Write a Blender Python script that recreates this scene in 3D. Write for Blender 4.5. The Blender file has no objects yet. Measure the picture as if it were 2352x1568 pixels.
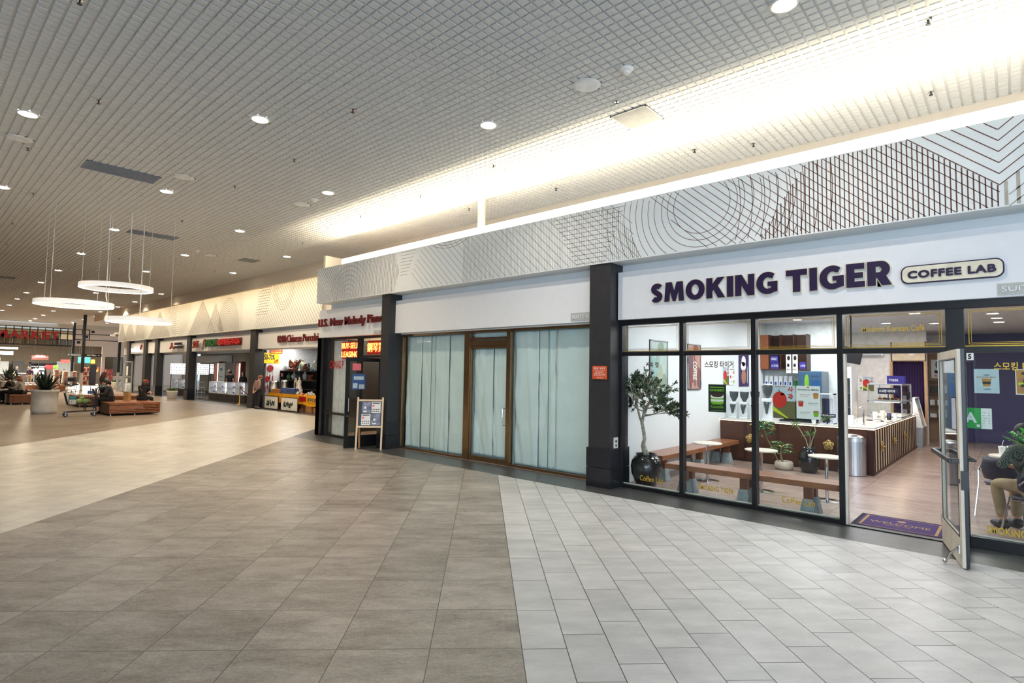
import bpy, math, random
import numpy as np
from mathutils import Vector, Matrix
S = bpy.context.scene
C = S.collection
PI = math.pi
# ---------------------------------------------------------------- camera, world, exposure
cam = bpy.data.cameras.new('camera'); cam_o = bpy.data.objects.new('camera', cam); C.objects.link(cam_o)
cam.sensor_width = 36.0; cam.lens = 19.5643; cam.clip_end = 300; cam.clip_start = 0.05
_r, _u, _b = ((0.74223, 0.669935, 0.016766), (0.025883, -0.053659, 0.998224), (0.669645, -0.740478, -0.057167))
cam_o.matrix_world = Matrix(((_r[0], _u[0], _b[0], 0), (_r[1], _u[1], _b[1], 0), (_r[2], _u[2], _b[2], 1.80), (0, 0, 0, 1)))
S.camera = cam_o
S.view_settings.view_transform = 'Standard'; S.view_settings.look = 'None'; S.view_settings.gamma = 1.0
S.view_settings.use_curve_mapping = False; S.view_settings.exposure = 0.0
w = bpy.data.worlds.new('daylight'); S.world = w; w.use_nodes = True
w.node_tree.nodes['Background'].inputs[0].default_value = (0.72, 0.86, 1.0, 1); w.node_tree.nodes['Background'].inputs[1].default_value = 1.15
S.cycles.use_denoising = True
S.cycles.max_bounces = 7; S.cycles.diffuse_bounces = 4; S.cycles.glossy_bounces = 3; S.cycles.transparent_max_bounces = 12; S.cycles.transmission_bounces = 4
S.cycles.caustics_reflective = False; S.cycles.caustics_refractive = False
S.cycles.sample_clamp_indirect = 6.0
WARM = (1.0, 0.80, 0.56)

def area(name, loc, size, power, color=(1, 1, 1), rot=(0, 0, 0), size_y=None, spread=PI):
    l = bpy.data.lights.new(name, 'AREA'); l.energy = power; l.color = color; l.spread = spread
    if size_y is None: l.shape = 'DISK'; l.size = size
    else: l.shape = 'RECTANGLE'; l.size = size; l.size_y = size_y
    o = bpy.data.objects.new(name, l); o.location = loc; o.rotation_euler = rot; C.objects.link(o); return o
# daylight coming through the mall entrance doors behind and to the right of the photographer
area('entrance_daylight', (7.5, -4.0, 2.6), 9.0, 560, (0.50, 0.70, 1.0), (0, math.radians(90), 0), 4.6)
area('entrance_daylight', (6.2, -11.5, 2.6), 9.0, 1000, (0.70, 0.85, 1.0), (math.radians(90), 0, 0), 4.8)
# ceiling panels of the cafe (bright white) and of the shops further down
for x, y in ((-3.3, 9.6), (-3.3, 11.8), (-1.0, 10.2), (-1.0, 13.4), (-3.4, 14.2), (-2.9, 17.5), (1.6, 11.0)):
    area('cafe_ceiling_panel', (x, y, 3.15), 0.9, 50, (0.95, 0.97, 1.0), (0, 0, 0), 0.9)
area('cafe_ceiling_panel', (-1.0, 17.5, 3.15), 0.9, 40, (1.0, 0.93, 0.85), (0, 0, 0), 0.9)
area('piano_shop_lamp', (-13.5, 10.2, 2.9), 0.9, 70, (1.0, 0.80, 0.55), (0, 0, 0), 0.9)
area('porcelain_shop_lamp', (-25.5, 12.6, 2.95), 3.0, 110, (1, 0.95, 0.85), (0, 0, 0), 0.5)
area('optician_lamp', (-36.0, 13.4, 2.95), 5.0, 90, (1, 0.97, 0.9), (0, 0, 0), 0.5)
area('optician_lamp', (-46.0, 13.4, 2.95), 3.0, 60, (1, 0.97, 0.9), (0, 0, 0), 0.5)
for y in (4.0, 8.5, 13.0):
    area('market_lamp', (-70.0, y, 4.6), 5.0, 1900, (1, 0.95, 0.86), (0, 0, 0), 0.6)

# ---------------------------------------------------------------- helpers
MATS = {}
def mat(name, color, rough=0.5, metal=0.0, spec=0.5, noise=0.05, nscale=8.0, bump=0.0, bscale=40.0, emit=0.0, ecol=None, stretch=None, trans=0.0):
    if name in MATS: return MATS[name]
    m = bpy.data.materials.new(name); m.use_nodes = True; nt = m.node_tree; p = nt.nodes['Principled BSDF']
    p.inputs['Roughness'].default_value = rough; p.inputs['Metallic'].default_value = metal; p.inputs['Specular IOR Level'].default_value = spec
    tc = nt.nodes.new('ShaderNodeTexCoord'); src = tc.outputs['Object']
    if stretch:
        mp = nt.nodes.new('ShaderNodeMapping'); mp.inputs['Scale'].default_value = stretch; nt.links.new(src, mp.inputs[0]); src = mp.outputs[0]
    nz = nt.nodes.new('ShaderNodeTexNoise'); nz.inputs['Scale'].default_value = nscale; nz.inputs['Detail'].default_value = 4; nt.links.new(src, nz.inputs['Vector'])
    rp = nt.nodes.new('ShaderNodeValToRGB'); c = color
    lo = tuple(max(0, v * (1 - noise * 2)) for v in c); hi = tuple(min(1, v * (1 + noise * 2)) for v in c)
    rp.color_ramp.elements[0].position = 0.3; rp.color_ramp.elements[1].position = 0.7
    rp.color_ramp.elements[0].color = (*lo, 1); rp.color_ramp.elements[1].color = (*hi, 1)
    nt.links.new(nz.outputs['Fac'], rp.inputs[0]); nt.links.new(rp.outputs[0], p.inputs['Base Color'])
    if bump:
        n2 = nt.nodes.new('ShaderNodeTexNoise'); n2.inputs['Scale'].default_value = bscale; nt.links.new(src, n2.inputs['Vector'])
        b = nt.nodes.new('ShaderNodeBump'); b.inputs['Strength'].default_value = bump; b.inputs['Distance'].default_value = 0.02
        nt.links.new(n2.outputs['Fac'], b.inputs['Height']); nt.links.new(b.outputs[0], p.inputs['Normal'])
    if emit:
        e = ecol or color; p.inputs['Emission Color'].default_value = (*e, 1); p.inputs['Emission Strength'].default_value = emit
    if trans: p.inputs['Transmission Weight'].default_value = trans
    MATS[name] = m; return m

def glass(name, tint=(0.96, 0.99, 0.98), rough=0.0, strength=1.0, ior=1.5):
    if name in MATS: return MATS[name]
    m = bpy.data.materials.new(name); m.use_nodes = True; nt = m.node_tree; nt.nodes.clear()
    out = nt.nodes.new('ShaderNodeOutputMaterial'); mx = nt.nodes.new('ShaderNodeMixShader'); t = nt.nodes.new('ShaderNodeBsdfTransparent'); g = nt.nodes.new('ShaderNodeBsdfGlossy')
    lw = nt.nodes.new('ShaderNodeLayerWeight'); lw.inputs[0].default_value = 0.5; pw = nt.nodes.new('ShaderNodeMath'); pw.operation = 'POWER'; pw.inputs[1].default_value = 5.0
    ml = nt.nodes.new('ShaderNodeMath'); ml.operation = 'MULTIPLY_ADD'; ml.inputs[1].default_value = 0.8 * strength; ml.inputs[2].default_value = 0.018 * strength
    t.inputs[0].default_value = (*tint, 1); g.inputs['Roughness'].default_value = rough; g.inputs[0].default_value = (1, 1, 1, 1)
    nt.links.new(lw.outputs['Facing'], pw.inputs[0]); nt.links.new(pw.outputs[0], ml.inputs[0]); nt.links.new(ml.outputs[0], mx.inputs[0]); nt.links.new(t.outputs[0], mx.inputs[1]); nt.links.new(g.outputs[0], mx.inputs[2]); nt.links.new(mx.outputs[0], out.inputs[0])
    MATS[name] = m; return m

def lin(r, g, b):
    f = lambda c: (c / 255 / 12.92) if c / 255 <= 0.04045 else ((c / 255 + 0.055) / 1.055) ** 2.4
    return (f(r), f(g), f(b))
def mk(name, r, g, b, rough=0.5, **k): return mat(name, lin(r, g, b), rough, **k)

ORG = {}
def tag(o, label=None, cat=None, group=None, kind=None):
    if label: o['label'] = label
    if cat: o['category'] = cat
    if group: o['group'] = group
    if kind: o['kind'] = kind
    return o
def thing(name, label, cat, loc=(0, 0, 0), rz=0.0, group=None, local=False, kind=None):
    o = bpy.data.objects.new(name, None); o.empty_display_size = 0.1; C.objects.link(o); o.location = loc; o.rotation_euler = (0, 0, rz)
    ORG[o.name] = (0, 0, 0) if local else tuple(loc)
    return tag(o, label, cat, group, kind)
def tree(o): return [c for c in bpy.data.objects if c.parent == o]
def copy_tree(o, parent=None):
    c = o.copy(); C.objects.link(c)
    if parent is not None: c.parent = parent
    for ch in KIDS.get(o.name, []): copy_tree_child(ch, c)
    return c
def copy_tree_child(ch, par):
    d = ch.copy(); C.objects.link(d); d.parent = par
    KIDS.setdefault(par.name, []).append(d)
    for g in KIDS.get(ch.name, []): copy_tree_child(g, d)
KIDS = {}
TXT = {}
def text_mesh(s, bold=0.0):
    k = (s, bold)
    if k not in TXT:
        cu = bpy.data.curves.new('t', 'FONT'); cu.body = s; cu.size = 1; cu.extrude = 0.5; cu.offset = bold; cu.resolution_u = 3
        cu.space_character = 1.0 + max(0.0, bold) * 2.2 if bold < .9 else 1.12; cu.offset = bold if bold < .9 else 0.0
        o = bpy.data.objects.new('t', cu); C.objects.link(o); bpy.context.view_layer.update()
        me = bpy.data.meshes.new_from_object(o.evaluated_get(bpy.context.evaluated_depsgraph_get()))
        V = np.array([v.co[:] for v in me.vertices]) if len(me.vertices) else np.zeros((1, 3)); Fs = [tuple(p.vertices) for p in me.polygons]
        bpy.data.objects.remove(o); bpy.data.curves.remove(cu); bpy.data.meshes.remove(me)
        TXT[k] = (V, Fs)
    return TXT[k]
class MB:
    def __init__(s): s.v = []; s.f = []; s.m = []
    def add(s, vs, fs, m=0):
        n = len(s.v); s.v += [tuple(map(float, v)) for v in vs]; s.f += [tuple(i + n for i in f) for f in fs]; s.m += [m] * len(fs); return s
    def box(s, x0, y0, z0, x1, y1, z1, m=0):
        vs = [(x, y, z) for z in (z0, z1) for y in (y0, y1) for x in (x0, x1)]
        return s.add(vs, [(0, 2, 3, 1), (4, 5, 7, 6), (0, 1, 5, 4), (2, 6, 7, 3), (0, 4, 6, 2), (1, 3, 7, 5)], m)
    def obox(s, c, size, rot=None, m=0):
        R_ = rot if rot is not None else Matrix.Identity(3); hx, hy, hz = size[0] / 2, size[1] / 2, size[2] / 2
        vs = [Vector(c) + R_ @ Vector((x, y, z)) for z in (-hz, hz) for y in (-hy, hy) for x in (-hx, hx)]
        return s.add(vs, [(0, 2, 3, 1), (4, 5, 7, 6), (0, 1, 5, 4), (2, 6, 7, 3), (0, 4, 6, 2), (1, 3, 7, 5)], m)
    def frus(s, c, a, b, z0, z1, m=0):   # square frustum, half sizes a (bottom) b (top)
        x, y = c; vs = [(x + i * a, y + j * a, z0) for i, j in ((-1, -1), (1, -1), (1, 1), (-1, 1))] + [(x + i * b, y + j * b, z1) for i, j in ((-1, -1), (1, -1), (1, 1), (-1, 1))]
        return s.add(vs, [(3, 2, 1, 0), (4, 5, 6, 7)] + [(i, (i + 1) % 4, 4 + (i + 1) % 4, 4 + i) for i in range(4)], m)
    def lathe(s, prof, c=(0, 0, 0), n=24, m=0, sx=1, sy=1, cap=True):
        k = len(prof); vs = [(c[0] + r * math.cos(2 * PI * i / n) * sx, c[1] + r * math.sin(2 * PI * i / n) * sy, c[2] + z) for r, z in prof for i in range(n)]
        fs = [(j * n + i, j * n + (i + 1) % n, (j + 1) * n + (i + 1) % n, (j + 1) * n + i) for j in range(k - 1) for i in range(n)]
        if cap: fs += [tuple(range(n))[::-1], tuple((k - 1) * n + i for i in range(n))]
        return s.add(vs, fs, m)
    def tube(s, pts, r, n=8, m=0, cap=True):
        pts = [Vector(p) for p in pts]; k = len(pts); rs = r if hasattr(r, '__len__') else [r] * k; vs = []; up = None
        for i, p in enumerate(pts):
            d = (pts[min(i + 1, k - 1)] - pts[max(i - 1, 0)])
            d = d.normalized() if d.length > 1e-9 else Vector((0, 0, 1))
            if up is None: up = Vector((0, 0, 1)) if abs(d.z) < 0.9 else Vector((1, 0, 0))
            a = d.cross(up); a = a.normalized() if a.length > 1e-6 else d.orthogonal().normalized(); b = a.cross(d); up = b
            vs += [p + (a * math.cos(2 * PI * j / n) + b * math.sin(2 * PI * j / n)) * rs[i] for j in range(n)]
        fs = [(i * n + j, i * n + (j + 1) % n, (i + 1) * n + (j + 1) % n, (i + 1) * n + j) for i in range(k - 1) for j in range(n)]
        if cap: fs += [tuple(range(n))[::-1], tuple((k - 1) * n + j for j in range(n))]
        return s.add(vs, fs, m)
    def ball(s, c, r, nu=12, nv=8, m=0, rot=None):
        r = r if hasattr(r, '__len__') else (r, r, r); vs = []
        for j in range(nv + 1):
            t = PI * j / nv
            for i in range(nu):
                v = Vector((r[0] * math.sin(t) * math.cos(2 * PI * i / nu), r[1] * math.sin(t) * math.sin(2 * PI * i / nu), r[2] * math.cos(t)))
                if rot is not None: v = rot @ v
                vs.append(v + Vector(c))
        return s.add(vs, [(j * nu + i, (j + 1) * nu + i, (j + 1) * nu + (i + 1) % nu, j * nu + (i + 1) % nu) for j in range(nv) for i in range(nu)], m)
    def poly(s, pts, m=0): return s.add(pts, [tuple(range(len(pts)))], m)
    def prism(s, pts, off, m=0):
        n = len(pts); off = Vector(off); vs = [Vector(p) for p in pts] + [Vector(p) + off for p in pts]
        return s.add(vs, [tuple(range(n))[::-1], tuple(range(n, 2 * n))] + [(i, (i + 1) % n, n + (i + 1) % n, n + i) for i in range(n)], m)
    def text(s, t, o, ux, uz, wd, h, depth=0.004, bold=0.0, m=0, heavy=0.0):
        V, Fs = text_mesh(t, bold); ux = Vector(ux).normalized(); uz = Vector(uz).normalized(); n = ux.cross(uz); mn = V.min(0); mx = V.max(0); d = np.maximum(mx - mn, 1e-6); o = Vector(o)
        if heavy:
            for k in range(8): a = PI * k / 4; s.text(t, o + ux * heavy * (1 + math.cos(a)) + uz * heavy * (1 + math.sin(a)), ux, uz, wd - 2 * heavy, h - 2 * heavy, depth * (1 - .004 * k), bold, m)
            return s
        vs = [o + ux * ((v[0] - mn[0]) / d[0] * wd) + uz * ((v[1] - mn[1]) / d[1] * h) + n * ((v[2] - mn[2]) / d[2] * depth) for v in V]
        return s.add(vs, Fs, m)
    def build(s, name, mats, parent=None, smooth=False, bevel=0.0, subsurf=0):
        me = bpy.data.meshes.new(name); o_ = ORG.get(parent.name, (0, 0, 0)) if parent is not None else (0, 0, 0)
        me.from_pydata([(v[0] - o_[0], v[1] - o_[1], v[2] - o_[2]) for v in s.v], [], s.f)
        for k in (mats if isinstance(mats, (list, tuple)) else [mats]): me.materials.append(k)
        if any(s.m): me.polygons.foreach_set('material_index', s.m)
        if smooth: me.polygons.foreach_set('use_smooth', [True] * len(me.polygons))
        me.update(); o = bpy.data.objects.new(name, me); C.objects.link(o)
        if parent is not None:
            o.parent = parent; ORG[o.name] = o_; KIDS.setdefault(parent.name, []).append(o)
        if bevel:
            b = o.modifiers.new('bevel', 'BEVEL'); b.width = bevel; b.segments = 2; b.limit_method = 'ANGLE'
        if subsurf:
            b = o.modifiers.new('sub', 'SUBSURF'); b.levels = subsurf; b.render_levels = subsurf
        return o
def struct(name, mb, mats, label, cat, parent=None, **k):
    o = mb.build(name, mats, parent, **k)
    if parent is None: tag(o, label, cat, None, 'structure')
    return o
def clip(poly, hp):      # convex polygon against half planes a*x+b*y<=c
    for a, b, c in hp:
        out = []; n = len(poly)
        for i in range(n):
            p, q = poly[i], poly[(i + 1) % n]; dp = a * p[0] + b * p[1] - c; dq = a * q[0] + b * q[1] - c
            if dp <= 0: out.append(p)
            if dp * dq < 0:
                t = dp / (dp - dq); out.append((p[0] + (q[0] - p[0]) * t, p[1] + (q[1] - p[1]) * t))
        poly = out
        if len(poly) < 3: return []
    return poly
# common materials
CHAR = mk('charcoal_paint', 47, 47, 50, 0.45); CHTILE = mk('black_tile', 33, 34, 40, 0.25); BLK = mk('black_frame', 22, 23, 26, 0.35); WHITE = mk('white_paint', 240, 241, 243, 0.5, noise=0.01)
WPANEL = mk('sign_panel_white', 241, 242, 244, 0.4, noise=0.008); SOFF = mk('soffit_paint', 222, 228, 232, 0.6, noise=0.01); GLS = glass('clear_glass')
GOLD = mk('gold_leaf', 205, 170, 70, 0.3, metal=0.6); CHROME = mk('chrome', 215, 215, 218, 0.12, metal=1.0); STEEL = mk('brushed_steel', 190, 192, 196, 0.28, metal=1.0, stretch=(60, 60, 1), nscale=3, noise=0.12)
BRONZE = mk('bronze_metal', 150, 122, 92, 0.25, metal=0.9); CREAM = mk('cream_paint', 235, 228, 212, 0.5); BEIGE = mk('beige_paint', 222, 210, 192, 0.6, noise=0.01)
PURPLE = mk('deep_purple', 40, 24, 66, 0.45); RED = mk('sign_red', 176, 24, 32, 0.35); PAPERW = mk('poster_paper', 244, 244, 240, 0.6, noise=0.01)
# ---------------------------------------------------------------- floor
def floor_mat(name, a0, b0, wd, ln, shift, c1, c2, grout, rough, diag=True, gw=0.0035, nz=0.10):
    m = bpy.data.materials.new(name); m.use_nodes = True; nt = m.node_tree; p = nt.nodes['Principled BSDF']; L = nt.links.new
    def mth(op, x, y=None, z=None):
        n = nt.nodes.new('ShaderNodeMath'); n.operation = op
        for i, q in enumerate((x, y, z)):
            if q is None: continue
            if isinstance(q, (int, float)): n.inputs[i].default_value = q
            else: L(q, n.inputs[i])
        return n.outputs[0]
    tc = nt.nodes.new('ShaderNodeTexCoord'); sp = nt.nodes.new('ShaderNodeSeparateXYZ'); L(tc.outputs['Object'], sp.inputs[0]); X, Y = sp.outputs[0], sp.outputs[1]
    if diag:
        q = math.sqrt(.5); a = mth('MULTIPLY', mth('SUBTRACT', Y, X), q); b = mth('MULTIPLY', mth('ADD', X, Y), q)
    else: a, b = Y, X
    v = mth('DIVIDE', mth('SUBTRACT', b, b0), wd); row = mth('FLOOR', v)
    u = mth('DIVIDE', mth('SUBTRACT', mth('SUBTRACT', a, a0), mth('MULTIPLY', row, shift)), ln); cu = mth('FLOOR', u)
    fu = mth('FRACT', u); fv = mth('FRACT', v)
    du = mth('MULTIPLY', mth('MINIMUM', fu, mth('SUBTRACT', 1.0, fu)), ln); dv = mth('MULTIPLY', mth('MINIMUM', fv, mth('SUBTRACT', 1.0, fv)), wd)
    g = mth('LESS_THAN', mth('MINIMUM', du, dv), gw / 2)
    cb = nt.nodes.new('ShaderNodeCombineXYZ'); L(row, cb.inputs[0]); L(cu, cb.inputs[1]); wn = nt.nodes.new('ShaderNodeTexWhiteNoise'); L(cb.outputs[0], wn.inputs[0])
    # cloudy stone inside each tile, shifted per tile, streaked across the tile's width
    c2v = nt.nodes.new('ShaderNodeCombineXYZ'); L(mth('MULTIPLY', b, 1.0), c2v.inputs[0]); L(mth('MULTIPLY', a, 2.6), c2v.inputs[1]); L(mth('MULTIPLY', wn.outputs[0], 37.0), c2v.inputs[2])
    n1 = nt.nodes.new('ShaderNodeTexNoise'); n1.inputs['Scale'].default_value = 2.1; n1.inputs['Detail'].default_value = 7; n1.inputs['Roughness'].default_value = 0.62; L(c2v.outputs[0], n1.inputs['Vector'])
    n2 = nt.nodes.new('ShaderNodeTexNoise'); n2.inputs['Scale'].default_value = 55; n2.inputs['Detail'].default_value = 3; L(tc.outputs['Object'], n2.inputs['Vector'])
    n3 = nt.nodes.new('ShaderNodeTexNoise'); n3.inputs['Scale'].default_value = 16; n3.inputs['Detail'].default_value = 6; n3.inputs['Roughness'].default_value = 0.75; L(c2v.outputs[0], n3.inputs['Vector'])
    f = mth('ADD', mth('ADD', mth('MULTIPLY', mth('SUBTRACT', n1.outputs['Fac'], 0.5), 1.9), mth('MULTIPLY', mth('SUBTRACT', n3.outputs['Fac'], 0.5), nz * 13)), mth('ADD', 0.5, mth('ADD', mth('MULTIPLY', mth('SUBTRACT', n2.outputs['Fac'], 0.5), nz * 8), mth('MULTIPLY', mth('SUBTRACT', wn.outputs[0], 0.5), 0.35))))
    mx = nt.nodes.new('ShaderNodeMix'); mx.data_type = 'RGBA'; mx.clamp_factor = True; L(f, mx.inputs['Factor']); mx.inputs[6].default_value = (*c1, 1); mx.inputs[7].default_value = (*c2, 1)
    mg = nt.nodes.new('ShaderNodeMix'); mg.data_type = 'RGBA'; L(g, mg.inputs['Factor']); L(mx.outputs[2], mg.inputs[6]); mg.inputs[7].default_value = (*grout, 1)
    L(mg.outputs[2], p.inputs['Base Color']); p.inputs['Roughness'].default_value = rough; p.inputs['Specular IOR Level'].default_value = 0.5
    bm = nt.nodes.new('ShaderNodeBump'); bm.inputs['Strength'].default_value = 0.25; bm.inputs['Distance'].default_value = 0.004
    L(mth('SUBTRACT', mth('MULTIPLY', n2.outputs['Fac'], 0.35), g), bm.inputs['Height']); L(bm.outputs[0], p.inputs['Normal'])
    return m
B0, BL, BF = 0.287, -5.115, -10.57
FM = [floor_mat('dark_stone_tile', 3.757, B0, 0.6002, 0.5997, 0.0, lin(104, 98, 92), lin(168, 162, 155), lin(52, 48, 46), 0.36, gw=0.006),
      floor_mat('pale_plank_tile', 3.743, B0, 0.2965, 0.5985, 0.2, lin(166, 168, 171), lin(204, 205, 206), lin(50, 49, 48), 0.38, nz=0.04, gw=0.0065),
      floor_mat('cream_plank_tile', 3.6, BL, 0.2965, 0.5985, 0.2, lin(186, 184, 178), lin(222, 219, 210), lin(98, 92, 84), 0.28, nz=0.04),
      floor_mat('taupe_plank_tile', 3.6, BF, 0.2965, 0.5985, 0.2, lin(122, 110, 98), lin(166, 153, 138), lin(84, 76, 68), 0.34, nz=0.06),
      floor_mat('border_tile', 0.0, 0.0, 0.6, 0.6, 0.0, lin(54, 56, 58), lin(80, 82, 84), lin(46, 47, 48), 0.33, diag=False)]
q_ = math.sqrt(.5); fl = MB()
def fpoly(rect, hp, m):
    x0, y0, x1, y1 = rect; P = clip([(x0, y0), (x1, y0), (x1, y1), (x0, y1)], hp)
    if P: fl.add([(x, y, 0) for x, y in P], [tuple(range(len(P)))], m)
def strip(lo, hi): return ([(-q_, -q_, -lo)] if lo is not None else []) + ([(q_, q_, hi)] if hi is not None else [])
YB = 7.27
main = (-95, -13, 9, YB)
fpoly(main, strip(BL, B0), 0); fpoly(main, strip(B0, None), 1); fpoly(main, strip(BF, BL), 2); fpoly(main, strip(None, BF), 3)
near = (-95, YB, 9, 8.03); fpoly(near, strip(BL, None), 4); fpoly(near, strip(BF, BL), 2); fpoly(near, strip(None, BF), 3)
far_ = (-95, 8.03, -14.5, 11.1); fpoly(far_, strip(BL, None), 4); fpoly(far_, strip(BF, BL), 2); fpoly(far_, strip(None, BF), 3)
fl.add([(-50, 11.1, 0), (-14.5, 11.1, 0), (-14.5, 11.7, 0), (-50, 11.7, 0)], [(0, 1, 2, 3)], 4)
fl.add([(-95, 11.1, 0), (-50, 11.1, 0), (-50, 30, 0), (-95, 30, 0)], [(0, 1, 2, 3)], 3)
struct('floor', fl, FM, 'mall walkway floor of diagonal dark, pale and taupe stone tiles', 'floor')
cf = MB(); cf.add([(-14.5, 8.03, 0), (9, 8.03, 0), (9, 26, 0), (-14.5, 26, 0)], [(0, 1, 2, 3)])
struct('floor', cf, floor_mat('cafe_tile', 8.0, -1.9, 1.2, 0.6, 0.0, lin(146, 124, 114), lin(184, 162, 150), lin(104, 90, 82), 0.25, diag=False, gw=0.005), 'pinkish grey tiled floor inside the cafe', 'floor')
sf = MB(); sf.add([(-50, 11.7, 0), (-14.5, 11.7, 0), (-14.5, 17, 0), (-50, 17, 0)], [(0, 1, 2, 3)])
struct('floor', sf, mk('shop_carpet', 60, 56, 54, 0.8), 'dark floor inside the far row of shops', 'floor')
# ---------------------------------------------------------------- ceiling: scored square acoustic tiles
ZC = 5.55
def ceiling(x0, x1, y0, y1, cell=0.1194, gr=0.0225, dep=0.018):
    nx = int(round((x1 - x0) / cell)); ny = int(round((y1 - y0) / cell)); rng = np.random.default_rng(3)
    tz = rng.uniform(-0.0012, 0.0012, (nx // 5 + 1, ny // 5 + 1)); I, J = np.meshgrid(np.arange(nx), np.arange(ny), indexing='ij'); I = I.ravel(); J = J.ravel()
    z = ZC + tz[I // 5, J // 5]; xa = x0 + I * cell + gr / 2; xb = xa + cell - gr; ya = y0 + J * cell + gr / 2; yb = ya + cell - gr; n = len(I)
    V = np.zeros((n, 8, 3)); b = 0.003
    for k, (x, y, zz) in enumerate(((xa + b, ya + b, z), (xb - b, ya + b, z), (xb - b, yb - b, z), (xa + b, yb - b, z), (xa, ya, z + dep), (xb, ya, z + dep), (xb, yb, z + dep), (xa, yb, z + dep))):
        V[:, k, 0] = x; V[:, k, 1] = y; V[:, k, 2] = zz
    fq = np.array([(3, 2, 1, 0), (0, 1, 5, 4), (1, 2, 6, 5), (2, 3, 7, 6), (3, 0, 4, 7)]); F_ = (fq[None] + (np.arange(n) * 8)[:, None, None]).reshape(-1, 4)
    vs = V.reshape(-1, 3); vs = np.vstack([vs, [(x0, y0, ZC + dep), (x1, y0, ZC + dep), (x1, y1, ZC + dep), (x0, y1, ZC + dep)]]); k = n * 8; F_ = np.vstack([F_, [(k + 3, k + 2, k + 1, k)]])
    me = bpy.data.meshes.new('ceiling'); me.vertices.add(len(vs)); me.vertices.foreach_set('co', vs.ravel()); me.loops.add(len(F_) * 4); me.loops.foreach_set('vertex_index', F_.ravel().astype(np.int32))
    me.polygons.add(len(F_)); me.polygons.foreach_set('loop_start', np.arange(0, len(F_) * 4, 4, dtype=np.int32)); me.polygons.foreach_set('use_smooth', np.zeros(len(F_), dtype=bool)); me.update(calc_edges=True); me.validate()
    return me
CEIL = mk('acoustic_tile', 216, 217, 216, 0.85, noise=0.02, nscale=220, spec=0.1)
o = bpy.data.objects.new('ceiling', ceiling(-63.6, 7.0, -4.0, 9.6)); C.objects.link(o); o.data.materials.append(CEIL)
tag(o, 'white acoustic tile mall ceiling scored into small squares', 'ceiling', None, 'structure')
c2 = MB(); c2.box(-64, -13, ZC, 9, -4.0, ZC + .1); c2.box(-64, 9.6, ZC, -50, 20, ZC + .1)
struct('ceiling', c2, CEIL, 'plain stretches of ceiling around the scored tiles', 'ceiling')
# soffit drop and cove above the shop fronts
s_ = MB(); s_.box(-50, 9.6, 5.06, 9, 9.75, 6.0); struct('trim', s_, BEIGE, 'beige soffit drop running along the edge of the tiled ceiling', 'trim')
s_ = MB(); s_.box(-50, 9.75, 5.95, 9, 11.3, 6.0); struct('trim', s_, BEIGE, 'top of the light cove above the far shop fronts', 'trim')
LED = mat('led_strip', (1, 0.93, 0.80), emit=150.0, ecol=(1.0, 0.86, 0.62), noise=0)
LED2 = mat('led_strip_far', (1, 0.93, 0.80), emit=24.0, ecol=(1.0, 0.84, 0.60), noise=0)
# near fascia with its trough: printed front, bottom return, white back board and LED strip
FY = 7.66
f_ = MB(); f_.box(-14.18, FY, 3.62, 9, FY + .04, 4.565); f_.box(-14.18, FY + .04, 3.62, 9, 8.06, 3.70); f_.box(-14.18, FY + .04, 3.70, -14.12, 8.06, 4.50); f_.box(-14.1, 8.06, 2.68, 9, 8.25, 3.70)
FAS = mk('fascia_board', 236, 240, 240, 0.55, noise=0.008)
fas = struct('trim', f_, FAS, 'pale fascia board printed with brown line drawings over the near shops', 'trim')
wb = MB(); wb.box(-13.55, 8.0, 3.70, 9, 8.06, 4.83); wb.build('cove_board', WHITE, fas)
ld = MB(); ld.add([(-13.5, 7.80, 4.44), (9, 7.80, 4.44), (9, 7.90, 4.40), (-13.5, 7.90, 4.40)], [(0, 1, 2, 3)]); st = ld.build('light_strip', LED, fas)
ld = MB(); ld.add([(-13.4, 8.12, 4.72), (9, 8.12, 4.72), (9, 8.16, 4.74), (-13.4, 8.16, 4.74)], [(0, 1, 2, 3)]); ld.build('added_fill_strip', mat('added_fill_glow', (1, 0.93, 0.80), emit=60.0, ecol=(1.0, 0.86, 0.62), noise=0), fas)  # added glowing strip, brightens the ceiling behind the cove board
p_ = MB(); p_.lathe([(0.085, 4.3), (0.085, ZC)], (-8.45, 8.30, 0), 20); struct('column', p_, BEIGE, 'short round pipe column between fascia and ceiling', 'column', smooth=False)
# far fascia
f_ = MB(); f_.box(-49.8, 11.1, 3.65, -14.5, 11.2, 5.95); f_.box(-49.8, 11.2, 3.65, -14.5, 11.6, 3.72); f_.box(-49.8, 11.5, 2.70, -14.5, 11.7, 3.65)
fas2 = struct('trim', f_, FAS, 'pale fascia printed with fine triangles and arcs over the far shops', 'trim')
ld = MB(); ld.add([(-49.8, 9.80, 5.12), (-14.6, 9.80, 5.12), (-14.6, 9.92, 5.16), (-49.8, 9.92, 5.16)], [(0, 1, 2, 3)]); ld.build('light_strip', LED2, fas2)
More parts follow.
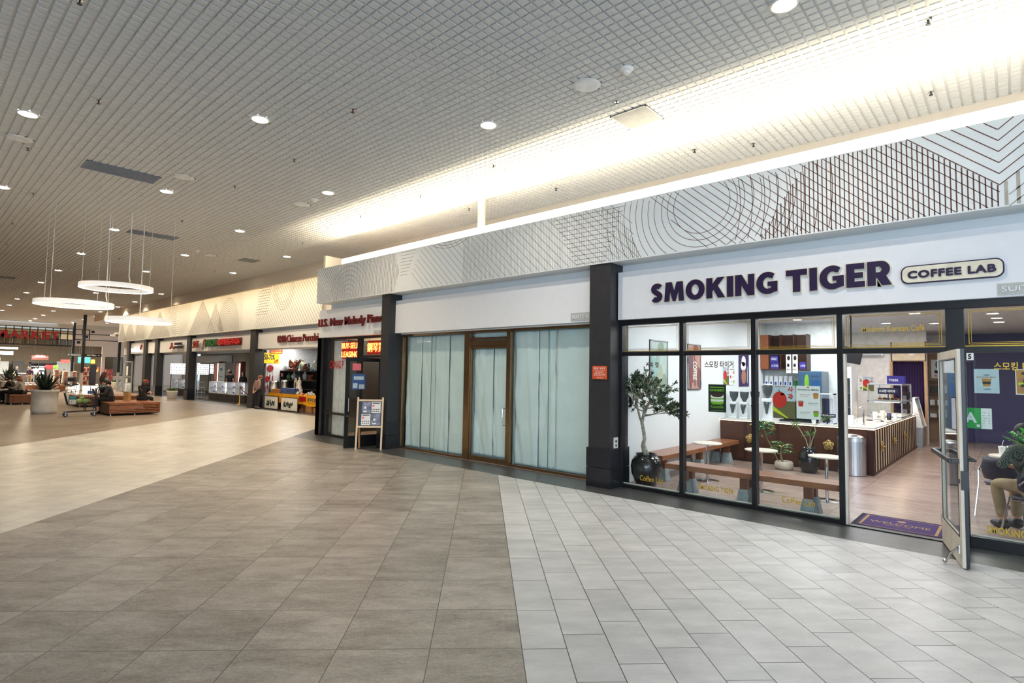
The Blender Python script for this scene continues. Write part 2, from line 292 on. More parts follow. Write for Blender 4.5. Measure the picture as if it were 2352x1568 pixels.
# ---------------------------------------------------------------- printed line drawings
class Mural:
    def __init__(s, y, wd, zlo, zhi, xlo, xhi): s.y = y; s.w = wd; s.b = (xlo, xhi, zlo, zhi); s.mb = MB()
    def path(s, pts, reg=None, wd=None, m=0):
        wd = (wd or s.w) / 2; run = []
        ok = lambda p: s.b[0] < p[0] < s.b[1] and s.b[2] < p[1] < s.b[3] and (reg is None or reg(*p))
        for p in list(pts) + [None]:
            if p is not None and ok(p): run.append(p)
            else:
                if len(run) > 1:
                    if len(run) > 2 and all(abs((run[i][0] - run[0][0]) * (run[-1][1] - run[0][1]) - (run[i][1] - run[0][1]) * (run[-1][0] - run[0][0])) < 1e-6 for i in range(len(run))): run = [run[0], run[-1]]
                    n = len(run); vs = []
                    for i, (x, z) in enumerate(run):
                        a, b = run[max(i - 1, 0)], run[min(i + 1, n - 1)]; d = math.hypot(b[0] - a[0], b[1] - a[1]) or 1; nx, nz = -(b[1] - a[1]) / d * wd, (b[0] - a[0]) / d * wd
                        vs += [(x + nx, s.y, z + nz), (x - nx, s.y, z - nz)]
                    s.mb.add(vs, [(2 * i, 2 * i + 2, 2 * i + 3, 2 * i + 1) for i in range(n - 1)], m)
                run = []
    def seg(s, x0, z0, x1, z1, reg=None, wd=None, m=0, n=70): s.path([(x0 + (x1 - x0) * i / n, z0 + (z1 - z0) * i / n) for i in range(n + 1)], reg, wd, m)
    def vlines(s, x0, x1, step, reg=None, wd=None, m=0):
        x = x0
        while x <= x1: s.seg(x, s.b[2], x, s.b[3], reg, wd, m); x += step
    def hlines(s, z0, z1, step, xa, xb, reg=None, wd=None, m=0):
        z = z0
        while z <= z1: s.seg(xa, z, xb, z, reg, wd, m, 160); z += step
    def diag(s, x0, x1, step, slope, reg=None, wd=None, m=0):      # lines through (x, zhi) going down to the right when slope<0
        x = x0
        while x <= x1: s.seg(x, s.b[3], x + (s.b[2] - s.b[3]) / slope, s.b[2], reg, wd, m); x += step
    def arcs(s, cx, cz, r0, r1, step, reg=None, wd=None, m=0, sx=1.0):
        r = r0
        while r <= r1:
            n = max(48, int(r * 60)); s.path([(cx + sx * r * math.cos(2 * PI * i / n), cz + r * math.sin(2 * PI * i / n)) for i in range(n + 1)], reg, wd, m); r += step
INK = [mk('brown_ink', 96, 62, 48, 0.6), mk('grey_ink', 176, 172, 160, 0.6)]
mu = Mural(FY - .0015, 0.0062, 3.62, 4.565, -14.18, 8.9)
tri = lambda x, z: z - 3.62 < 0.66 * (1 - (x + 14.18) / 0.9)
mu.diag(-14.6, -12.8, 0.06, 1.5, tri, 0.008)
left_of_arc = lambda x, z: not tri(x, z) and (x + 12.62) / 0.95 < -math.sqrt(max(0, 1 - min(1, ((z - 3.55) / 1.02) ** 2)))
mu.diag(-15.6, -12.0, 0.105, -1.05, left_of_arc, 0.008); mu.diag(-14.1, -11, 0.13, 1.2, lambda x, z: left_of_arc(x, z) and (x - (-13.9)) * 1.05 > (4.45 - z) * 0.9)
fan = lambda x, z: not left_of_arc(x, z) and not tri(x, z) and x < (-10.45 + 0.18 * min(1, abs(z - 4.1) / .4) * -1)
mu.vlines(-13.5, -10.4, 0.052, fan, 0.008); mu.arcs(-12.62, 3.55, 0.22, 2.3, 0.118, lambda x, z: fan(x, z) and not (x > -12.3 and (z - 3.55) < 0), None, 0, 0.95)
patch = lambda x, z: x > -10.42 and z > 3.98 and x < -9.85 + (z - 4.56) * 0.55
mu.hlines(4.0, 4.54, 0.075, -10.42, -9.7, patch)
dg = lambda x, z: x > -9.62 + (z - 4.56) * 0.75
mu.diag(-10.6, -4.75, 0.165, -0.92, lambda x, z: dg(x, z) and x < -4.3 - (z - 3.62) * .2)
mu.arcs(-8.75, 5.15, 0.62, 0.74, 0.06, lambda x, z: True, 0.007, 0, 1.35)
mu.vlines(-8.3, -4.3, 0.036, lambda x, z: x > -8.6 + (4.56 - z) * -0.35 + 0.3 and x < -4.75 + (4.56 - z) * 0.55, 0.009, 1)
mu.hlines(3.66, 4.54, 0.076, -6.2, -4.5, lambda x, z: x > -6.05 + (4.56 - z) * 0.62 and x < -4.52 - (4.56 - z) * 0.42)
left_circ = lambda x, z: x < -3.3
mu.arcs(-3.3, 4.28, 0.42, 0.66, 0.10, None, 0.0075); mu.arcs(-3.3, 4.28, 0.74, 1.95, 0.105, lambda x, z: x < -2.0 and x > -4.95 + (4.2 - z) * .25, 0.0075)
mu.diag(-4.25, 8.9, 0.132, -0.89, lambda x, z: x < -0.07 and z < 3.86 - (x + 0.07) * 0.89 + .003 and x > -4.15 + (4.56 - z) * .9, 0.008)
bold = lambda x, z: x > -1.95 - (z - 3.62) * -0.05 - 1.05 * (1 - (z - 3.62) / 0.95) * 0.55 and z < 3.86 - (x + 0.07) * 0.89 and x < -0.06
mu.vlines(-2.85, -0.06, 0.0485, bold, 0.0125); mu.arcs(-4.6, 4.2, 1.7, 3.0, 0.16, lambda x, z: -2.9 < x < -1.35, 0.008)
for k in range(8):
    z = 3.86 + 0.1185 * k; mu.seg(-0.07, z, -1.2, z + 1.13 * 0.89, None, 0.010); mu.seg(-0.07, z, 1.2, z + 1.27 * 0.80, None, 0.010)
mu.vlines(-0.02, 8.8, 0.095, lambda x, z: z < 3.86 + (x + 0.07) * 0.8 and z > 0, 0.030, 1)
for k in range(1, 14): mu.seg(0.0, 3.86 - 0.1185 * k, 9, 3.86 - 0.1185 * k + 9.07 * .8, None, 0.012, 1, 200)
mu.mb.build('printed_pattern', INK, fas)
mf = Mural(11.098, 0.012, 3.65, 5.9, -49.8, -14.6)
Tri = lambda cx, hw, z0, z1, up=True: (lambda x, z: z0 < z < z1 and abs(x - cx) < hw * ((z1 - z) if up else (z - z0)) / (z1 - z0))
mf.diag(-29.0, -15, 0.21, -1.1, lambda x, z: x > -26.2 + (z - 3.65) * .35 and x < -19.2 - (z - 4.6) * 0.9, 0.014)
mf.arcs(-23.4, 5.35, 0.2, 1.05, 0.11, lambda x, z: True); mf.hlines(3.7, 5.9, 0.12, -28, -14.6, lambda x, z: x > -19.0 - (z - 4.6) * .9 and x < -14.6, 0.014)
mf.diag(-24, -14, 0.13, -0.95, lambda x, z: x > -18.6 - (z - 4.6) * .9, 0.014); mf.hlines(4.3, 5.9, 0.12, -28, -24, lambda x, z: x < -24.9 + (z - 4.2) * .25 and x > -26.3 + (z - 3.65) * .25, 0.014)
for cx, hw, z1, rr in ((-29.3, 1.5, 5.4, 1.9), (-44.3, 1.2, 5.2, 1.5)):
    mf.arcs(cx, 3.55, 0.25, rr, 0.11, lambda x, z: True, 0.014, 0, 0.75); mf.vlines(cx - 1.6, cx + 1.7, 0.07, lambda x, z: x > cx - 1.4 + (z - 3.65) * .2, 0.010, 1)
for cx, hw, z1 in ((-32.9, 2.0, 5.5), (-40.2, 2.2, 5.3), (-31.0, 1.2, 5.2), (-46.8, 1.4, 5.2), (-48.8, 1.0, 5.0)):
    mf.vlines(cx - hw, cx + hw, 0.075, Tri(cx, hw, 3.65, z1), 0.014); mf.diag(cx - 4, cx + 3, 0.16, -1.4, Tri(cx, hw, 3.65, z1), 0.012)
    mf.seg(cx - hw, 3.65, cx, z1, None, 0.016); mf.seg(cx, z1, cx + hw, 3.65, None, 0.016)
mf.arcs(-36.6, 5.6, 0.25, 2.05, 0.13, lambda x, z: z < 5.5, 0.014, 0, 1.0); mf.arcs(-37.3, 5.6, 0.25, 2.05, 0.13, lambda x, z: x < -37.0 and z < 5.5, 0.014, 0, 1.0)
mf.mb.build('printed_pattern', INK, fas2)
# ---------------------------------------------------------------- columns, side walls, sign boards
def column(x0, x1, y0, y1, zt, label):
    r = thing('column', label, 'column', ((x0 + x1) / 2, (y0 + y1) / 2, 0), kind='structure')
    m = MB(); m.box(x0 + .025, y0 + .03, .62, x1, y1, zt); m.build('shaft', CHAR, r)
    m = MB(); m.box(x0, y0, 0, x1 + .03, y1, .307); m.box(x0, y0, .313, x1 + .03, y1, .62); m.build('tile_base', CHTILE, r, bevel=0.004)
column(-5.25, -4.82, 7.66, 8.25, 3.63, 'charcoal column between the papered shop and the cafe'); column(-11.2, -10.86, 7.68, 8.25, 3.63, 'charcoal column between the piano shop and the papered shop')
for x0, x1, l in ((-26.8, -26.22, 'charcoal column left of the porcelain shop'), (-35.36, -34.85, 'charcoal column left of the optician with green lettering'), (-41.25, -40.65, 'charcoal column left of the store with the small brown sign'), (-43.68, -43.1, 'charcoal column right of the shop with the small white sign'), (-47.7, -47.15, 'charcoal column beside the open aluminium door')):
    column(x0, x1, 11.15, 11.62, 3.66, l)
m = MB(); m.box(-14.62, 7.98, 0, -14.42, 17.0, 2.70); struct('wall_left', m, CHAR, 'dark end wall of the piano shop where the shop row steps back', 'wall')
m = MB(); m.box(-14.62, 8.06, 2.70, -14.5, 11.2, 5.06); m.box(-14.62, 9.75, 5.06, -14.5, 11.2, 5.95); struct('wall_left', m, BEIGE, 'beige upper end wall where the shop row steps back', 'wall')
def board(x0, x1, y, z0, z1, label):
    m = MB(); m.box(x0, y, z0, x1, y + .17, z1); o = struct('trim', m, WPANEL, label, 'trim', bevel=0.003); return o
board(-4.80, 9, 7.88, 2.70, 3.48, 'long white sign board over the cafe front'); board(-10.86, -5.22, 7.88, 2.70, 3.47, 'blank white sign board over the papered shop front')
board(-14.40, -11.17, 7.88, 2.70, 3.46, 'white sign board over the piano shop')
for x0, x1, l in ((-26.2, -14.5, 'white sign board over the porcelain shop'), (-34.84, -26.85, 'white sign board over the optician with green lettering'), (-40.6, -35.4, 'white sign board with the small brown sign'), (-43.05, -41.3, 'short white sign board between two charcoal columns'), (-47.1, -43.7, 'white sign board with the small white and red sign')):
    board(x0, x1, 11.3, 2.74, 3.50, l)
# walls and ceilings inside the shops
CW = mk('cafe_white_wall', 238, 241, 243, 0.6, noise=0.008)
m = MB(); m.box(-5.1, 8.1, 0, -4.9, 20, 3.2); struct('wall_left', m, CW, 'white side wall of the cafe behind the long bench', 'wall')
m = MB(); m.box(-4.9, 19.6, 0, -2.66, 19.75, 3.2); m.box(-2.66, 19.6, 2.36, -1.92, 19.75, 3.2); m.box(-1.92, 19.6, 0, -1.85, 19.75, 3.2); m.box(-4.2, 21.6, 0, 9, 21.75, 3.2); m.box(-4.3, 19.75, 0, -4.2, 21.75, 3.2); struct('wall_back', m, [mk('cafe_back_wall', 226, 220, 212, 0.6)], 'off-white back wall of the cafe around the curtained doorway', 'wall')
m = MB(); m.box(-1.28, 21.5, 0, 9, 21.6, 3.2); struct('wall_right', m, mk('purple_wall', 52, 36, 92, 0.5), 'deep purple wall at the back right of the cafe', 'wall')
m = MB(); m.box(-5.1, 8.25, 3.2, 9, 21.75, 3.25); struct('ceiling', m, mk('cafe_ceiling', 214, 212, 214, 0.7), 'pale grey ceiling inside the cafe', 'ceiling')
m = MB(); m.box(8.9, 8.1, 0, 9, 21.7, 3.2); struct('wall_right', m, CW, 'right side wall of the cafe', 'wall')
m = MB(); m.box(-10.9, 8.35, 0, -5.1, 8.45, 3.2); struct('wall_back', m, CW, 'partition closing the papered shop', 'wall')
m = MB(); m.box(-17.6, 12.6, 0, -10.9, 12.7, 3.2); m.box(-10.95, 8.25, 0, -10.9, 12.6, 3.2); m.box(-14.42, 8.25, 3.15, -10.9, 12.6, 3.2); struct('wall_back', m, mk('piano_wall', 214, 160, 96, 0.6), 'ochre walls inside the piano shop', 'wall')
m = MB(); m.box(-50, 16.9, 0, -26.5, 17, 3.2); m.box(-26.5, 14.4, 0, -14.5, 14.5, 3.2); m.box(-26.6, 11.7, 0, -26.5, 17, 3.2); m.box(-50, 11.7, 3.1, -14.5, 17, 3.2); struct('wall_back', m, [mk('shop_back_wall', 120, 116, 108, 0.7)], 'grey inner walls of the far shops', 'wall')
m = MB(); m.box(-64, -12, 0, 1.2, -11.9, ZC); struct('wall_front', m, mk('opposite_wall', 196, 190, 184, 0.6), 'opposite side of the mall behind the photographer', 'wall')
ORD = ['first', 'second', 'third', 'fourth', 'fifth', 'sixth', 'seventh', 'eighth', 'ninth', 'tenth', 'eleventh', 'twelfth', 'thirteenth']
DOWNLIGHTS = [(-10.86, 1.13), (-8.33, 3.48), (-5.83, 5.83), (-1.63, 5.8), (-10.69, 5.94), (-15.58, 6.1), (-17.87, 8.54), (-22.63, 8.67), (-15.79, 1.32), (-13.33, 3.68), (-18.21, 3.82), (-23.04, 3.96), (-20.42, 6.27), (-27.87, 4.11), (-25.18, 6.4), (-32.58, 4.22), (-37.89, 4.36), (-34.76, 6.68), (-32.23, 8.9), (-41.91, 4.45), (-46.66, 4.59), (-37.5, 9.05), (-51.67, 4.74), (-41.66, 9.15), (-48.82, 7.07), (-46.44, 9.25), (-53.61, 7.2), (-51.4, 9.95), (-58.28, 7.33), (-55.71, 10.0), (-61.5, 7.44), (-60.27, 10.1), (-57.94, 12.05)]
def row_labels(pts, rows, fmt):
    out = [None] * len(pts)
    for lo, hi, nm in rows:
        idx = sorted([i for i, p in enumerate(pts) if lo <= p[1] < hi], key=lambda i: -pts[i][0])
        for k, i in enumerate(idx): out[i] = fmt % (ORD[k], nm)
    return out
DLLABELS = row_labels(DOWNLIGHTS, [(0, 2.5, 'row furthest from the shops'), (2.5, 5, 'row second from the walkway middle'), (5, 7.9, 'row third from the walkway middle'), (7.9, 11, 'row nearest the lit cove'), (11, 20, 'far row beside the market')], 'round lit downlight, %s from the camera in the ceiling %s')
_sp = [(-3.97, 6.45), (-0.58, 7.04), (-0.72, 8.85), (-9.52, 1.73), (-6.98, 4.22), (-9.46, 4.58), (-12.58, 1.34), (-15.78, 1.82), (-6.79, 8.76), (-6.9, 7.05), (-9.32, 7.31), (-3.85, 8.69), (-9.19, 8.62), (-7.03, 1.07), (-3.03, 9.06), (-11.68, 7.36), (-15.49, 7.85), (-22.78, 8.06), (-26.38, 8.18), (-11.8, 4.48), (-19.54, 1.88), (-23.06, 2.12), (-15.68, 4.71), (-19.43, 4.83), (-22.97, 5.01), (-26.53, 5.09), (-30.17, 5.2)]
SPRINKLERS = list(zip(_sp, row_labels(_sp, [(0, 3, 'line furthest from the shops'), (3, 6, 'line over the walkway'), (6, 8.3, 'line before the lit cove'), (8.3, 9.6, 'strip behind the cove')], 'dark sprinkler head, %s from the camera in the ceiling %s')))
SPEAKERS = [((-4.03, 5.82), 'large round white ceiling speaker beside the square grille near the cove'), ((-12.16, 1.18), 'round white ceiling speaker at the left, below the first downlight of its row'), ((-12.06, 3.62), 'round white ceiling speaker at the end of the long blue-grey grille'), ((-11.92, 5.99), 'round white ceiling speaker beside the small smoke detector above the rings'), ((-19.76, 6.82), 'faint round ceiling speaker beyond the ring lights, near a smoke detector')]
SMOKES = [((-3.44, 5.81), 'white smoke detector beside the large round speaker near the square grille'), ((-11.33, 5.98), 'white smoke detector beside a downlight above the far ceiling strip'), ((-19.29, 6.27), 'smallest white smoke detector, far along the ceiling beyond the ring lights')]
VENTS = [(((-4.28, 6.77), (-3.70, 7.31)), 'square perforated grille in the ceiling near the lit cove'), (((-12.98, 2.14), (-12.42, 3.33)), 'long blue-grey grille at the left of the ceiling'), (((-18.30, 4.13), (-17.80, 5.29)), 'second long grille just behind the hanging rings'), (((-19.86, 7.74), (-19.30, 8.28)), 'small square grille near the far downlights'), (((-32.4, 2.8), (-31.7, 3.28)), 'far grille at the left edge of the ceiling')]
RINGS = [((-16.48, 3.585, 3.71, .765), 'highest white ring light, at the back of the three', 0.1), ((-16.938, 2.85, 3.26, .785), 'left white ring light, at middle height of the three', 0.75), ((-15.94, 3.968, 2.89, .69), 'lowest white ring light, nearest the shops', 2.9)]
# ---------------------------------------------------------------- ceiling fixtures
LAMPG = mat('lamp_glow', (1, 0.95, 0.85), emit=30.0, ecol=(1.0, 0.90, 0.74), noise=0); RIMW = mk('lamp_rim_white', 238, 236, 230, 0.4, noise=0.01)
def first_or_copy(store, build, loc, label):
    if store.get('o') is None:
        o = build(loc); store['o'] = o
    else: o = copy_tree(store['o']); o.location = loc
    o['label'] = label; return o
dl = {}
def mk_light(loc):
    t = thing('downlight', 'x', 'ceiling light', loc, group='round recessed downlights in the mall ceiling')
    m = MB(); m.lathe([(.105, .005), (.112, -.010), (.128, -.014), (.134, -.004), (.134, .004)], loc, 28, cap=False); m.build('rim', RIMW, t, smooth=True)
    m = MB(); m.lathe([(.001, -.008), (.108, -.011), (.108, .0)], loc, 28, cap=False); m.build('lamp_face', LAMPG, t); return t
LIGHTS = DOWNLIGHTS
LL = DLLABELS
for i, (x, y) in enumerate(LIGHTS):
    first_or_copy(dl, mk_light, (x, y, ZC), LL[i])
    area('downlight_beam', (x, y, ZC - .03), 0.16, 42 if x > -40 else 105, WARM if x < -9 else (1.0, .89, .76), spread=math.radians(130))
spk = {}
def mk_sprinkler(loc):
    t = thing('sprinkler', 'x', 'sprinkler', loc, group='fire sprinklers in the mall ceiling'); x, y, z = loc
    m = MB(); m.lathe([(.035, .004), (.034, -.006), (.02, -.010)], loc, 16); m.build('escutcheon', CHROME, t)
    m = MB(); m.tube([(x, y, z), (x, y, z - .032)], .008, 8); m.tube([(x, y, z - .018), (x + .016, y, z - .032), (x, y, z - .044)], .004, 6); m.tube([(x, y, z - .018), (x - .016, y, z - .032), (x, y, z - .044)], .004, 6); m.lathe([(.024, -.046), (.024, -.043)], loc, 12); m.build('head', BLK, t); return t
for (x, y), lb in SPRINKLERS: first_or_copy(spk, mk_sprinkler, (x, y, ZC), lb)
sp2 = {}
def mk_speaker(loc):
    t = thing('ceiling_speaker', 'x', 'speaker', loc, group='round white ceiling speakers'); m = MB(); m.lathe([(.17, .004), (.17, -.006), (.15, -.014), (.13, -.016), (.001, -.018)], loc, 36, cap=False); m.build('grille', mk('speaker_white', 238, 240, 240, 0.6, bump=0.4, bscale=300), t, smooth=True)
    m = MB(); m.lathe([(.172, .004), (.18, -.004), (.172, -.010), (.165, -.006)], loc, 36, cap=False); m.build('rim', RIMW, t, smooth=True)
    m = MB()
    for a in (0.3, 1.2, 2.8):
        m = MB(); m.tube([(loc[0] + .19 * math.cos(a), loc[1] + .19 * math.sin(a), ZC + .002), (loc[0] + .19 * math.cos(a), loc[1] + .19 * math.sin(a), ZC - .01)], .012, 8); m.build('clip', BLK, t)
    return t
for (x, y), lb in SPEAKERS: first_or_copy(sp2, mk_speaker, (x, y, ZC), lb)
sd = {}
def mk_smoke(loc):
    t = thing('smoke_detector', 'x', 'smoke detector', loc, group='white smoke detectors'); m = MB(); m.lathe([(.085, .002), (.085, -.015), (.07, -.03), (.05, -.04)], loc, 28); m.build('base', RIMW, t, smooth=True)
    m = MB(); m.lathe([(.045, -.038), (.045, -.062), (.03, -.072), (.001, -.073)], loc, 24, cap=False); m.build('sensor', RIMW, t, smooth=True); return t
for (x, y), lb in SMOKES: first_or_copy(sd, mk_smoke, (x, y, ZC), lb)
GRILLE = mk('grille_grey', 150, 152, 152, 0.6)
def vent(P4, label, name='ceiling_vent', slats=14, along=0):
    (x0, y0), (x1, y1) = P4; t = thing(name, label, 'vent', ((x0 + x1) / 2, (y0 + y1) / 2, ZC), group='air grilles in the mall ceiling')
    m = MB(); m.box(x0, y0, ZC - .006, x1, y1, ZC + .002); m.build('backing', GRILLE, t)
    m = MB(); f = .02
    for a in ((x0, y0, x1, y0 + f), (x0, y1 - f, x1, y1), (x0, y0, x0 + f, y1), (x1 - f, y0, x1, y1)): m.box(a[0], a[1], ZC - .014, a[2], a[3], ZC)
    m.build('frame', GRILLE, t); m = MB()
    if along == 0:
        n = max(2, int((y1 - y0) / .016))
        for i in range(n): yy = y0 + (y1 - y0) * (i + .5) / n; m.box(x0 + f, yy - .0035, ZC - .013, x1 - f, yy + .0035, ZC - .004)
        n = max(2, int((x1 - x0) / .016))
        for i in range(n): xx = x0 + (x1 - x0) * (i + .5) / n; m.box(xx - .0035, y0 + f, ZC - .012, xx + .0035, y1 - f, ZC - .004)
    m.build('grate', GRILLE, t)
for a, lb in VENTS:
    GRILLE = mk('grille_grey', 150, 152, 152, 0.6) if 'square' in lb else mk('grille_blue_grey', 128, 140, 158, .6)
    vent(a, lb)
GRILLE = MATS['grille_grey']
# ---------------------------------------------------------------- ring lights
RINGW = mat('ring_white', (0.9, 0.9, 0.9), emit=.28, ecol=(1, 0.97, 0.92), noise=0); RINGG = mat('ring_glow', (1, 1, 1), emit=9, ecol=(1, 0.93, 0.80), noise=0); CABLE = mk('cable_white', 235, 235, 230, 0.5)
for (x, y, z, r), lb, ang in RINGS:
    t = thing('ring_light', lb, 'ring light', (x, y, z), group='hanging white ring lights'); m = MB(); n = 72
    m.lathe([(r, 0), (r, .10), (r - .09, .10), (r - .09, 0)], (x, y, z), n, cap=False); m.build('ring', RINGW, t, smooth=False)
    m = MB(); m.lathe([(r - .088, .002), (r - .088, -.004), (r - .002, -.004), (r - .002, .002)], (x, y, z), n, cap=False); m.build('diffuser', RINGG, t)
    for k in range(4):
        a = ang + k * PI / 2; px, py = x + (r - .045) * math.cos(a), y + (r - .045) * math.sin(a); m = MB()
        if k == 0: m.tube([(px + .14, py, z + .10), (px, py, z + .26), (px + .01, py, z + 1.0), (px - .015, py, z + 1.6), (px, py, ZC - .012)], .011, 8)
        else: m.tube([(px, py, z + .10), (px, py, ZC - .012)], .004, 6)
        m.build('power_cable' if k == 0 else 'cable', CABLE, t)
# ---------------------------------------------------------------- cafe front
Yg = 8.0; G = thing('window', 'black framed glass front of the cafe with gilded transom panes', 'window', (-2.6, Yg, 0), kind='structure'); G.name = 'window_1'; ORG['window_1'] = (-2.6, Yg, 0)
m = MB()
for x0, x1 in ((-4.82, -4.765), (-3.775, -3.71), (-2.72, -2.655), (-1.665, -1.60), (-0.575, -0.41)): m.box(x0, Yg - .04, .0, x1, Yg + .07, 2.614)
m.box(-4.82, Yg - .04, 2.615, 9, Yg + .07, 2.70); m.box(-4.82, Yg - .035, 2.115, 9, Yg + .06, 2.18); m.box(-4.82, Yg - .037, 0, -1.60, Yg + .068, .055); m.box(-0.409, Yg - .05, 0, 9, Yg + .07, .115); m.box(1.2, Yg - .04, .116, 1.3, Yg + .065, 2.614); m.box(-1.60, Yg - .05, 0, -.57, Yg + .05, .012)
m.build('frame', BLK, G, bevel=0.003)
m = MB()
for x0, x1 in ((-4.765, -3.775), (-3.71, -2.72), (-2.655, -1.665)): m.box(x0, Yg + .028, .05, x1, Yg + .033, .072)
m.box(-1.598, Yg - .03, 0.01, -1.575, Yg + .06, 2.12); m.box(-0.40, Yg + .028, .11, 1.2, Yg + .033, .128); m.build('light_bead', CREAM, G)
for x0, x1 in ((-4.765, -3.775), (-3.71, -2.72), (-2.655, -1.665), (-0.41, 1.2), (1.3, 8.9)):
    m = MB(); m.box(x0, Yg + .010, .055 if x1 < -1 else .115, x1, Yg + .016, 2.115); m.build('pane', GLS, G)
for x0, x1 in ((-4.765, -3.775), (-3.71, -2.72), (-2.655, -1.665), (-1.60, -0.575), (-0.41, 1.2)):
    m = MB(); m.box(x0, Yg + .010, 2.18, x1, Yg + .016, 2.615); m.build('transom_pane', GLS, G)
    m = MB(); y = Yg + .006
    for d, wdt in ((.035, .007), (.058, .004)):
        a, b, lo, hi = x0 + d, x1 - d, 2.18 + d * .8, 2.615 - d * .7
        for q in ((a, lo, b, lo + wdt), (a, hi - wdt, b, hi), (a, lo, a + wdt, hi), (b - wdt, lo, b, hi)): m.box(q[0], y, q[1], q[2], y + .002, q[3])
    m.box(x0 + .005, y, 2.183, x1 - .005, y + .002, 2.196); m.build('gilt_border', GOLD, G)
m = MB(); n = (0, -1, 0); y = Yg + .006; ux, uz = (1, 0, 0), (0, 0, 1)
m.text('Coffee Lab', (-4.46, y, .145), ux, uz, .40, .085, .001, .012); m.text('SMOKING TIGER', (-3.50, y, .15), ux, uz, .52, .075, .001, .03); m.text('Coffee Lab', (-2.35, y, .15), ux, uz, .40, .085, .001, .012)
m.text('SMOKING TIGER', (-0.27, y, .165), ux, uz, .54, .08, .001, .03); m.text('스모킹 타이거', (-0.17, y, 1.92), ux, uz, .42, .09, .001, .02); mk2 = MB(); mk2.text('스모킹 타이거', (-3.40, y, 1.93), ux, uz, .42, .10, .001, .02); mk2.text('커피 랩', (-4.36, y, 1.93), ux, uz, .22, .085, .001, .02); mk2.build('dark_lettering', mk('gilt_reflecting_dark', 74, 56, 40, .4), G); m.text('Modern Korean Café', (-1.39, y, 2.38), ux, uz, .62, .07, .001, .01)  # gilt Korean letters on the left panes, their dark reflection painted as brown
m.build('lettering', mk('gilt_lettering', 214, 176, 62, 0.35, metal=0.4), G)
def flat(name, label, cat, x0, z0, x1, z1, y, mats, draw=None, group=None, th=.002):
    t = thing(name, label, cat, ((x0 + x1) / 2, y, z0), group=group); m = MB(); m.box(x0, y, z0, x1, y + th, z1); m.build('sheet', mats[0], t)
    if draw:
        m = MB(); draw(m, x0, z0, x1 - x0, z1 - z0, y - .001); m.build('print', mats[1:], t)
    return t
def T(m, s, x, y, z, wd, h, mi=0, bold=.01): m.text(s, (x, y, z), (1, 0, 0), (0, 0, 1), wd, h, .0008, bold, mi)
def disc(m, x, y, z, rx, rz, mi, n=20, a0=0, a1=2 * PI): m.add([(x + rx * math.cos(a0 + (a1 - a0) * i / n), y, z + rz * math.sin(a0 + (a1 - a0) * i / n)) for i in range(n)], [tuple(range(n))], mi)
def quad(m, x0, z0, x1, z1, y, mi): m.add([(x0, y, z0), (x1, y, z0), (x1, y, z1), (x0, y, z1)], [(0, 1, 2, 3)], mi)
PK = dict(green=mk('print_green', 128, 190, 40, .5), dgreen=mk('print_dark_green', 30, 44, 34, .5), white=PAPERW, brown=mk('print_brown', 62, 40, 28, .5), red=mk('print_red', 206, 48, 34, .5), lime=mk('print_lime', 206, 222, 40, .5), amber=mk('print_amber', 196, 140, 62, .5), olive=mk('print_olive', 110, 104, 62, .6), sky=mk('print_pale_blue', 196, 214, 222, .6), ink=mk('print_black', 30, 30, 32, .5), pur=mk('print_purple', 84, 44, 120, .5), pink=mk('print_pink', 236, 120, 130, .5), tan=mk('print_tan', 178, 124, 96, .6))
def cake(m, x, z, w, h, y):
    quad(m, x + w * .1, z + h * .88, x + w * .9, z + h * .91, y, 0); T(m, 'CHUBBY', x + w * .07, y, z + h * .75, w * .84, h * .085, 0, .035)
    quad(m, x + w * .14, z + h * .33, x + w * .86, z + h * .58, y, 0); disc(m, x + w * .5, y - .0002, z + h * .33, w * .36, h * .055, 0)
    for zz in (.41, .53): quad(m, x + w * .13, z + h * zz, x + w * .87, z + h * (zz + .045), y - .0012, 1); disc(m, x + w * .5, y - .0024, z + h * zz, w * .37, h * .035, 1)
    disc(m, x + w * .5, y - .0036, z + h * .60, w * .37, h * .085, 1); disc(m, x + w * .5, y - .0048, z + h * .625, w * .34, h * .085, 2)
    T(m, 'Castella', x + w * .15, y, z + h * .15, w * .7, h * .10, 0, 0.0); T(m, 'MATCHA & BLACK SESAME', x + w * .16, y, z + h * .04, w * .68, h * .025, 0, .01)
flat('cake_poster', 'dark green poster with a layered green cake, taped to the second cafe window pane', 'poster', -3.35, 1.29, -3.09, 1.69, Yg + .02, [PK['dgreen'], PK['green'], PK['white'], PK['brown']], cake)
def apple(m, x, z, w, h, y):
    quad(m, x, z + h * .52, x + w, z + h, y, 3); quad(m, x, z, x + w, z + h * .52, y, 4); disc(m, x + w * .30, y - .0012, z + h * .56, w * .33, h * .25, 0, 28); disc(m, x + w * .42, y - .0012, z + h * .73, w * .09, h * .03, 3); m.tube([(x + w * .32, y - .001, z + h * .78), (x + w * .26, y - .001, z + h * .88)], .004, 5, 2)
    T(m, '사', x + w * .66, y - .0018, z + h * .80, w * .26, h * .17, 0, .03); T(m, '과', x + w * .66, y - .0018, z + h * .58, w * .26, h * .18, 0, .03); T(m, 'SMOKING TIGER', x + w * .08, y - .0018, z + h * .945, w * .5, h * .025, 0, .02)
    m.add([(x, y - .0018, z + h * .22), (x + w * .62, y - .0018, z - h * 0 + .004), (x + w * .72, y - .0018, z + .004), (x, y - .0018, z + h * .36)], [(0, 1, 2, 3)], 1)
APP = [PK['sky'], PK['red'], PK['lime'], PK['brown'], PK['sky'], PK['olive']]
flat('apple_poster', 'poster of a big red apple with red lettering, on the third cafe window pane', 'poster', -2.45, 1.26, -2.175, 1.70, Yg + .02, APP, apple)
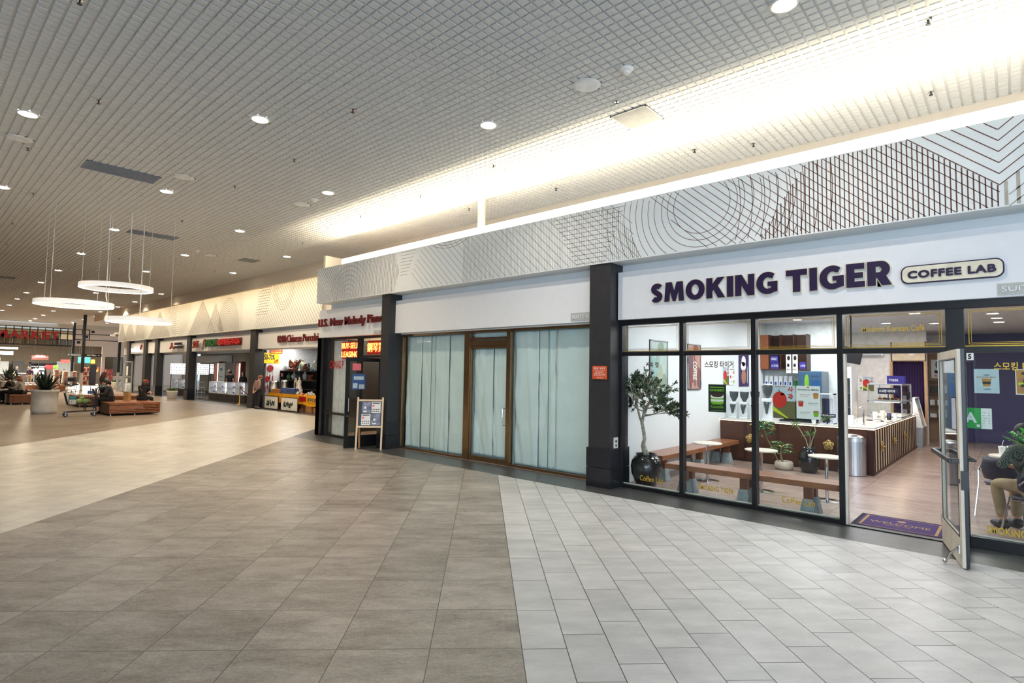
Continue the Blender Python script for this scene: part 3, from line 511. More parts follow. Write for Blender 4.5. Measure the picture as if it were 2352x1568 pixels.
def season(m, x, z, w, h, y):
    T(m, 'SEASONAL MENU', x + w * .06, y, z + h * .86, w * .88, h * .05, 0, .01); disc(m, x + w * .5, y, z + h * .96, w * .05, h * .02, 1)
    for cx, cz, mi in ((.82, .68, 3), (.19, .43, 1), (.82, .14, 2)):
        X, Z = x + w * cx, z + h * cz; m.add([(X - w * .09, y, Z - h * .06), (X + w * .09, y, Z - h * .06), (X + w * .12, y, Z + h * .09), (X - w * .12, y, Z + h * .09)], [(0, 1, 2, 3)], mi); disc(m, X, y - .0012, Z + h * .09, w * .12, h * .03, 4)
    for cz, s in ((.72, 'APPLE PIE LATTE'), (.47, 'APPLE TEA'), (.19, 'MATCHA APPLE CLOUD')): T(m, s, x + w * (.16 if 'TEA' not in s else .5), y, z + h * cz, w * .40, h * .022, 1 if 'PIE' in s else 0, .01); quad(m, x + w * (.16 if 'TEA' not in s else .5), z + h * (cz - .04), x + w * (.5 if 'TEA' not in s else .85), z + h * (cz - .035), y, 0)
SEA = [PK['white'], PK['ink'], PK['red'], PK['green'], PK['amber'], PK['tan']]
flat('menu_poster', 'white seasonal menu sheet with three drinks, taped beside the apple poster', 'poster', -2.16, 1.27, -1.875, 1.70, Yg + .02, SEA, season)
def drink(m, x, z, w, h, y):
    T(m, 'OSO', x + w * .4, y, z + h * .72, w * .22, h * .06, 0, .02); T(m, 'BANANA MILK', x + w * .1, y, z + h * .64, w * .8, h * .05, 3, .02); m.add([(x + w * .36, y, z + h * .28), (x + w * .64, y, z + h * .28), (x + w * .7, y, z + h * .6), (x + w * .3, y, z + h * .6)], [(0, 1, 2, 3)], 3); quad(m, x + w * .34, z + h * .38, x + w * .66, z + h * .48, y - .0012, 2); T(m, 'Latte', x + w * .38, y, z + h * .13, w * .28, h * .09, 0, 0)
flat('drink_poster', 'pale poster of a layered drink on the cafe window right of the open door', 'poster', -0.34, 1.67, -0.13, 1.935, Yg + .02, [PK['sky'], PK['ink'], PK['red'], PK['dgreen'], PK['amber']], drink)
def food(m, x, z, w, h, y):
    random.seed(4); quad(m, x + .008, z + .008, x + w - .008, z + h - .008, y, 0)
    for i in range(26): disc(m, x + random.uniform(.03, w - .03), y - .001 - i * 2e-4, z + random.uniform(.03, h - .03), .022, .016, 1 + i % 3)
flat('food_poster', 'poster of golden fried food at the right edge of the cafe window', 'poster', 0.0, 1.665, .24, 1.935, Yg + .02, [PK['white'], PK['amber'], PK['tan'], PK['brown'], PK['lime']], food)
def grade(m, x, z, w, h, y):
    quad(m, x, z, x + w * .70, z + h, y, 0); T(m, 'A', x + w * .24, y - .0012, z + h * .28, w * .34, h * .5, 1, .04); quad(m, x + w * .57, z + h * .08, x + w * .66, z + h * .2, y - .0012, 1)
    for k in range(5): quad(m, x + w * .74, z + h * (.25 + .13 * k), x + w * (.8 + .03 * (k % 3)), z + h * (.265 + .13 * k), y, 2); T(m, 'OK', x + w * .9, y, z + h * (.25 + .13 * k), w * .05, h * .03, 2)
flat('inspection_card', 'green and white letter grade card on the cafe window beside the door', 'poster', -0.50, 1.28, -0.20, 1.505, Yg + .02, [PK['white'], mk('grade_green', 40, 168, 74, .5), PK['white'], PK['ink']], grade)
flat('number_decal', 'small black and white number five plate on the cafe door post', 'sign', -0.405, 2.03, -0.335, 2.11, Yg - .045, [PK['white'], PK['ink']], lambda m, x, z, w, h, y: (quad(m, x, z, x + w * .12, z + h, y, 0), T(m, '5', x + w * .3, y, z + h * .15, w * .42, h * .7, 0, .04)))
# open cafe door
D_ = thing('door', 'cream painted glass door of the cafe standing open', 'door', (-.655, 7.97, 0.012), math.atan2(-1.025, .235), None, True, 'structure'); D_.name = 'door_1'; ORG['door_1'] = (0, 0, 0)
L_, H_, TH = 1.05, 2.10, .045; DCREAM = mk('door_cream', 226, 218, 200, 0.5, nscale=5)
m = MB(); m.box(0, 0, 0, .085, .03, H_); m.box(L_ - .09, 0, 0, L_, .03, H_); m.box(.085, 0, 0, L_ - .09, .03, .27); m.box(.085, 0, H_ - .085, L_ - .09, .03, H_); m.build('leaf_frame', DCREAM, D_, bevel=0.003)
m = MB(); m.box(0, .0301, 0, .085, TH, H_); m.box(L_ - .09, .0301, 0, L_ + .004, TH + .012, H_); m.box(.085, .0301, 0, L_ - .09, TH, .27); m.box(.085, .0301, H_ - .085, L_ - .09, TH, H_); m.build('outer_frame', BLK, D_)
m = MB(); m.box(.085, .018, .27, L_ - .09, .024, H_ - .085); m.build('pane', GLS, D_)
m = MB()
for a in ((.085, .27, .097, H_ - .085), (L_ - .102, .27, L_ - .09, H_ - .085), (.085, .27, L_ - .09, .282), (.085, H_ - .097, L_ - .09, H_ - .085)): m.box(a[0], -.003, a[1], a[2], .003, a[3])
m.build('glazing_bead', BLK, D_)
m = MB(); m.box(.02, -.075, .99, .075, -.0, 1.03); m.box(L_ - .075, -.07, .99, L_ - .02, 0, 1.03); m.box(.02, -.085, .985, L_ - .02, -.055, 1.03); m.build('push_bar', BLK, D_, bevel=.004)
m = MB(); m.tube([(L_ - .07, .045, 1.02), (L_ - .07, .13, 1.02), (L_ - .35, .13, 1.02)], .013, 8); m.build('pull_handle', BLK, D_)
m = MB(); m.box(L_ - .0, .005, .74, L_ + .02, .065, .92); m.box(L_ - .03, -.012, .80, L_ - .005, 0, .84); m.build('lock', BLK, D_)
m = MB(); m.box(L_ - .10, -.018, .12, L_ - .05, 0, .20); m.tube([(L_ - .075, -.02, .17), (L_ - .12, -.07, .10), (L_ - .14, -.11, .008)], .011, 8); m.ball((L_ - .14, -.115, .012), .02, 10, 6); m.build('kick_stand', CHROME, D_)
m = MB(); m.box(0.0, -.006, 1.9, .02, .03, 2.0); m.box(0, -.006, .2, .02, .03, .3); m.build('hinge', STEEL, D_)
# ---------------------------------------------------------------- papered shop front
Yp = 8.12; G2 = thing('window', 'bronze framed shop front with its glass papered over', 'window', (-8.1, Yp, 0), kind='structure'); G2.name = 'window_2'; ORG['window_2'] = (-8.1, Yp, 0)
m = MB(); m.box(-10.86, Yp - .05, 2.63, -5.25, Yp + .06, 2.70)
for x0, x1 in ((-10.86, -10.80), (-8.66, -8.50), (-7.44, -7.34), (-5.44, -5.25)): m.box(x0, Yp - .05, 0, x1, Yp + .06, 2.629)
m.box(-10.86, Yp - .047, 0, -8.5, Yp + .058, .045); m.box(-7.4, Yp - .047, 0, -5.25, Yp + .058, .045); m.box(-8.5, Yp - .05, 2.48, -7.44, Yp + .06, 2.53); m.box(-8.5, Yp - .045, 2.37, -7.44, Yp + .045, 2.46)
m.build('frame', BRONZE, G2, bevel=.003)
for x0, x1 in ((-10.80, -9.79), (-9.785, -8.66), (-7.34, -6.42), (-6.415, -5.44)): m = MB(); m.box(x0, Yp, .045, x1, Yp + .008, 2.63); m.build('pane', GLS, G2)
m = MB(); m.box(-8.5, Yp, 2.53, -7.44, Yp + .008, 2.63); m.build('transom_pane', GLS, G2)
m = MB(); m.box(-9.792, Yp - .001, .045, -9.783, Yp + .009, 2.63); m.box(-6.422, Yp - .001, .045, -6.413, Yp + .009, 2.63); m.build('glass_joint', mk('glass_edge_teal', 84, 130, 124, .2), G2)
d2 = thing('door', 'bronze framed papered glass door of the closed shop', 'door', (-7.97, Yp, 0), kind='structure'); d2.name = 'door_2'; ORG['door_2'] = (-7.97, Yp, 0)
m = MB(); m.box(-8.495, Yp - .035, .012, -7.445, Yp + .03, .10); m.box(-8.495, Yp - .03, 2.30, -7.445, Yp + .03, 2.365); m.box(-8.495, Yp - .02, .1, -8.47, Yp + .02, 2.3); m.box(-7.47, Yp - .02, .1, -7.445, Yp + .02, 2.3); m.build('rail', BRONZE, d2, bevel=.003)
m = MB(); m.box(-8.47, Yp - .004, .10, -7.47, Yp + .006, 2.30); m.build('pane', GLS, d2)
m = MB(); m.tube([(-7.50, Yp - .004, 1.10), (-7.50, Yp - .07, 1.10), (-7.50, Yp - .075, .94), (-7.50, Yp - .07, .77), (-7.50, Yp - .004, .77)], .011, 10); m.build('pull_handle', CHROME, d2)
m = MB(); m.lathe([(.012, 0), (.012, .006)], (-7.62, Yp - .04, .05), 12); m.build('lock', CHROME, d2)
PAPER = mk('kraft_backing_white', 228, 240, 240, 0.75, noise=.02, nscale=3, bump=.5, bscale=5.0)
def sheet(x0, x1, z0, z1, y, sd):
    rr = np.random.default_rng(sd); nx, nz = 14, 60; X, Z = np.meshgrid(np.linspace(0, 1, nx), np.linspace(0, 1, nz), indexing='ij'); D = np.zeros_like(X)
    for _ in range(16):
        a = rr.uniform(-.9, .9); c0 = rr.uniform(-.3, 1.3); d = (X + a * Z * 1.6 - c0); D += rr.uniform(-.022, .022) * np.exp(-(d / rr.uniform(.03, .10)) ** 2)
    D += .004 * np.sin(X * 5 + sd) * np.sin(Z * 4 + sd); D = np.clip(D, -.034, .034)
    vs = [(x0 + (x1 - x0) * X[i, j], y + D[i, j], z0 + (z1 - z0) * Z[i, j]) for i in range(nx) for j in range(nz)]
    return vs, [(i * nz + j, (i + 1) * nz + j, (i + 1) * nz + j + 1, i * nz + j + 1) for i in range(nx - 1) for j in range(nz - 1)]
for k, (x0, x1, z0, z1, yo, lb) in enumerate(((-10.74, -10.205, .06, 2.62, 0, 'first from the left column'), (-10.2, -9.72, .07, 2.62, .012, 'narrow one left of the left glass joint'), (-9.715, -9.245, .05, 2.62, 0, 'one right of the left glass joint'), (-9.24, -8.64, .05, 2.62, .012, 'one beside the left door jamb'), (-8.45, -7.9, .12, 2.3, .0, 'hinge half of the door'), (-7.895, -7.48, .12, 2.3, .012, 'behind the chrome door pull'), (-8.49, -7.45, 2.53, 2.625, 0, 'short strip above the door'), (-7.30, -6.7, .05, 2.62, 0, 'one right of the door'), (-6.695, -6.295, .05, 2.62, .012, 'one over the right glass joint'), (-6.29, -5.43, .05, 2.62, 0, 'widest, beside the right column'))):
    m = MB(); m.add(*sheet(x0, x1, z0, z1, Yp + .06 + yo, k)); o = m.build('window_paper', PAPER, None, smooth=True); md = o.modifiers.new('th', 'SOLIDIFY'); md.thickness = .001
    tag(o, 'creased white paper on the closed shop glass, ' + lb, 'paper', 'paper sheets over the closed shop front')
m = MB(); m.box(-10.8, Yp + .112, 0, -5.3, Yp + .12, 3.1); struct('wall_back', m, mk('pale_backing_wall', 196, 212, 214, .7), 'pale backing wall glimpsed behind the window paper', 'wall')
# ---------------------------------------------------------------- piano shop front
Yq = 8.08; G3 = thing('window', 'black framed front of the piano shop', 'window', (-12.8, Yq, 0), kind='structure'); G3.name = 'window_3'; ORG['window_3'] = (-12.8, Yq, 0)
m = MB(); m.box(-14.62, Yq - .1, 0, -14.30, Yq + .1, 2.7); m.box(-14.3, Yq - .04, 2.64, -11.2, Yq + .06, 2.70)
for x0, x1 in ((-14.3, -14.14), (-12.70, -12.56), (-11.36, -11.16)): m.box(x0, Yq - .04, 0, x1, Yq + .06, 2.639)
m.box(-14.3, Yq - .037, .60, -12.7, Yq + .05, .66); m.box(-14.3, Yq - .037, 0, -12.7, Yq + .05, .06); m.box(-12.7, Yq - .037, 2.14, -11.2, Yq + .06, 2.20); m.build('frame', BLK, G3, bevel=.003)
m = MB(); m.box(-14.14, Yq, .66, -12.7, Yq + .006, 2.64); m.build('pane', GLS, G3); m = MB(); m.box(-14.14, Yq, .06, -12.7, Yq + .006, .60); m.build('pane', GLS, G3); m = MB(); m.box(-12.56, Yq, 2.2, -11.36, Yq + .006, 2.64); m.build('transom_pane', GLS, G3)
m = MB(); m.text('CANAS P', (-14.11, Yq - .004, 1.85), ux, uz, .72, .22, .001, .02); m.build('lettering', RED, G3)
for k, x in enumerate((-14.10, -13.77)):
    m = MB(); m.box(x, Yq + .12, .02, x + .30, Yq + .16, 2.62); o = m.build('upright_board', mk('panel_white', 226, 226, 230, .5), None); tag(o, ('white upright panel just inside the piano shop window at its dark end wall', 'second white upright panel inside the piano shop window')[k], 'panel', 'white panels inside the piano shop window')
def dglass():
    t = thing('door', 'black framed glass door of the piano shop standing open', 'door', (-11.47, 7.98, .01), math.atan2(-.96, -.06), None, True, 'structure'); t.name = 'door_3'; ORG['door_3'] = (0, 0, 0); L, H = .96, 2.10
    m = MB(); m.box(0, -.02, 0, .09, .02, H); m.box(L - .09, -.02, 0, L, .02, H); m.box(.09, -.02, 0, L - .09, .02, .28); m.box(.09, -.02, H - .09, L - .09, .02, H); m.build('leaf_frame', BLK, t, bevel=.003)
    m = MB(); m.box(.09, -.004, .28, L - .09, .004, H - .09); m.build('pane', GLS, t)
    m = MB(); m.tube([(L - .05, .02, 1.15), (L - .05, .08, 1.15), (L - .05, .08, .85), (L - .05, .02, .85)], .012, 8); m.build('pull_handle', STEEL, t); m = MB(); m.ball((L - .05, .028, .74), .022, 10, 8); m.build('lock', CHROME, t)
    m = MB(); m.box(L - .50, .005, 1.35, L - .16, .008, 1.72); m.build('notice', mk('notice_blue', 62, 92, 150, .5), t); m = MB(); m.box(L - .48, .0085, 1.37, L - .34, .0095, 1.47); m.box(L - .30, .0085, 1.38, L - .18, .0095, 1.5); m.box(L - .46, .0085, 1.58, L - .2, .0095, 1.66); m.build('notice_print', PK['sky'], t)
    m = MB(); m.box(L - .38, .005, 1.80, L - .16, .008, 1.96); m.build('sticker', PK['pink'], t); m = MB(); m.box(L - .09, -.012, 1.2, L - .03, .012, 1.24); m.build('latch', STEEL, t)
dglass()
NEON = mat('neon_tube', (1, .25, .08), emit=7, ecol=(1.0, .22, .05), noise=0); NEONB = mat('neon_backing', (.25, .01, .01), emit=.12, ecol=(1, .03, .01), noise=0)  # backing emits faint red to imitate the glow of the tubes on it
def neon(name, label, x0, z0, x1, z1, lines):
    t = thing(name, label, 'neon sign', ((x0 + x1) / 2, Yq + .06, z0)); m = MB(); m.box(x0, Yq + .07, z0, x1, Yq + .075, z1); m.build('backing', NEONB, t); m = MB(); n = len(lines); h = (z1 - z0) / n
    for k, s in enumerate(lines): m.text(s, (x0 + .03, Yq + .055, z1 - h * (k + 1) + h * .18), ux, uz, x1 - x0 - .06, h * .66, .012, -.006)
    m.build('tube_lettering', NEON, t)
    m = MB(); m.tube([(x0 + .1, Yq + .072, z1), (x0 + .1, Yq + .072, 2.66)], .003, 6); m.tube([(x1 - .1, Yq + .072, z1), (x1 - .1, Yq + .072, 2.66)], .003, 6); m.build('hanging_wire', BLK, t)
neon('neon_sign', 'red neon window sign in Latter letters over the piano shop window'.replace('Latter', 'Latin'), -13.62, 2.12, -12.76, 2.58, ['BUY-SELL', 'LEASING']); neon('neon_sign', 'red and yellow neon sign in Chinese characters above the piano shop door', -12.40, 2.22, -11.40, 2.58, ['鋼琴買賣'])
t = thing('canvas_print', 'dark canvas print of a bright microphone inside the piano shop', 'picture', (-16.2, 11.9, .95)); m = MB(); m.box(-16.6, 12.54, .85, -15.6, 12.60, 1.62); m.build('canvas', PK['ink'], t); m = MB(); m.ball((-16.2, 12.53, 1.35), (.16, .006, .13), 14, 8, 0); m.add([(-16.3, 12.525, 1.25), (-16.1, 12.525, 1.25), (-16.16, 12.525, .95), (-16.24, 12.525, .95)], [(0, 1, 2, 3)], 1); m.build('print', [PK['red'], PK['green']], t)
t = thing('reception_desk', 'dark desk inside the piano shop doorway', 'desk', (-13.2, 11, 0)); m = MB(); m.box(-14.0, 10.8, .72, -12.4, 11.4, .78); m.build('top', BLK, t); m = MB(); m.box(-13.95, 10.85, 0, -12.45, 10.9, .72); m.box(-13.95, 10.9, 0, -13.9, 11.35, .72); m.box(-12.5, 10.9, 0, -12.45, 11.35, .72); m.build('panel', BLK, t)
t = thing('paper_roll', 'white roll standing on the desk inside the piano shop', 'roll', (-14.3, 11.1, .78)); m = MB(); m.lathe([(.07, .78), (.07, 1.12)], (-14.3, 11.1, 0), 18); m.build('roll', PAPERW, t)
# ---------------------------------------------------------------- shop signs and small things on the fronts
SY = 7.88
PURL = mk('letter_purple', 38, 22, 62, .4); CRM = mk('letter_cream', 238, 230, 206, .4)
def stroke(pts, w):
    L = []; R_ = []; n = len(pts)
    for i, p in enumerate(pts):
        a, b = pts[max(0, i - 1)], pts[min(n - 1, i + 1)]; d = math.hypot(b[0] - a[0], b[1] - a[1]); nx, ny = -(b[1] - a[1]) / d, (b[0] - a[0]) / d; L.append((p[0] + nx * w / 2, p[1] + ny * w / 2)); R_.append((p[0] - nx * w / 2, p[1] - ny * w / 2))
    return L + R_[::-1]
def arc(cx, cy, rx, ry, a0, a1, n=22): return [(cx + rx * math.cos(math.radians(a0 + (a1 - a0) * i / n)), cy + ry * math.sin(math.radians(a0 + (a1 - a0) * i / n))) for i in range(n + 1)]
GLY = {'I': (.30, [[(0, 0), (.30, 0), (.30, 1), (0, 1)]]), 'T': (.86, [[(.28, 0), (.58, 0), (.58, .74), (.86, .74), (.86, 1), (0, 1), (0, .74), (.28, .74)]]), 'E': (.66, [[(0, 0), (.66, 0), (.66, .24), (.29, .24), (.29, .385), (.60, .385), (.60, .615), (.29, .615), (.29, .76), (.65, .76), (.65, 1), (0, 1)]]),
    'K': (.92, [[(0, 0), (.29, 0), (.29, .34), (.36, .42), (.58, 0), (.92, 0), (.56, .60), (.89, 1), (.54, 1), (.29, .68), (.29, 1), (0, 1)]]), 'M': (1.08, [[(0, 0), (.27, 0), (.31, .58), (.47, 0), (.62, 0), (.78, .58), (.81, 0), (1.08, 0), (1.0, 1), (.68, 1), (.545, .50), (.40, 1), (.08, 1)]]), 'N': (.88, [[(0, 0), (.28, 0), (.28, .53), (.58, 0), (.88, 0), (.88, 1), (.60, 1), (.60, .47), (.30, 1), (0, 1)]]),
    'O': (.98, [arc(.49, .5, .49, .515, 0, 360, 40)[:-1], arc(.49, .5, .20, .27, 0, 360, 32)[:-1]]), 'G': (.92, [arc(.49, .5, .49, .515, 52, 300, 34) + [(.92, .10), (.92, .56), (.50, .56), (.50, .36), (.65, .36), (.65, .25)] + arc(.49, .5, .20, .265, 292, 68, 26) + [(.70, .70)]]),
    'R': (.82, [[(0, 0), (.29, 0), (.29, .33), (.34, .33), (.50, 0), (.84, 0), (.645, .385)] + arc(.47, .67, .31, .33, -50, 90, 18) + [(0, 1)], [(.29, .54), (.29, .78), (.40, .78)] + arc(.40, .66, .10, .12, 80, -80, 10) + [(.40, .54)]]), 'S': (.68, [stroke(arc(.36, .705, .205, .165, 32, 230, 18) + arc(.315, .30, .205, .165, 52, -145, 18), .27)])}
def glyph_mesh(ch, off, dep):
    cu = bpy.data.curves.new('g', 'CURVE'); cu.dimensions = '2D'; cu.fill_mode = 'BOTH'; cu.extrude = dep / 2; cu.offset = off
    for P in GLY[ch][1]:
        sp_ = cu.splines.new('POLY'); sp_.points.add(len(P) - 1); sp_.use_cyclic_u = True
        for i, (x, y) in enumerate(P): sp_.points[i].co = (x, y, 0, 1)
    o = bpy.data.objects.new('g', cu); C.objects.link(o); bpy.context.view_layer.update(); me = bpy.data.meshes.new_from_object(o.evaluated_get(bpy.context.evaluated_depsgraph_get())); V = [v.co[:] for v in me.vertices]; Fs = [tuple(p.vertices) for p in me.polygons]; bpy.data.objects.remove(o); bpy.data.curves.remove(cu); bpy.data.meshes.remove(me); return V, Fs
t = thing('shop_sign', 'large dark purple capital letters with cream outlines over the cafe front', 'sign', (-4.19, SY, 2.93))
for off, yf, c, nm in ((.042, -.012, CRM, 'outline'), (0.0, -.030, PURL, 'lettering')):
    m = MB()
    for word, x0, x1, z0, h in (('SMOKING', -4.19, -2.33, 2.932, .293), ('TIGER', -2.22, -1.06, 2.926, .293)):
        tot = sum(GLY[c_][0] for c_ in word) + .10 * (len(word) - 1); k = (x1 - x0) / tot; x = x0
        for c_ in word:
            V, Fs = glyph_mesh(c_, off, .06); m.add([(x + v[0] * k, SY + yf - v[2] * .28, z0 + v[1] * h) for v in V], Fs); x += (GLY[c_][0] + .10) * k
    m.build(nm, c, t)
def rrect(m, x0, z0, x1, z1, r, y, d, mi=0):
    P = []
    for cx, cz, a in ((x1 - r, z1 - r, 0), (x0 + r, z1 - r, 90), (x0 + r, z0 + r, 180), (x1 - r, z0 + r, 270)): P += [(cx + r * math.cos(math.radians(a + k * 15)), y, cz + r * math.sin(math.radians(a + k * 15))) for k in range(7)]
    m.prism(P, (0, -d, 0), mi)
t = thing('shop_sign', 'cream rounded plate with purple border and small capital letters over the cafe front', 'sign', (-.5, SY, 2.92)); m = MB(); rrect(m, -.965, 2.915, -.055, 3.125, .075, SY - .001, .03); m.build('border', PURL, t); m = MB(); rrect(m, -.952, 2.928, -.068, 3.112, .065, SY - .031, .006); m.build('plate', CRM, t); m = MB(); m.text('COFFEE LAB', (-.90, SY - .037, 2.972), ux, uz, .78, .09, .012, 1.0, 0, .006); m.build('lettering', PURL, t)
PLATE = mk('suite_plate', 190, 190, 184, .4); 
def plate(label, x0, z0, x1, z1, s):
    t = thing('suite_plate', label, 'sign', (x0, SY, z0), group='small suite number plates'); m = MB(); m.box(x0, SY - .012, z0, x1, SY - .001, z1); m.build('plate', PLATE, t); m = MB(); m.text(s, (x0 + .03, SY - .0125, z0 + .035), ux, uz, x1 - x0 - .06, z1 - z0 - .07, .010, .0); m.build('lettering', WPANEL, t)
plate('small grey suite plate on the cafe sign board', -.115, 2.72, .42, 2.845, 'SUITE 105'); plate('small beige suite plate beside the column with the orange notice', -5.74, 2.73, -5.23, 2.865, 'SUITE 106'); plate('small grey suite plate under the piano shop lettering', -11.72, 2.715, -11.21, 2.80, 'SUITE 107')
LRED = mk('letter_red', 214, 44, 40, .3); LSIDE = mk('letter_dark_side', 104, 26, 26, .5)
def channel(name, label, spec, y, face, side):
    t = thing(name, label, 'sign', (spec[0][1], y, spec[0][2])); m = MB(); m2 = MB()
    for s in spec: m.text(s[0], (s[1] - .002, y - .05, s[2] - .008), ux, uz, s[3] + .010, s[4] + .010, .048, s[5]); m2.text(s[0], (s[1], y - .062, s[2]), ux, uz, s[3], s[4], .012, s[5])
    m.build('letter_returns', side, t); m2.build('letter_faces', face, t); return t
channel('shop_sign', 'red raised lettering over the piano shop', [('U.S. New Melody Piano', -14.28, 2.93, 3.05, .27, .012)], SY, LRED, LSIDE)
channel('shop_sign', 'red raised lettering over the porcelain shop', [('德鎮', -24.09, 2.98, .80, .30, .008), ('Chinese Porcelain', -23.17, 2.97, 2.80, .31, .004)], 11.3, LRED, LSIDE)
# optician sign: logo discs, green word and red characters
t = thing('shop_sign', 'boxed brown, green and red lettering over the optician', 'sign', (-32, 11.3, 2.93)); LBR = mk('letter_brown', 150, 60, 40, .4); LGR = mk('letter_green', 36, 96, 44, .4)
m = MB(); m.text('文', (-34.25, 11.20, 2.93), ux, uz, .42, .38, .095, .02); m.text('正', (-33.78, 11.20, 2.93), ux, uz, .36, .38, .095, .02); m.build('brown_characters', LBR, t)
m = MB(); m.lathe([(.16, 0), (.16, .095)], (0, 0, 0), 20); vs = [(-33.15 + v[0], 11.295 - v[2], 3.02 + v[1]) for v in m.v]; m.v = vs; m.build('logo_disc', mk('logo_blue_grey', 150, 170, 180, .4), t); m = MB(); m.lathe([(.2, 0), (.2, .095)], (0, 0, 0), 20); m.v = [(-32.72 + v[0], 11.295 - v[2], 3.18 + v[1]) for v in m.v]; m.build('logo_disc', LBR, t)
m = MB(); m.text('VISION', (-32.45, 11.20, 2.94), ux, uz, 1.75, .40, .095, .03); m.build('green_word', LGR, t); m = MB(); m.text('眼科眼鏡中心', (-30.62, 11.20, 2.99), ux, uz, 2.6, .32, .095, .02); m.build('red_characters', LRED, t); m = MB(); m.box(-30.66, 11.25, 2.97, -27.98, 11.299, 3.33); m.build('backing', LSIDE, t)
t = thing('shop_sign', 'small brown figure and dark lettering on the board left of the optician', 'sign', (-37.5, 11.3, 2.93)); m = MB(); m.text('人', (-38.2, 11.21, 2.93), ux, uz, .65, .38, .085, .03); m.build('brown_figure', LBR, t); m = MB(); m.text('OPTIC', (-37.3, 11.21, 3.15), ux, uz, 1.2, .14, .085, .03); m.text('DENTAL', (-37.4, 11.21, 2.94), ux, uz, 1.5, .14, .085, .03); m.build('dark_lettering', CHAR, t)
t = thing('shop_sign', 'small glowing white word with a red tick beside the aluminium door', 'sign', (-45.6, 11.3, 2.88)); m = MB(); m.text('verizon', (-46.5, 11.22, 2.88), ux, uz, 1.75, .30, .07, .02); m.build('white_word', mat('lit_white', (1, 1, 1), emit=1.4, noise=0), t); m = MB(); m.prism([(-44.72, 11.295, 3.08), (-44.64, 11.295, 3.0), (-44.35, 11.295, 3.34), (-44.48, 11.295, 3.34)], (0, -.07, 0)); m.build('red_tick', RED, t)
# orange notice, outlet
ORG_ = mk('notice_orange', 214, 84, 40, .45)
def notice(m, x, z, w, h, y):
    T(m, 'SEE SAY', x + w * .1, y, z + h * .74, w * .8, h * .16, 0, .0); T(m, 'something  something', x + w * .1, y, z + h * .64, w * .8, h * .05); T(m, 'SECURITY:', x + w * .2, y, z + h * .48, w * .6, h * .09); T(m, '562.739.6160', x + w * .12, y, z + h * .34, w * .76, h * .09, 0, .02); T(m, 'say something text us', x + w * .08, y, z + h * .24, w * .84, h * .05); quad(m, x + w * .32, z + h * .06, x + w * .36, z + h * .17, y, 0); T(m, 'THE SOURCE', x + w * .42, y, z + h * .07, w * .3, h * .06)
flat('notice_plate', 'orange security notice on the charcoal column beside the cafe', 'sign', -5.15, 1.73, -4.87, 1.945, 7.672, [ORG_, PK['white']], notice, th=.006)
t = thing('outlet_cover', 'white outlet plate low on the side of the column beside the cafe', 'outlet', (-4.82, 7.87, .63)); m = MB(); m.box(-4.821, 7.80, .625, -4.812, 7.93, .795); m.build('plate', RIMW, t, bevel=.002); m = MB(); m.lathe([(.02, 0), (.02, .006)], (0, 0, 0), 14); m.v = [(-4.812 + v[2], 7.865 + v[0], .735 + v[1]) for v in m.v]; m.box(-4.812, 7.85, .65, -4.808, 7.88, .685); m.build('socket', BLK, t)
# sandwich board before the piano shop
PINE = mk('pale_pine', 232, 208, 176, .5, nscale=30, stretch=(1, 1, .1)); PINE2 = mk('orange_pine', 212, 160, 104, .5, nscale=30, stretch=(1, 1, .1))
t = thing('sandwich_board', 'wooden A-frame board with four flyers before the piano shop', 'sandwich board', (-10.985, 7.325, 0), math.atan2(.45, .39), None, True)
def legbar(m, x, y0, y1, z1): m.add([(x - .02, y0 - .012, 0), (x + .02, y0 - .012, 0), (x + .02, y0 + .012, 0), (x - .02, y0 + .012, 0), (x - .02, y1 - .012, z1), (x + .02, y1 - .012, z1), (x + .02, y1 + .012, z1), (x - .02, y1 + .012, z1)], [(3, 2, 1, 0), (4, 5, 6, 7), (0, 1, 5, 4), (1, 2, 6, 5), (2, 3, 7, 6), (3, 0, 4, 7)])
for x in (-.28, .28):
    m = MB(); legbar(m, x, 0, .17, 1.19); m.build('front_leg', PINE, t, bevel=.003)
    m = MB(); legbar(m, x * .93, .40, .195, 1.12); m.build('rear_leg', PINE2, t, bevel=.003); m = MB(); m.tube([(x, .055, .40), (x * .93, .335, .40)], .004, 6); m.build('brace', STEEL, t)
yy = lambda z: z / 1.19 * .17
def slope_quad(m, x0, z0, x1, z1, off, mi=0, th=.004): m.add([(x0, yy(z0) + off, z0), (x1, yy(z0) + off, z0), (x1, yy(z1) + off, z1), (x0, yy(z1) + off, z1), (x0, yy(z0) + off + th, z0), (x1, yy(z0) + off + th, z0), (x1, yy(z1) + off + th, z1), (x0, yy(z1) + off + th, z1)], [(0, 1, 2, 3), (7, 6, 5, 4), (0, 4, 5, 1), (1, 5, 6, 2), (2, 6, 7, 3), (3, 7, 4, 0)], mi)
m = MB(); slope_quad(m, -.27, 1.10, .27, 1.14, -.014, 0, .03); slope_quad(m, -.27, .50, .27, .54, -.014, 0, .03); m.build('rail', PINE, t); m = MB(); slope_quad(m, -.27, .54, .27, 1.10, 0); m.build('board', BLK, t)
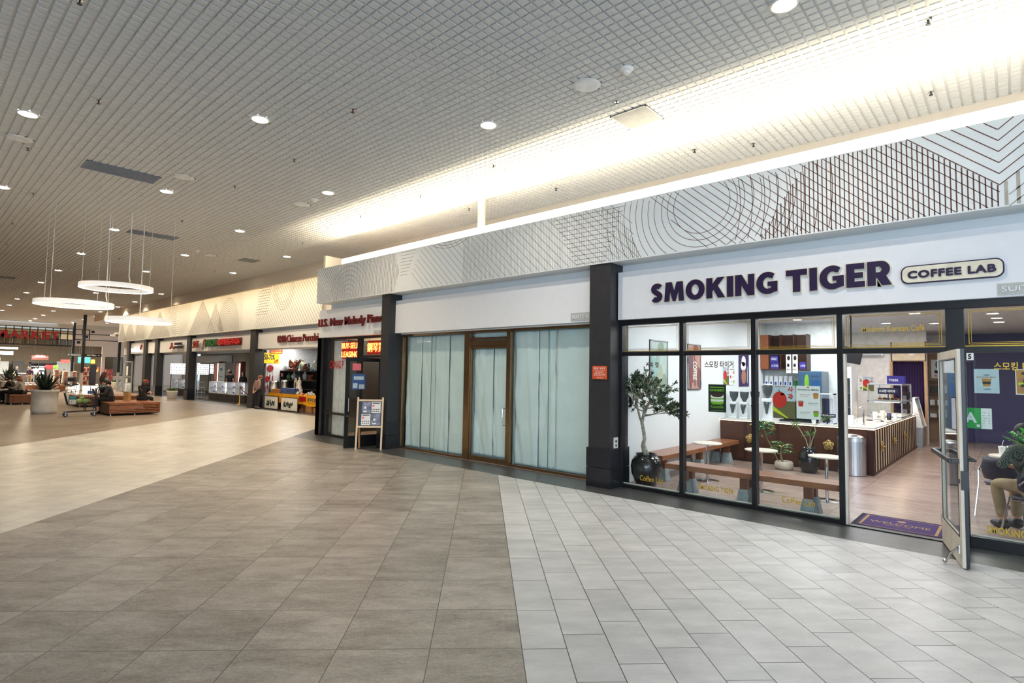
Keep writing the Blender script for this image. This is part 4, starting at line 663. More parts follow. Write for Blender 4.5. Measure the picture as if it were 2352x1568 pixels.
for i, (x, z, dk) in enumerate(((-.19, .83, 1), (.03, .83, 0), (-.19, .56, 0), (.03, .56, 1))):
    fz = thing if 0 else None
    m = MB(); slope_quad(m, x, z, x + .205, z + .255, -.003, 0, .002); o = m.build('flyer', mk('flyer_grey', 128, 134, 158, .5, noise=.35, nscale=9) if dk else PAPERW, t)
    m = MB(); slope_quad(m, x + .02, z + .215, x + .18, z + .235, -.005, 0, .001)
    for k in range(4):
        for j in range(2): slope_quad(m, x + .025 + k * .042, z + .03 + j * .045, x + .048 + k * .042, z + .052 + j * .045, -.005, 0, .001)
    if not dk: m.build('flyer_print', PK['ink'], o); m = MB(); slope_quad(m, x + .02, z + .14, x + .065, z + .19, -.005, 0, .001); m.build('flyer_spot', PK['pink'], o)
    else: m = MB(); slope_quad(m, x + .05, z + .10, x + .10, z + .15, -.005, 0, .001); slope_quad(m, x + .03, z + .02, x + .12, z + .05, -.005, 0, .001); m.build('flyer_spot', PAPERW, o)
# ---------------------------------------------------------------- cafe interior
WALNUT = mk('walnut', 78, 44, 30, .4, noise=.15, nscale=6, stretch=(1, 1, 12)); OAK = mk('teak_bench', 146, 92, 60, .28, noise=.12, nscale=5, stretch=(1.2, 14, 14)); CONC = mk('grey_concrete', 142, 152, 154, .8, noise=.1, nscale=14); CANE = mk('woven_cane', 206, 188, 156, .7, noise=.12, nscale=60, stretch=(1, 8, 1)); TOP = mk('quartz_top', 226, 220, 210, .2); LEDW = mat('counter_led', (1, .85, .6), emit=7, ecol=(1, .80, .48), noise=0)
t = thing('service_counter', 'L-shaped walnut service counter with cane side panels', 'counter', (-3.4, 12.4, 0))
m = MB(); m.box(-4.895, 12.37, .0, -2.02, 13.05, .845); m.box(-2.72, 13.05, 0, -2.02, 18.5, .845); m.build('body', WALNUT, t)
m = MB()
for x in (-4.36, -3.7, -3.05): m.box(x - .03, 12.362, .06, x + .03, 12.37, .845)
m.box(-4.895, 12.36, 0, -2.02, 12.372, .06); m.box(-2.10, 12.352, 0, -2.0, 12.44, .845); m.build('front_batten', mk('walnut_dark', 56, 28, 20, .4), t)
for k in range(22):
    y = 12.46 + k * .275; m = MB(); m.box(-2.02, y + .05, .05, -2.008, y + .25, .82); m.build('cane_panel', CANE, t)
    m = MB(); m.box(-2.02, y - .0, .04, -1.995, y + .05, .84); m.build('batten', mk('walnut_dark', 56, 28, 20, .4), t)
m = MB(); m.box(-2.02, 12.44, 0, -1.998, 18.5, .05); m.build('kick_strip', WALNUT, t)
m = MB(); m.box(-4.895, 12.34, .852, -1.985, 12.352, .862); m.box(-1.997, 12.34, .852, -1.985, 18.5, .862); m.build('light_strip', LEDW, t)
tw = MB(); tw.box(-4.895, 12.33, .865, -1.975, 13.1, .895); tw.box(-2.76, 13.1, .865, -1.975, 18.55, .895); tw.box(-4.895, 12.352, .845, -2.0, 13.05, .865); tw.box(-2.72, 13.05, .845, -2.0, 18.5, .865); o = tw.build('worktop', TOP, None, bevel=.004); tag(o, 'pale stone worktop lying along the whole service counter', 'worktop')
def flower(c, nrm, label):
    t = thing('flower_ornament', label, 'ornament', c, group='brass flower ornaments on the counter'); x, y, z = c
    a, b = (Vector((1, 0, 0)), Vector((0, -1, 0))) if nrm == 'y' else (Vector((0, 1, 0)), Vector((1, 0, 0))); up = Vector((0, 0, 1)); Cc = Vector(c)
    for rng, r, pr, d in ((5, .062, .046, .012), (5, .036, .03, .028)):
        for k in range(rng):
            an = 2 * PI * k / rng + (PI / 2 if rng else 0) + (.6 if r < .05 else 0); p = Cc + a * r * math.cos(an) + up * r * math.sin(an) + b * d; m = MB(); rot = Matrix((a, up, b)).transposed(); m.ball(p, (pr, pr, .012), 14, 8, 0, rot); m.build('petal', mk('aged_brass', 190, 160, 100, .35, metal=.85), t, smooth=True)
    m = MB(); m.ball(Cc + b * .045, .02, 12, 8); m.build('flower_centre', mk('aged_brass', 190, 160, 100, .35, metal=.85), t, smooth=True)
flower((-4.24, 12.345, .49), 'y', 'brass flower ornament on the counter front, half hidden by the second mullion'); flower((-2.75, 12.345, .50), 'y', 'brass flower ornament on the counter front, right of the dark jar')
for y, s in ((13.09, 'nearest the steel bin'), (14.58, 'in the middle of the cane side'), (16.13, 'furthest along the cane side')): flower((-1.985, y, .49), 'x', 'brass flower ornament on the counter side, ' + s)
# grinders
GW = mk('grinder_white', 232, 236, 238, .3); SMOKE = mk('smoked_plastic', 70, 78, 82, .25)
def grinder(x, y, z, s, label):
    t = thing('coffee_grinder', label, 'coffee grinder', (x, y, z), group='white coffee grinders on the counter')
    m = MB(); m.box(x - .085 * s, y - .02, z, x + .085 * s, y + .24, z + .03); m.box(x - .075 * s, y + .05, z + .03, x + .075 * s, y + .22, z + .33 * s); m.box(x - .08 * s, y - .03, z + .30 * s, x + .08 * s, y + .22, z + .36 * s); m.build('body', GW, t, bevel=.012)
    m = MB(); m.lathe([(.018, .10), (.032, .17), (.055, .26), (.058, .30)], (x, y + .005, z), 18); m.v = [(a, b, z + (c - z) * s) for a, b, c in m.v]; m.build('dosing_chute', SMOKE, t, smooth=True)
    m = MB(); m.lathe([(.03, .36), (.05, .40), (.085, .47), (.095, .56), (.095, .585)], (x, y + .09, z), 20); m.v = [(a, b, z + (c - z) * s) for a, b, c in m.v]; m.build('hopper', SMOKE, t, smooth=True)
    m = MB(); m.lathe([(.097, .585), (.097, .60), (.06, .606)], (x, y + .09, z), 20); m.v = [(a, b, z + (c - z) * s) for a, b, c in m.v]; m.build('hopper_lid', GW, t)
    m = MB(); m.box(x - .03, y + .0, z + .62 * .4 * s, x + .03, y + .05, z + .31 * s); m.build('collar', GW, t)
for x, y, s, lb in ((-4.72, 12.62, 1.0, 'white coffee grinder nearest the white side wall'), (-4.49, 12.62, 1.0, 'white coffee grinder second from the white side wall'), (-4.26, 12.62, 1.02, 'white coffee grinder half hidden behind the second mullion'), (-3.98, 12.58, 1.28, 'tallest white coffee grinder, left of the apple poster')): grinder(x, y, .895, s, lb)
# urn with olive tree
JAR = mk('black_glaze', 26, 27, 31, .12, spec=.6)
random.seed(11)
def leaf(m, p, d, L, W, mi=0):
    d = d.normalized(); s = d.cross(Vector((random.uniform(-1, 1), random.uniform(-1, 1), random.uniform(-1, 1)))).normalized(); n = s.cross(d); q = [p, p + d * L * .45 + s * W / 2 + n * W * .15, p + d * L, p + d * L * .45 - s * W / 2 + n * W * .15, p + d * L * .5]
    m.add(q, [(0, 1, 4), (1, 2, 4), (2, 3, 4), (3, 0, 4)], mi)
OLV = [mk('olive_leaf', 78, 96, 66, .5, noise=.2, nscale=30), mk('olive_leaf_pale', 128, 142, 108, .5, noise=.2, nscale=30), mk('olive_leaf_dark', 44, 58, 38, .5)]; BARK = mk('grey_bark', 176, 166, 150, .8, noise=.2, nscale=20)
t = thing('olive_tree', 'olive tree in a black glazed urn in the first cafe window', 'potted tree', (-4.54, 8.36, 0)); cx, cy = -4.54, 8.36
m = MB(); m.lathe([(.13, 0), (.15, .01), (.19, .08), (.24, .20), (.252, .32), (.235, .41), (.19, .475), (.155, .495), (.16, .52), (.172, .525), (.165, .50), (.15, .49), (.14, .44)], (cx, cy, 0), 36, cap=False); m.lathe([(.001, .001), (.13, .001)], (cx, cy, 0), 36, cap=False); m.build('urn', JAR, t, smooth=True)
m = MB(); m.lathe([(.001, .46), (.145, .46)], (cx, cy, 0), 24, cap=False); m.build('soil', mk('potting_soil', 60, 46, 36, .9), t)
m = MB(); trunk = [(cx + .02, cy, .44), (cx - .03, cy, .56), (cx - .06, cy, .64), (cx - .03, cy, .76), (cx - .05, cy, .90), (cx - .08, cy, 1.02), (cx - .05, cy, 1.14), (cx - .03, cy, 1.26)]; m.tube(trunk, [.05, .045, .036, .03, .03, .027, .026, .022], 9); m.tube([(cx + .05, cy, .45), (cx - .02, cy, .60), (cx - .05, cy, .70)], [.03, .028, .02], 8); m.tube([(cx - .06, cy, .98), (cx - .12, cy, 1.10), (cx - .17, cy + .02, 1.24), (cx - .22, cy + .05, 1.42)], [.022, .02, .016, .010], 7)
tips = []
fol = MB()
def branch(p, d, L, r, lv):
    q = p + d * L; mid = p + d * L * .5 + Vector((random.uniform(-.03, .03), random.uniform(-.03, .03), random.uniform(-.02, .03))); m.tube([p, mid, q], [r, r * .8, r * .55], 5)
    if lv == 0:
        for k in range(30):
            b = p + (q - p) * random.uniform(.15, 1.12); dd = (d + Vector((random.uniform(-1, 1), random.uniform(-1, 1), random.uniform(-.9, .8))) * .9); leaf(fol, b, dd, random.uniform(.045, .08), random.uniform(.015, .026), random.choice((0, 0, 1, 2)))
        return
    for k in range(3 if lv > 1 else 4):
        dd = (d * .9 + Vector((random.uniform(-1, 1), random.uniform(-.9, .9), random.uniform(-.45, .65)))).normalized(); branch(p + (q - p) * random.uniform(.55, 1), dd, L * random.uniform(.62, .85), r * .62, lv - 1)
P0 = Vector((cx - .03, cy, 1.24))
for dx, dz, L in ((-.8, .7, .30), (-.45, .9, .34), (0.0, 1, .34), (.35, .9, .34), (.75, .65, .34), (1.0, .35, .32), (-1.0, .45, .24), (.5, .5, .22), (1.0, .05, .28)): branch(P0 + Vector((0, 0, random.uniform(-.12, .1))), Vector((dx, random.uniform(-.35, .35), dz)).normalized(), L, .014, 2)
branch(Vector((cx - .22, cy + .05, 1.42)), Vector((-.3, 0, .9)).normalized(), .22, .010, 2); branch(Vector((cx - .02, cy, 1.15)), Vector((1, -.1, .15)).normalized(), .34, .010, 2)
for q in (m, fol): q.v = [(max(a, -4.775), max(b, 8.08), c) for a, b, c in q.v]
m.build('trunk', BARK, t, smooth=True); fol.build('foliage', OLV, t)
# benches
def block_leg(t, x, y, zt=.37):
    m = MB(); m.frus((x, y), .095, .062, 0, .215); o = m.build('concrete_foot', CONC, t, bevel=.004); m = MB(); m.box(x - .05, y - .05, .215, x + .05, y + .05, zt); m.build('leg', WALNUT if 0 else mk('teak_leg', 112, 62, 38, .4, noise=.12, stretch=(14, 14, 1.5)), t)
t = thing('bench', 'long teak bench on concrete feet just inside the cafe windows', 'bench', (-2.9, 8.30, 0)); m = MB(); m.box(-4.07, 8.09, .372, -1.68, 8.50, .452); m.build('seat', OAK, t, bevel=.006)
for x in (-3.80, -2.90, -2.07):
    for y in (8.19, 8.41): block_leg(t, x, y, .373)
t = thing('bench', 'long teak bench on concrete feet along the white side wall of the cafe', 'bench', (-4.66, 10.5, 0)); m = MB(); m.box(-4.885, 8.74, .372, -4.44, 12.24, .452); m.build('seat', mk('teak_bench_wall', 146, 92, 60, .28, noise=.12, nscale=5, stretch=(14, 1.2, 14)), t, bevel=.006)
for y in (8.98, 10.45, 11.85):
    for x in (-4.77, -4.55): block_leg(t, x, y, .373)
TT = mk('table_top_pale', 228, 218, 200, .3, noise=.06)
for x, y, lb in ((-4.01, 9.55, 'small round pedestal table in front of the wall bench'), (-3.04, 9.33, 'small round pedestal table behind the second cafe mullion'), (-2.11, 9.33, 'small round pedestal table in front of the big dark jar')):
    t = thing('pedestal_table', lb, 'table', (x, y, 0), group='small round cafe tables'); m = MB(); m.lathe([(.24, .635), (.245, .645), (.24, .655)], (x, y, 0), 40); m.build('top', TT, t); m = MB(); m.lathe([(.024, .012), (.024, .635)], (x, y, 0), 16); m.build('pole', CHROME, t); m = MB(); m.lathe([(.19, 0), (.19, .006), (.03, .016)], (x, y, 0), 32); m.build('base', CHROME, t)
# plants before the counter
SCHEF = [mk('schefflera_leaf', 44, 92, 44, .35, noise=.15), mk('schefflera_leaf_variegated', 150, 160, 70, .4)]; CORD = [mk('cordyline_leaf', 92, 132, 52, .4, noise=.2), mk('cordyline_leaf_dark', 60, 96, 40, .4)]; STEM = mk('plant_stem', 128, 122, 84, .7)
def umbrella(m, c, R, nw, L):
    for k in range(nw):
        d = Vector((random.uniform(-1, 1), random.uniform(-1, 1), random.uniform(-.7, .7))).normalized(); p = Vector(c) + d * random.uniform(.2, R)
        ax = Vector((0, 0, 1)) + d * .5
        for j in range(8):
            an = 2 * PI * j / 8; dd = Vector((math.cos(an), math.sin(an), -.35)); leaf(m, p, dd, L, L * .30, 1 if random.random() < .18 else 0)
t = thing('potted_umbrella_plant', 'umbrella plant with two leafy heads in a low pale bowl before the counter', 'potted plant', (-3.44, 11.85, 0)); X, Y = -3.43, 11.85
m = MB(); m.lathe([(.11, 0), (.15, .02), (.175, .08), (.165, .14), (.14, .165), (.13, .15), (.12, .13), (.001, .13)], (X, Y, 0), 32, cap=False); m.build('bowl', mk('pale_stone_bowl', 196, 184, 168, .7, noise=.1), t, smooth=True)
m = MB(); m.tube([(X - .02, Y, .12), (X - .06, Y, .28), (X - .04, Y, .45)], [.02, .016, .012], 7); m.tube([(X - .08, Y - .05, .13), (X - .2, Y - .08, .42), (X - .28, Y - .08, .56), (X - .34, Y - .08, .78)], .010, 6); m.build('stem', STEM, t); m = MB(); umbrella(m, (X - .03, Y, .43), .15, 14, .10); umbrella(m, (X - .36, Y - .08, .80), .16, 20, .11); umbrella(m, (X - .30, Y - .08, .90), .08, 5, .11); m.build('foliage', SCHEF, t)
t = thing('potted_dragon_plant', 'branching plant with three grassy tufts in a big dark glazed jar before the counter', 'potted plant', (-2.98, 11.85, 0)); X, Y = -2.98, 11.85
m = MB(); m.lathe([(.11, 0), (.13, .01), (.17, .12), (.185, .24), (.165, .36), (.125, .43), (.115, .45), (.13, .475), (.12, .47), (.105, .44)], (X, Y, 0), 32, cap=False); m.lathe([(.001, .44), (.11, .44)], (X, Y, 0), 24, cap=False, m=1); m.build('jar', [JAR, mk('potting_soil', 60, 46, 36, .9)], t, smooth=True)
m = MB(); tips = []
for pts in (((0, 0, .44), (-.05, 0, .62), (-.14, 0, .78), (-.22, -.03, .92)), ((.02, 0, .44), (.06, 0, .62), (.12, 0, .80), (.10, 0, .90), (.30, .02, 1.04)), ((0, .02, .44), (.02, .02, .58), (.03, -.03, .72))):
    m.tube([(X + a, Y + b, c) for a, b, c in pts], .008, 6); tips.append(pts[-1])
m.build('stem', mk('grey_stem', 168, 164, 140, .7), t); m = MB()
for k, tp in enumerate(tips):
    for j in range(34): d = Vector((random.uniform(-1, 1), random.uniform(-1, 1), random.uniform(-.8, .7) if k < 2 else random.uniform(-.2, .9))); leaf(m, Vector((X + tp[0], Y + tp[1], tp[2])), d, random.uniform(.09, .15) * (1.25 if k == 2 else 1), .014, j % 2)
m.build('foliage', CORD, t)
# steel bin
t = thing('trash_can', 'half-round stainless steel bin beside the counter corner', 'bin', (-2.33, 12.13, 0)); m = MB()
def dshape(m, z0, z1, r, cx, cy, mi=0):
    P = [(cx + r * math.cos(a), cy - .68 * r * math.sin(a), z0) for a in [PI * k / 20 for k in range(21)]]; P = [(cx - r, cy + .05, z0)] + P[::-1] + [(cx + r, cy + .05, z0)]; m.prism(P, (0, 0, z1 - z0), mi)
dshape(m, 0.01, .64, .235, -2.33, 12.17); m.build('body', STEEL, t); m = MB(); dshape(m, .64, .70, .243, -2.33, 12.17); m.build('rim', mk('bright_steel', 222, 222, 220, .25, metal=1.0), t); m = MB(); m.ball((-2.33, 12.15, .70), (.225, .15, .07), 24, 10); m.build('lid', STEEL, t, smooth=True); m = MB(); m.box(-2.09, 12.05, .60, -2.075, 12.1, .63); m.box(-2.44, 11.99, .02, -2.36, 12.02, .045); m.build('pedal', STEEL, t)
# things on the counter
FROST = mk('frosted_plastic', 222, 226, 236, .3)
t = thing('water_pitcher', 'frosted plastic pitcher on a white cloth on the counter', 'pitcher', (-2.42, 12.62, .895)); m = MB(); m.lathe([(.052, .906), (.058, 1.09), (.05, 1.09), (.046, .92)], (-2.42, 12.62, 0), 22, cap=False); m.lathe([(.001, .907), (.052, .907)], (-2.42, 12.62, 0), 22, cap=False); m.build('jug', FROST, t, smooth=True); m = MB(); m.tube([(-2.365, 12.62, 1.06), (-2.32, 12.62, 1.05), (-2.32, 12.62, .96), (-2.365, 12.62, .945)], .008, 6); m.build('handle', FROST, t)
m = MB(); m.box(-2.58, 12.50, .895, -2.28, 12.74, .905); o = m.build('folded_cloth', PAPERW, None); tag(o, 'white folded cloth under the frosted pitcher', 'cloth')
t = thing('rinser_tap', 'slim white bent tap tube behind the pitcher', 'tap', (-2.25, 12.9, .895)); m = MB(); m.tube([(-2.25, 12.9, .895), (-2.25, 12.9, 1.22), (-2.28, 12.88, 1.25), (-2.31, 12.86, 1.22)], .012, 8); m.build('spout', CHROME, t); m = MB(); m.lathe([(.03, .895), (.03, .91)], (-2.25, 12.9, 0), 14); m.build('base', CHROME, t)
t = thing('serving_tray', 'pale tray with dark cutlery packs on the counter', 'tray', (-2.2, 14.3, .895)); m = MB(); m.box(-2.45, 14.0, .895, -2.02, 14.7, .905); m.build('tray', BEIGE, t)
m = MB(); m.box(-2.46, 13.99, .905, -2.44, 14.71, .915); m.box(-2.03, 13.99, .905, -2.01, 14.71, .915); m.build('rim', BEIGE, t)
random.seed(5)
for k in range(11):
    x, y = random.uniform(-2.38, -2.1), 14.08 + .055 * k; m = MB(); m.obox((x, y, .918), (.11, .045, .022), Matrix.Rotation(random.uniform(-.7, .7), 3, 'Z')); o = m.build('sachet', mk('packet_dark' if k % 2 else 'packet_white', *((46, 40, 48) if k % 2 else (220, 216, 214)), .4), None); tag(o, 'small dark sachet lying on the tray on the counter' if k % 2 else 'small white sachet lying on the tray on the counter', 'sachet', 'dark sachets on the counter tray' if k % 2 else 'white sachets on the counter tray')
for k, (x, y, r, h, c, lb) in enumerate(((-2.4, 15.05, .05, .17, (236, 234, 226), 'white squeeze bottle behind the tray'), (-2.28, 15.25, .055, .2, (230, 222, 206), 'tall cream cup of straws behind the tray'), (-2.14, 15.1, .05, .11, (40, 40, 44), 'black mug behind the tray'), (-2.2, 15.55, .05, .13, (70, 56, 120), 'purple cup behind the tray'), (-2.08, 15.5, .048, .13, (226, 226, 232), 'white cup behind the tray'))):
    t = thing('cup', lb, 'cup', (x, y, .895)); m = MB(); m.lathe([(r * .8, .895), (r, .895 + h), (r * .9, .895 + h), (r * .72, .91)], (x, y, 0), 16, cap=False); m.lathe([(.001, .896), (r * .8, .896)], (x, y, 0), 16, cap=False); m.build('body', mk('cup_%d' % k, *c, .4), t, smooth=True)
# warming display, drinks fridge, boxes
GFR = mk('case_frame', 196, 200, 204, .35, metal=.6); CASEL = mat('case_lamp', (1, .9, .7), emit=9, ecol=(1, .78, .5), noise=0)
t = thing('pastry_case', 'two-tier glass pastry case at the far end of the counter', 'display case', (-2.35, 16.8, .895)); m = MB()
for z in (.90, 1.26, 1.67): m.box(-2.70, 16.0, z, -2.0, 17.6, z + .03)
for x in (-2.70, -2.02):
    for y in (16.0, 17.58): m.box(x, y, .9, x + .02, y + .02, 1.67)
m.build('frame', GFR, t); m = MB(); m.box(-2.69, 16.005, .93, -2.01, 16.01, 1.26); m.box(-2.69, 16.005, 1.29, -2.01, 16.01, 1.67); m.box(-2.01, 16.01, .93, -2.005, 17.59, 1.26); m.box(-2.01, 16.01, 1.29, -2.005, 17.59, 1.67); m.build('pane', GLS, t)
m = MB(); m.box(-2.6, 16.3, 1.245, -2.1, 17.4, 1.258); m.build('lamp', CASEL, t); m = MB(); m.box(-2.55, 16.2, 1.295, -2.1, 17.3, 1.31); m.build('shelf_tray', BEIGE, t)
for k in range(6):
    x, y = -2.5 + .085 * k, 16.35 + .1 * (k % 2); m = MB(); m.ball((x, y, 1.335), (.045, .07, .025), 12, 8); o = m.build('pastry', mk('pastry_brown', 160, 90, 44, .5, noise=.2, nscale=30), None, smooth=True); tag(o, 'brown pastry on the upper shelf of the pastry case', 'pastry', 'pastries in the glass case')
t = thing('name_box', 'purple printed box standing on top of the pastry case', 'box', (-2.2, 16.8, 1.70)); m = MB(); m.box(-2.38, 16.6, 1.70, -2.02, 16.9, 1.90); m.build('box', mk('box_purple', 62, 50, 150, .4), t); m = MB(); m.text('TIGER', (-2.34, 16.599, 1.76), ux, uz, .2, .06, .001, .03); m.build('lettering', PAPERW, t)
t = thing('name_box', 'dark purple printed card inside the upper pastry case', 'box', (-2.3, 16.1, 1.31)); m = MB(); m.box(-2.5, 16.08, 1.45, -2.08, 16.1, 1.60); m.box(-2.3, 16.1, 1.31, -2.28, 16.12, 1.6); m.build('card', PURPLE, t); m = MB(); m.text('스모킹 타이거', (-2.47, 16.079, 1.49), ux, uz, .32, .07, .001, .03); m.build('lettering', PAPERW, t)
t = thing('cold_case', 'slanted glass cold case at the end of the counter by the purple curtain', 'display case', (-2.0, 19.0, 0)); m = MB(); m.prism([(-2.1, 18.62, 0), (-1.9, 18.62, 0), (-1.88, 18.62, .52), (-2.1, 18.62, .52)], (0, .85, 0)); m.build('plinth', mk('case_grey', 150, 154, 162, .5), t); m = MB(); m.prism([(-2.1, 18.62, .52), (-1.87, 18.62, .52), (-1.90, 18.62, .62), (-2.05, 18.62, 1.32), (-2.1, 18.62, 1.32)], (0, .02, 0)); m.prism([(-2.1, 19.45, .52), (-1.87, 19.45, .52), (-1.90, 19.45, .62), (-2.05, 19.45, 1.32), (-2.1, 19.45, 1.32)], (0, .02, 0)); m.build('end_panel', WHITE, t); m = MB(); m.prism([(-1.905, 18.64, .55), (-1.90, 18.64, .55), (-2.05, 18.64, 1.30), (-2.055, 18.64, 1.30)], (0, .81, 0)); m.build('pane', GLS, t); m = MB(); m.box(-2.1, 18.64, 1.30, -2.03, 19.45, 1.33); m.build('top_rail', WHITE, t)
for k in range(2): m = MB(); m.box(-2.09, 18.65, .75 + .25 * k, -1.99 - .03 * k, 19.44, .765 + .25 * k); m.build('shelf', GFR, t)
t = thing('cup_dispenser', 'clear upright cup dispenser with dark cups beside the seasonal menu', 'dispenser', (-2.85, 12.7, .895)); m = MB()
for x in (-2.98, -2.72): m.box(x, 12.6, .895, x + .015, 12.85, 1.50)
m.box(-2.98, 12.6, 1.48, -2.705, 12.85, 1.50); m.box(-2.98, 12.6, .895, -2.705, 12.85, .91); m.build('frame', FROST, t)
for k, (x, c) in enumerate(((-2.91, (30, 34, 44)), (-2.84, (34, 42, 78)), (-2.765, (226, 226, 230)))):
    m = MB(); m.lathe([(.032, .91), (.034, 1.38), (.03, 1.40)], (x, 12.72, 0), 14); o = m.build('cup_stack', mk('stack_%d' % k, *c, .4), None); tag(o, ('stack of black cups in the clear dispenser', 'stack of dark blue cups in the clear dispenser', 'stack of white cups in the clear dispenser')[k], 'cups')
t = thing('name_card', 'small dark purple card with white line on the counter by the cup dispenser', 'sign', (-2.85, 12.55, .895)); m = MB(); m.box(-2.96, 12.53, 1.03, -2.66, 12.54, 1.10); m.box(-2.82, 12.54, .895, -2.80, 12.55, 1.1); m.build('card', PURPLE, t); m = MB(); m.text('PICK UP HERE', (-2.94, 12.529, 1.055), ux, uz, .26, .025, .001, .02); m.build('lettering', PAPERW, t)
t = thing('espresso_machine', 'low dark espresso machine on the counter behind the apple poster', 'coffee machine', (-3.35, 12.75, .895)); m = MB(); m.box(-3.72, 12.55, .895, -3.0, 13.05, .93); m.box(-3.70, 12.78, .93, -3.02, 13.04, 1.30); m.box(-3.72, 12.6, 1.22, -3.0, 13.05, 1.32); m.build('body', BLK, t, bevel=.01)
for x in (-3.55, -3.2): m = MB(); m.lathe([(.035, 1.12), (.035, 1.22)], (x, 12.68, 0), 14); m.tube([(x, 12.68, 1.13), (x, 12.50, 1.12)], .012, 8); m.build('group_head', CHROME, t)
t = thing('herb_pot', 'small bright green plant beside the seasonal menu on the counter', 'potted plant', (-3.02, 12.5, .895)); m = MB(); m.lathe([(.035, .895), (.045, .97)], (-3.04, 12.48, 0), 14); m.build('pot', GW, t); m = MB()
for j in range(60): leaf(m, Vector((-3.04, 12.48, .99 + random.uniform(0, .16))), Vector((random.uniform(-1, 1), random.uniform(-1, 1), random.uniform(-.1, 1))), .07, .03, 0)
m.build('foliage', [mk('herb_green', 84, 150, 40, .4)], t)
# back bar
m = MB(); m.box(-4.9, 15.4, 0, -3.15, 15.5, 3.2); struct('wall_back', m, mk('back_bar_wall', 232, 236, 236, .4), 'white wall behind the coffee bar', 'wall')
t = thing('wall_cabinet', 'brown wall cabinet with open cubbies over the coffee bar', 'cabinet', (-4.3, 15.2, 2.0)); m = MB(); m.box(-4.895, 15.03, 2.02, -4.70, 15.05, 2.9); m.build('cabinet_door', mk('cabinet_brown', 150, 84, 46, .4, stretch=(12, 12, 1)), t); m = MB(); m.box(-4.895, 15.05, 2.0, -3.80, 15.39, 2.03); m.box(-4.70, 15.05, 2.03, -4.68, 15.39, 2.9); m.box(-4.43, 15.05, 2.03, -4.41, 15.39, 2.9); m.box(-4.12, 15.05, 2.03, -4.10, 15.39, 2.9); m.box(-3.82, 15.05, 2.03, -3.80, 15.39, 2.9); m.box(-4.895, 15.37, 2.03, -3.8, 15.39, 2.9); m.build('carcass', mk('cabinet_inside', 70, 40, 28, .5), t)
for k, (x0, z0, x1, z1, s) in enumerate(((-4.67, 2.03, -4.46, 2.19, '스모킹'), (-4.67, 2.20, -4.48, 2.36, 'OKING T'), (-3.98, 2.03, -3.84, 2.20, '스모킹'))):
    t = thing('retail_box', ('purple printed box low in the left cubby', 'purple printed box stacked on another in the left cubby', 'purple printed box in the right cubby')[k], 'box', (x0, 15.1, z0)); m = MB(); m.box(x0, 15.08, z0, x1, 15.3, z1); m.build('box', mk('box_purple', 62, 50, 150, .4), t); m = MB(); m.text(s, (x0 + .02, 15.079, z0 + .05), ux, uz, (x1 - x0) * .8, .06, .001, .02); m.build('lettering', PAPERW, t)
for k, x in enumerate((-4.28, -4.13)):
    t = thing('hanging_card', ('long white printed card hanging from the cabinet, left of the pair', 'long white printed card hanging from the cabinet, right of the pair')[k], 'card', (x, 14.98, 1.93)); m = MB(); m.box(x, 15.044, 1.92, x + .12, 15.049, 2.42); m.build('card', PAPERW, t); m = MB(); y = 15.043; disc(m, x + .06, y, 2.30, .035, .06, 0); disc(m, x + .05, y, 2.12, .03, .045, 0); T(m, 'MENU', x + .02, y, 2.0, .08, .03); m.build('print', PK['ink'], t)
t = thing('wall_shelf', 'thin wall shelf carrying coffee bags behind the grinders', 'shelf', (-4.6, 15.3, 1.57)); m = MB(); m.box(-4.895, 15.12, 1.555, -3.95, 15.39, 1.575); m.build('board', mk('shelf_oak', 176, 120, 76, .4), t)
BAGW = mk('coffee_bag_white', 226, 230, 236, .4)
for k in range(6):
    x = -4.80 + .115 * k; t = thing('coffee_bag', 'white coffee bag with a blue label, %s from the left on the wall shelf' % ORD[k], 'coffee bag', (x, 15.22, 1.575), group='white coffee bags on the wall shelf'); m = MB(); m.add([(x - .045, 15.18, 1.575), (x + .045, 15.18, 1.575), (x + .045, 15.26, 1.575), (x - .045, 15.26, 1.575), (x - .042, 15.185, 1.75), (x + .042, 15.185, 1.75), (x + .042, 15.25, 1.75), (x - .042, 15.25, 1.75), (x - .045, 15.215, 1.85), (x + .045, 15.215, 1.85)], [(3, 2, 1, 0), (0, 1, 5, 4), (2, 3, 7, 6), (1, 2, 6, 5), (3, 0, 4, 7), (4, 5, 9, 8), (6, 7, 8, 9), (5, 6, 9), (7, 4, 8)]); m.build('bag', BAGW, t); m = MB(); quad(m, x - .022, 1.62, x + .022, 1.70, 15.178, 0); m.build('label', mk('label_blue', 40, 70, 150, .4), t)
for k in range(2):
    x = -4.13 + .08 * k; t = thing('green_tin', ('green tin on the wall shelf, beside the coffee bags', 'green tin on the wall shelf, beside the glass server')[k], 'tin', (x, 15.24, 1.575)); m = MB(); m.box(x - .034, 15.2, 1.575, x + .034, 15.28, 1.72); m.build('tin', mk('tin_green', 40, 120, 60, .35), t); m = MB(); m.box(x - .035, 15.198, 1.72, x + .035, 15.282, 1.735); m.build('lid', mk('tin_green', 40, 120, 60, .35), t)
t = thing('glass_server', 'glass coffee server at the end of the wall shelf', 'jug', (-3.97, 15.22, 1.575)); m = MB(); m.lathe([(.03, .0), (.04, .04), (.03, .12), (.035, .15)], (-3.965, 15.22, 1.577), 18); m.build('jug', SMOKE, t, smooth=True); m = MB(); m.lathe([(.035, .15), (.03, .18), (.001, .185)], (-3.965, 15.22, 1.577), 18, cap=False); m.build('lid', BLK, t)
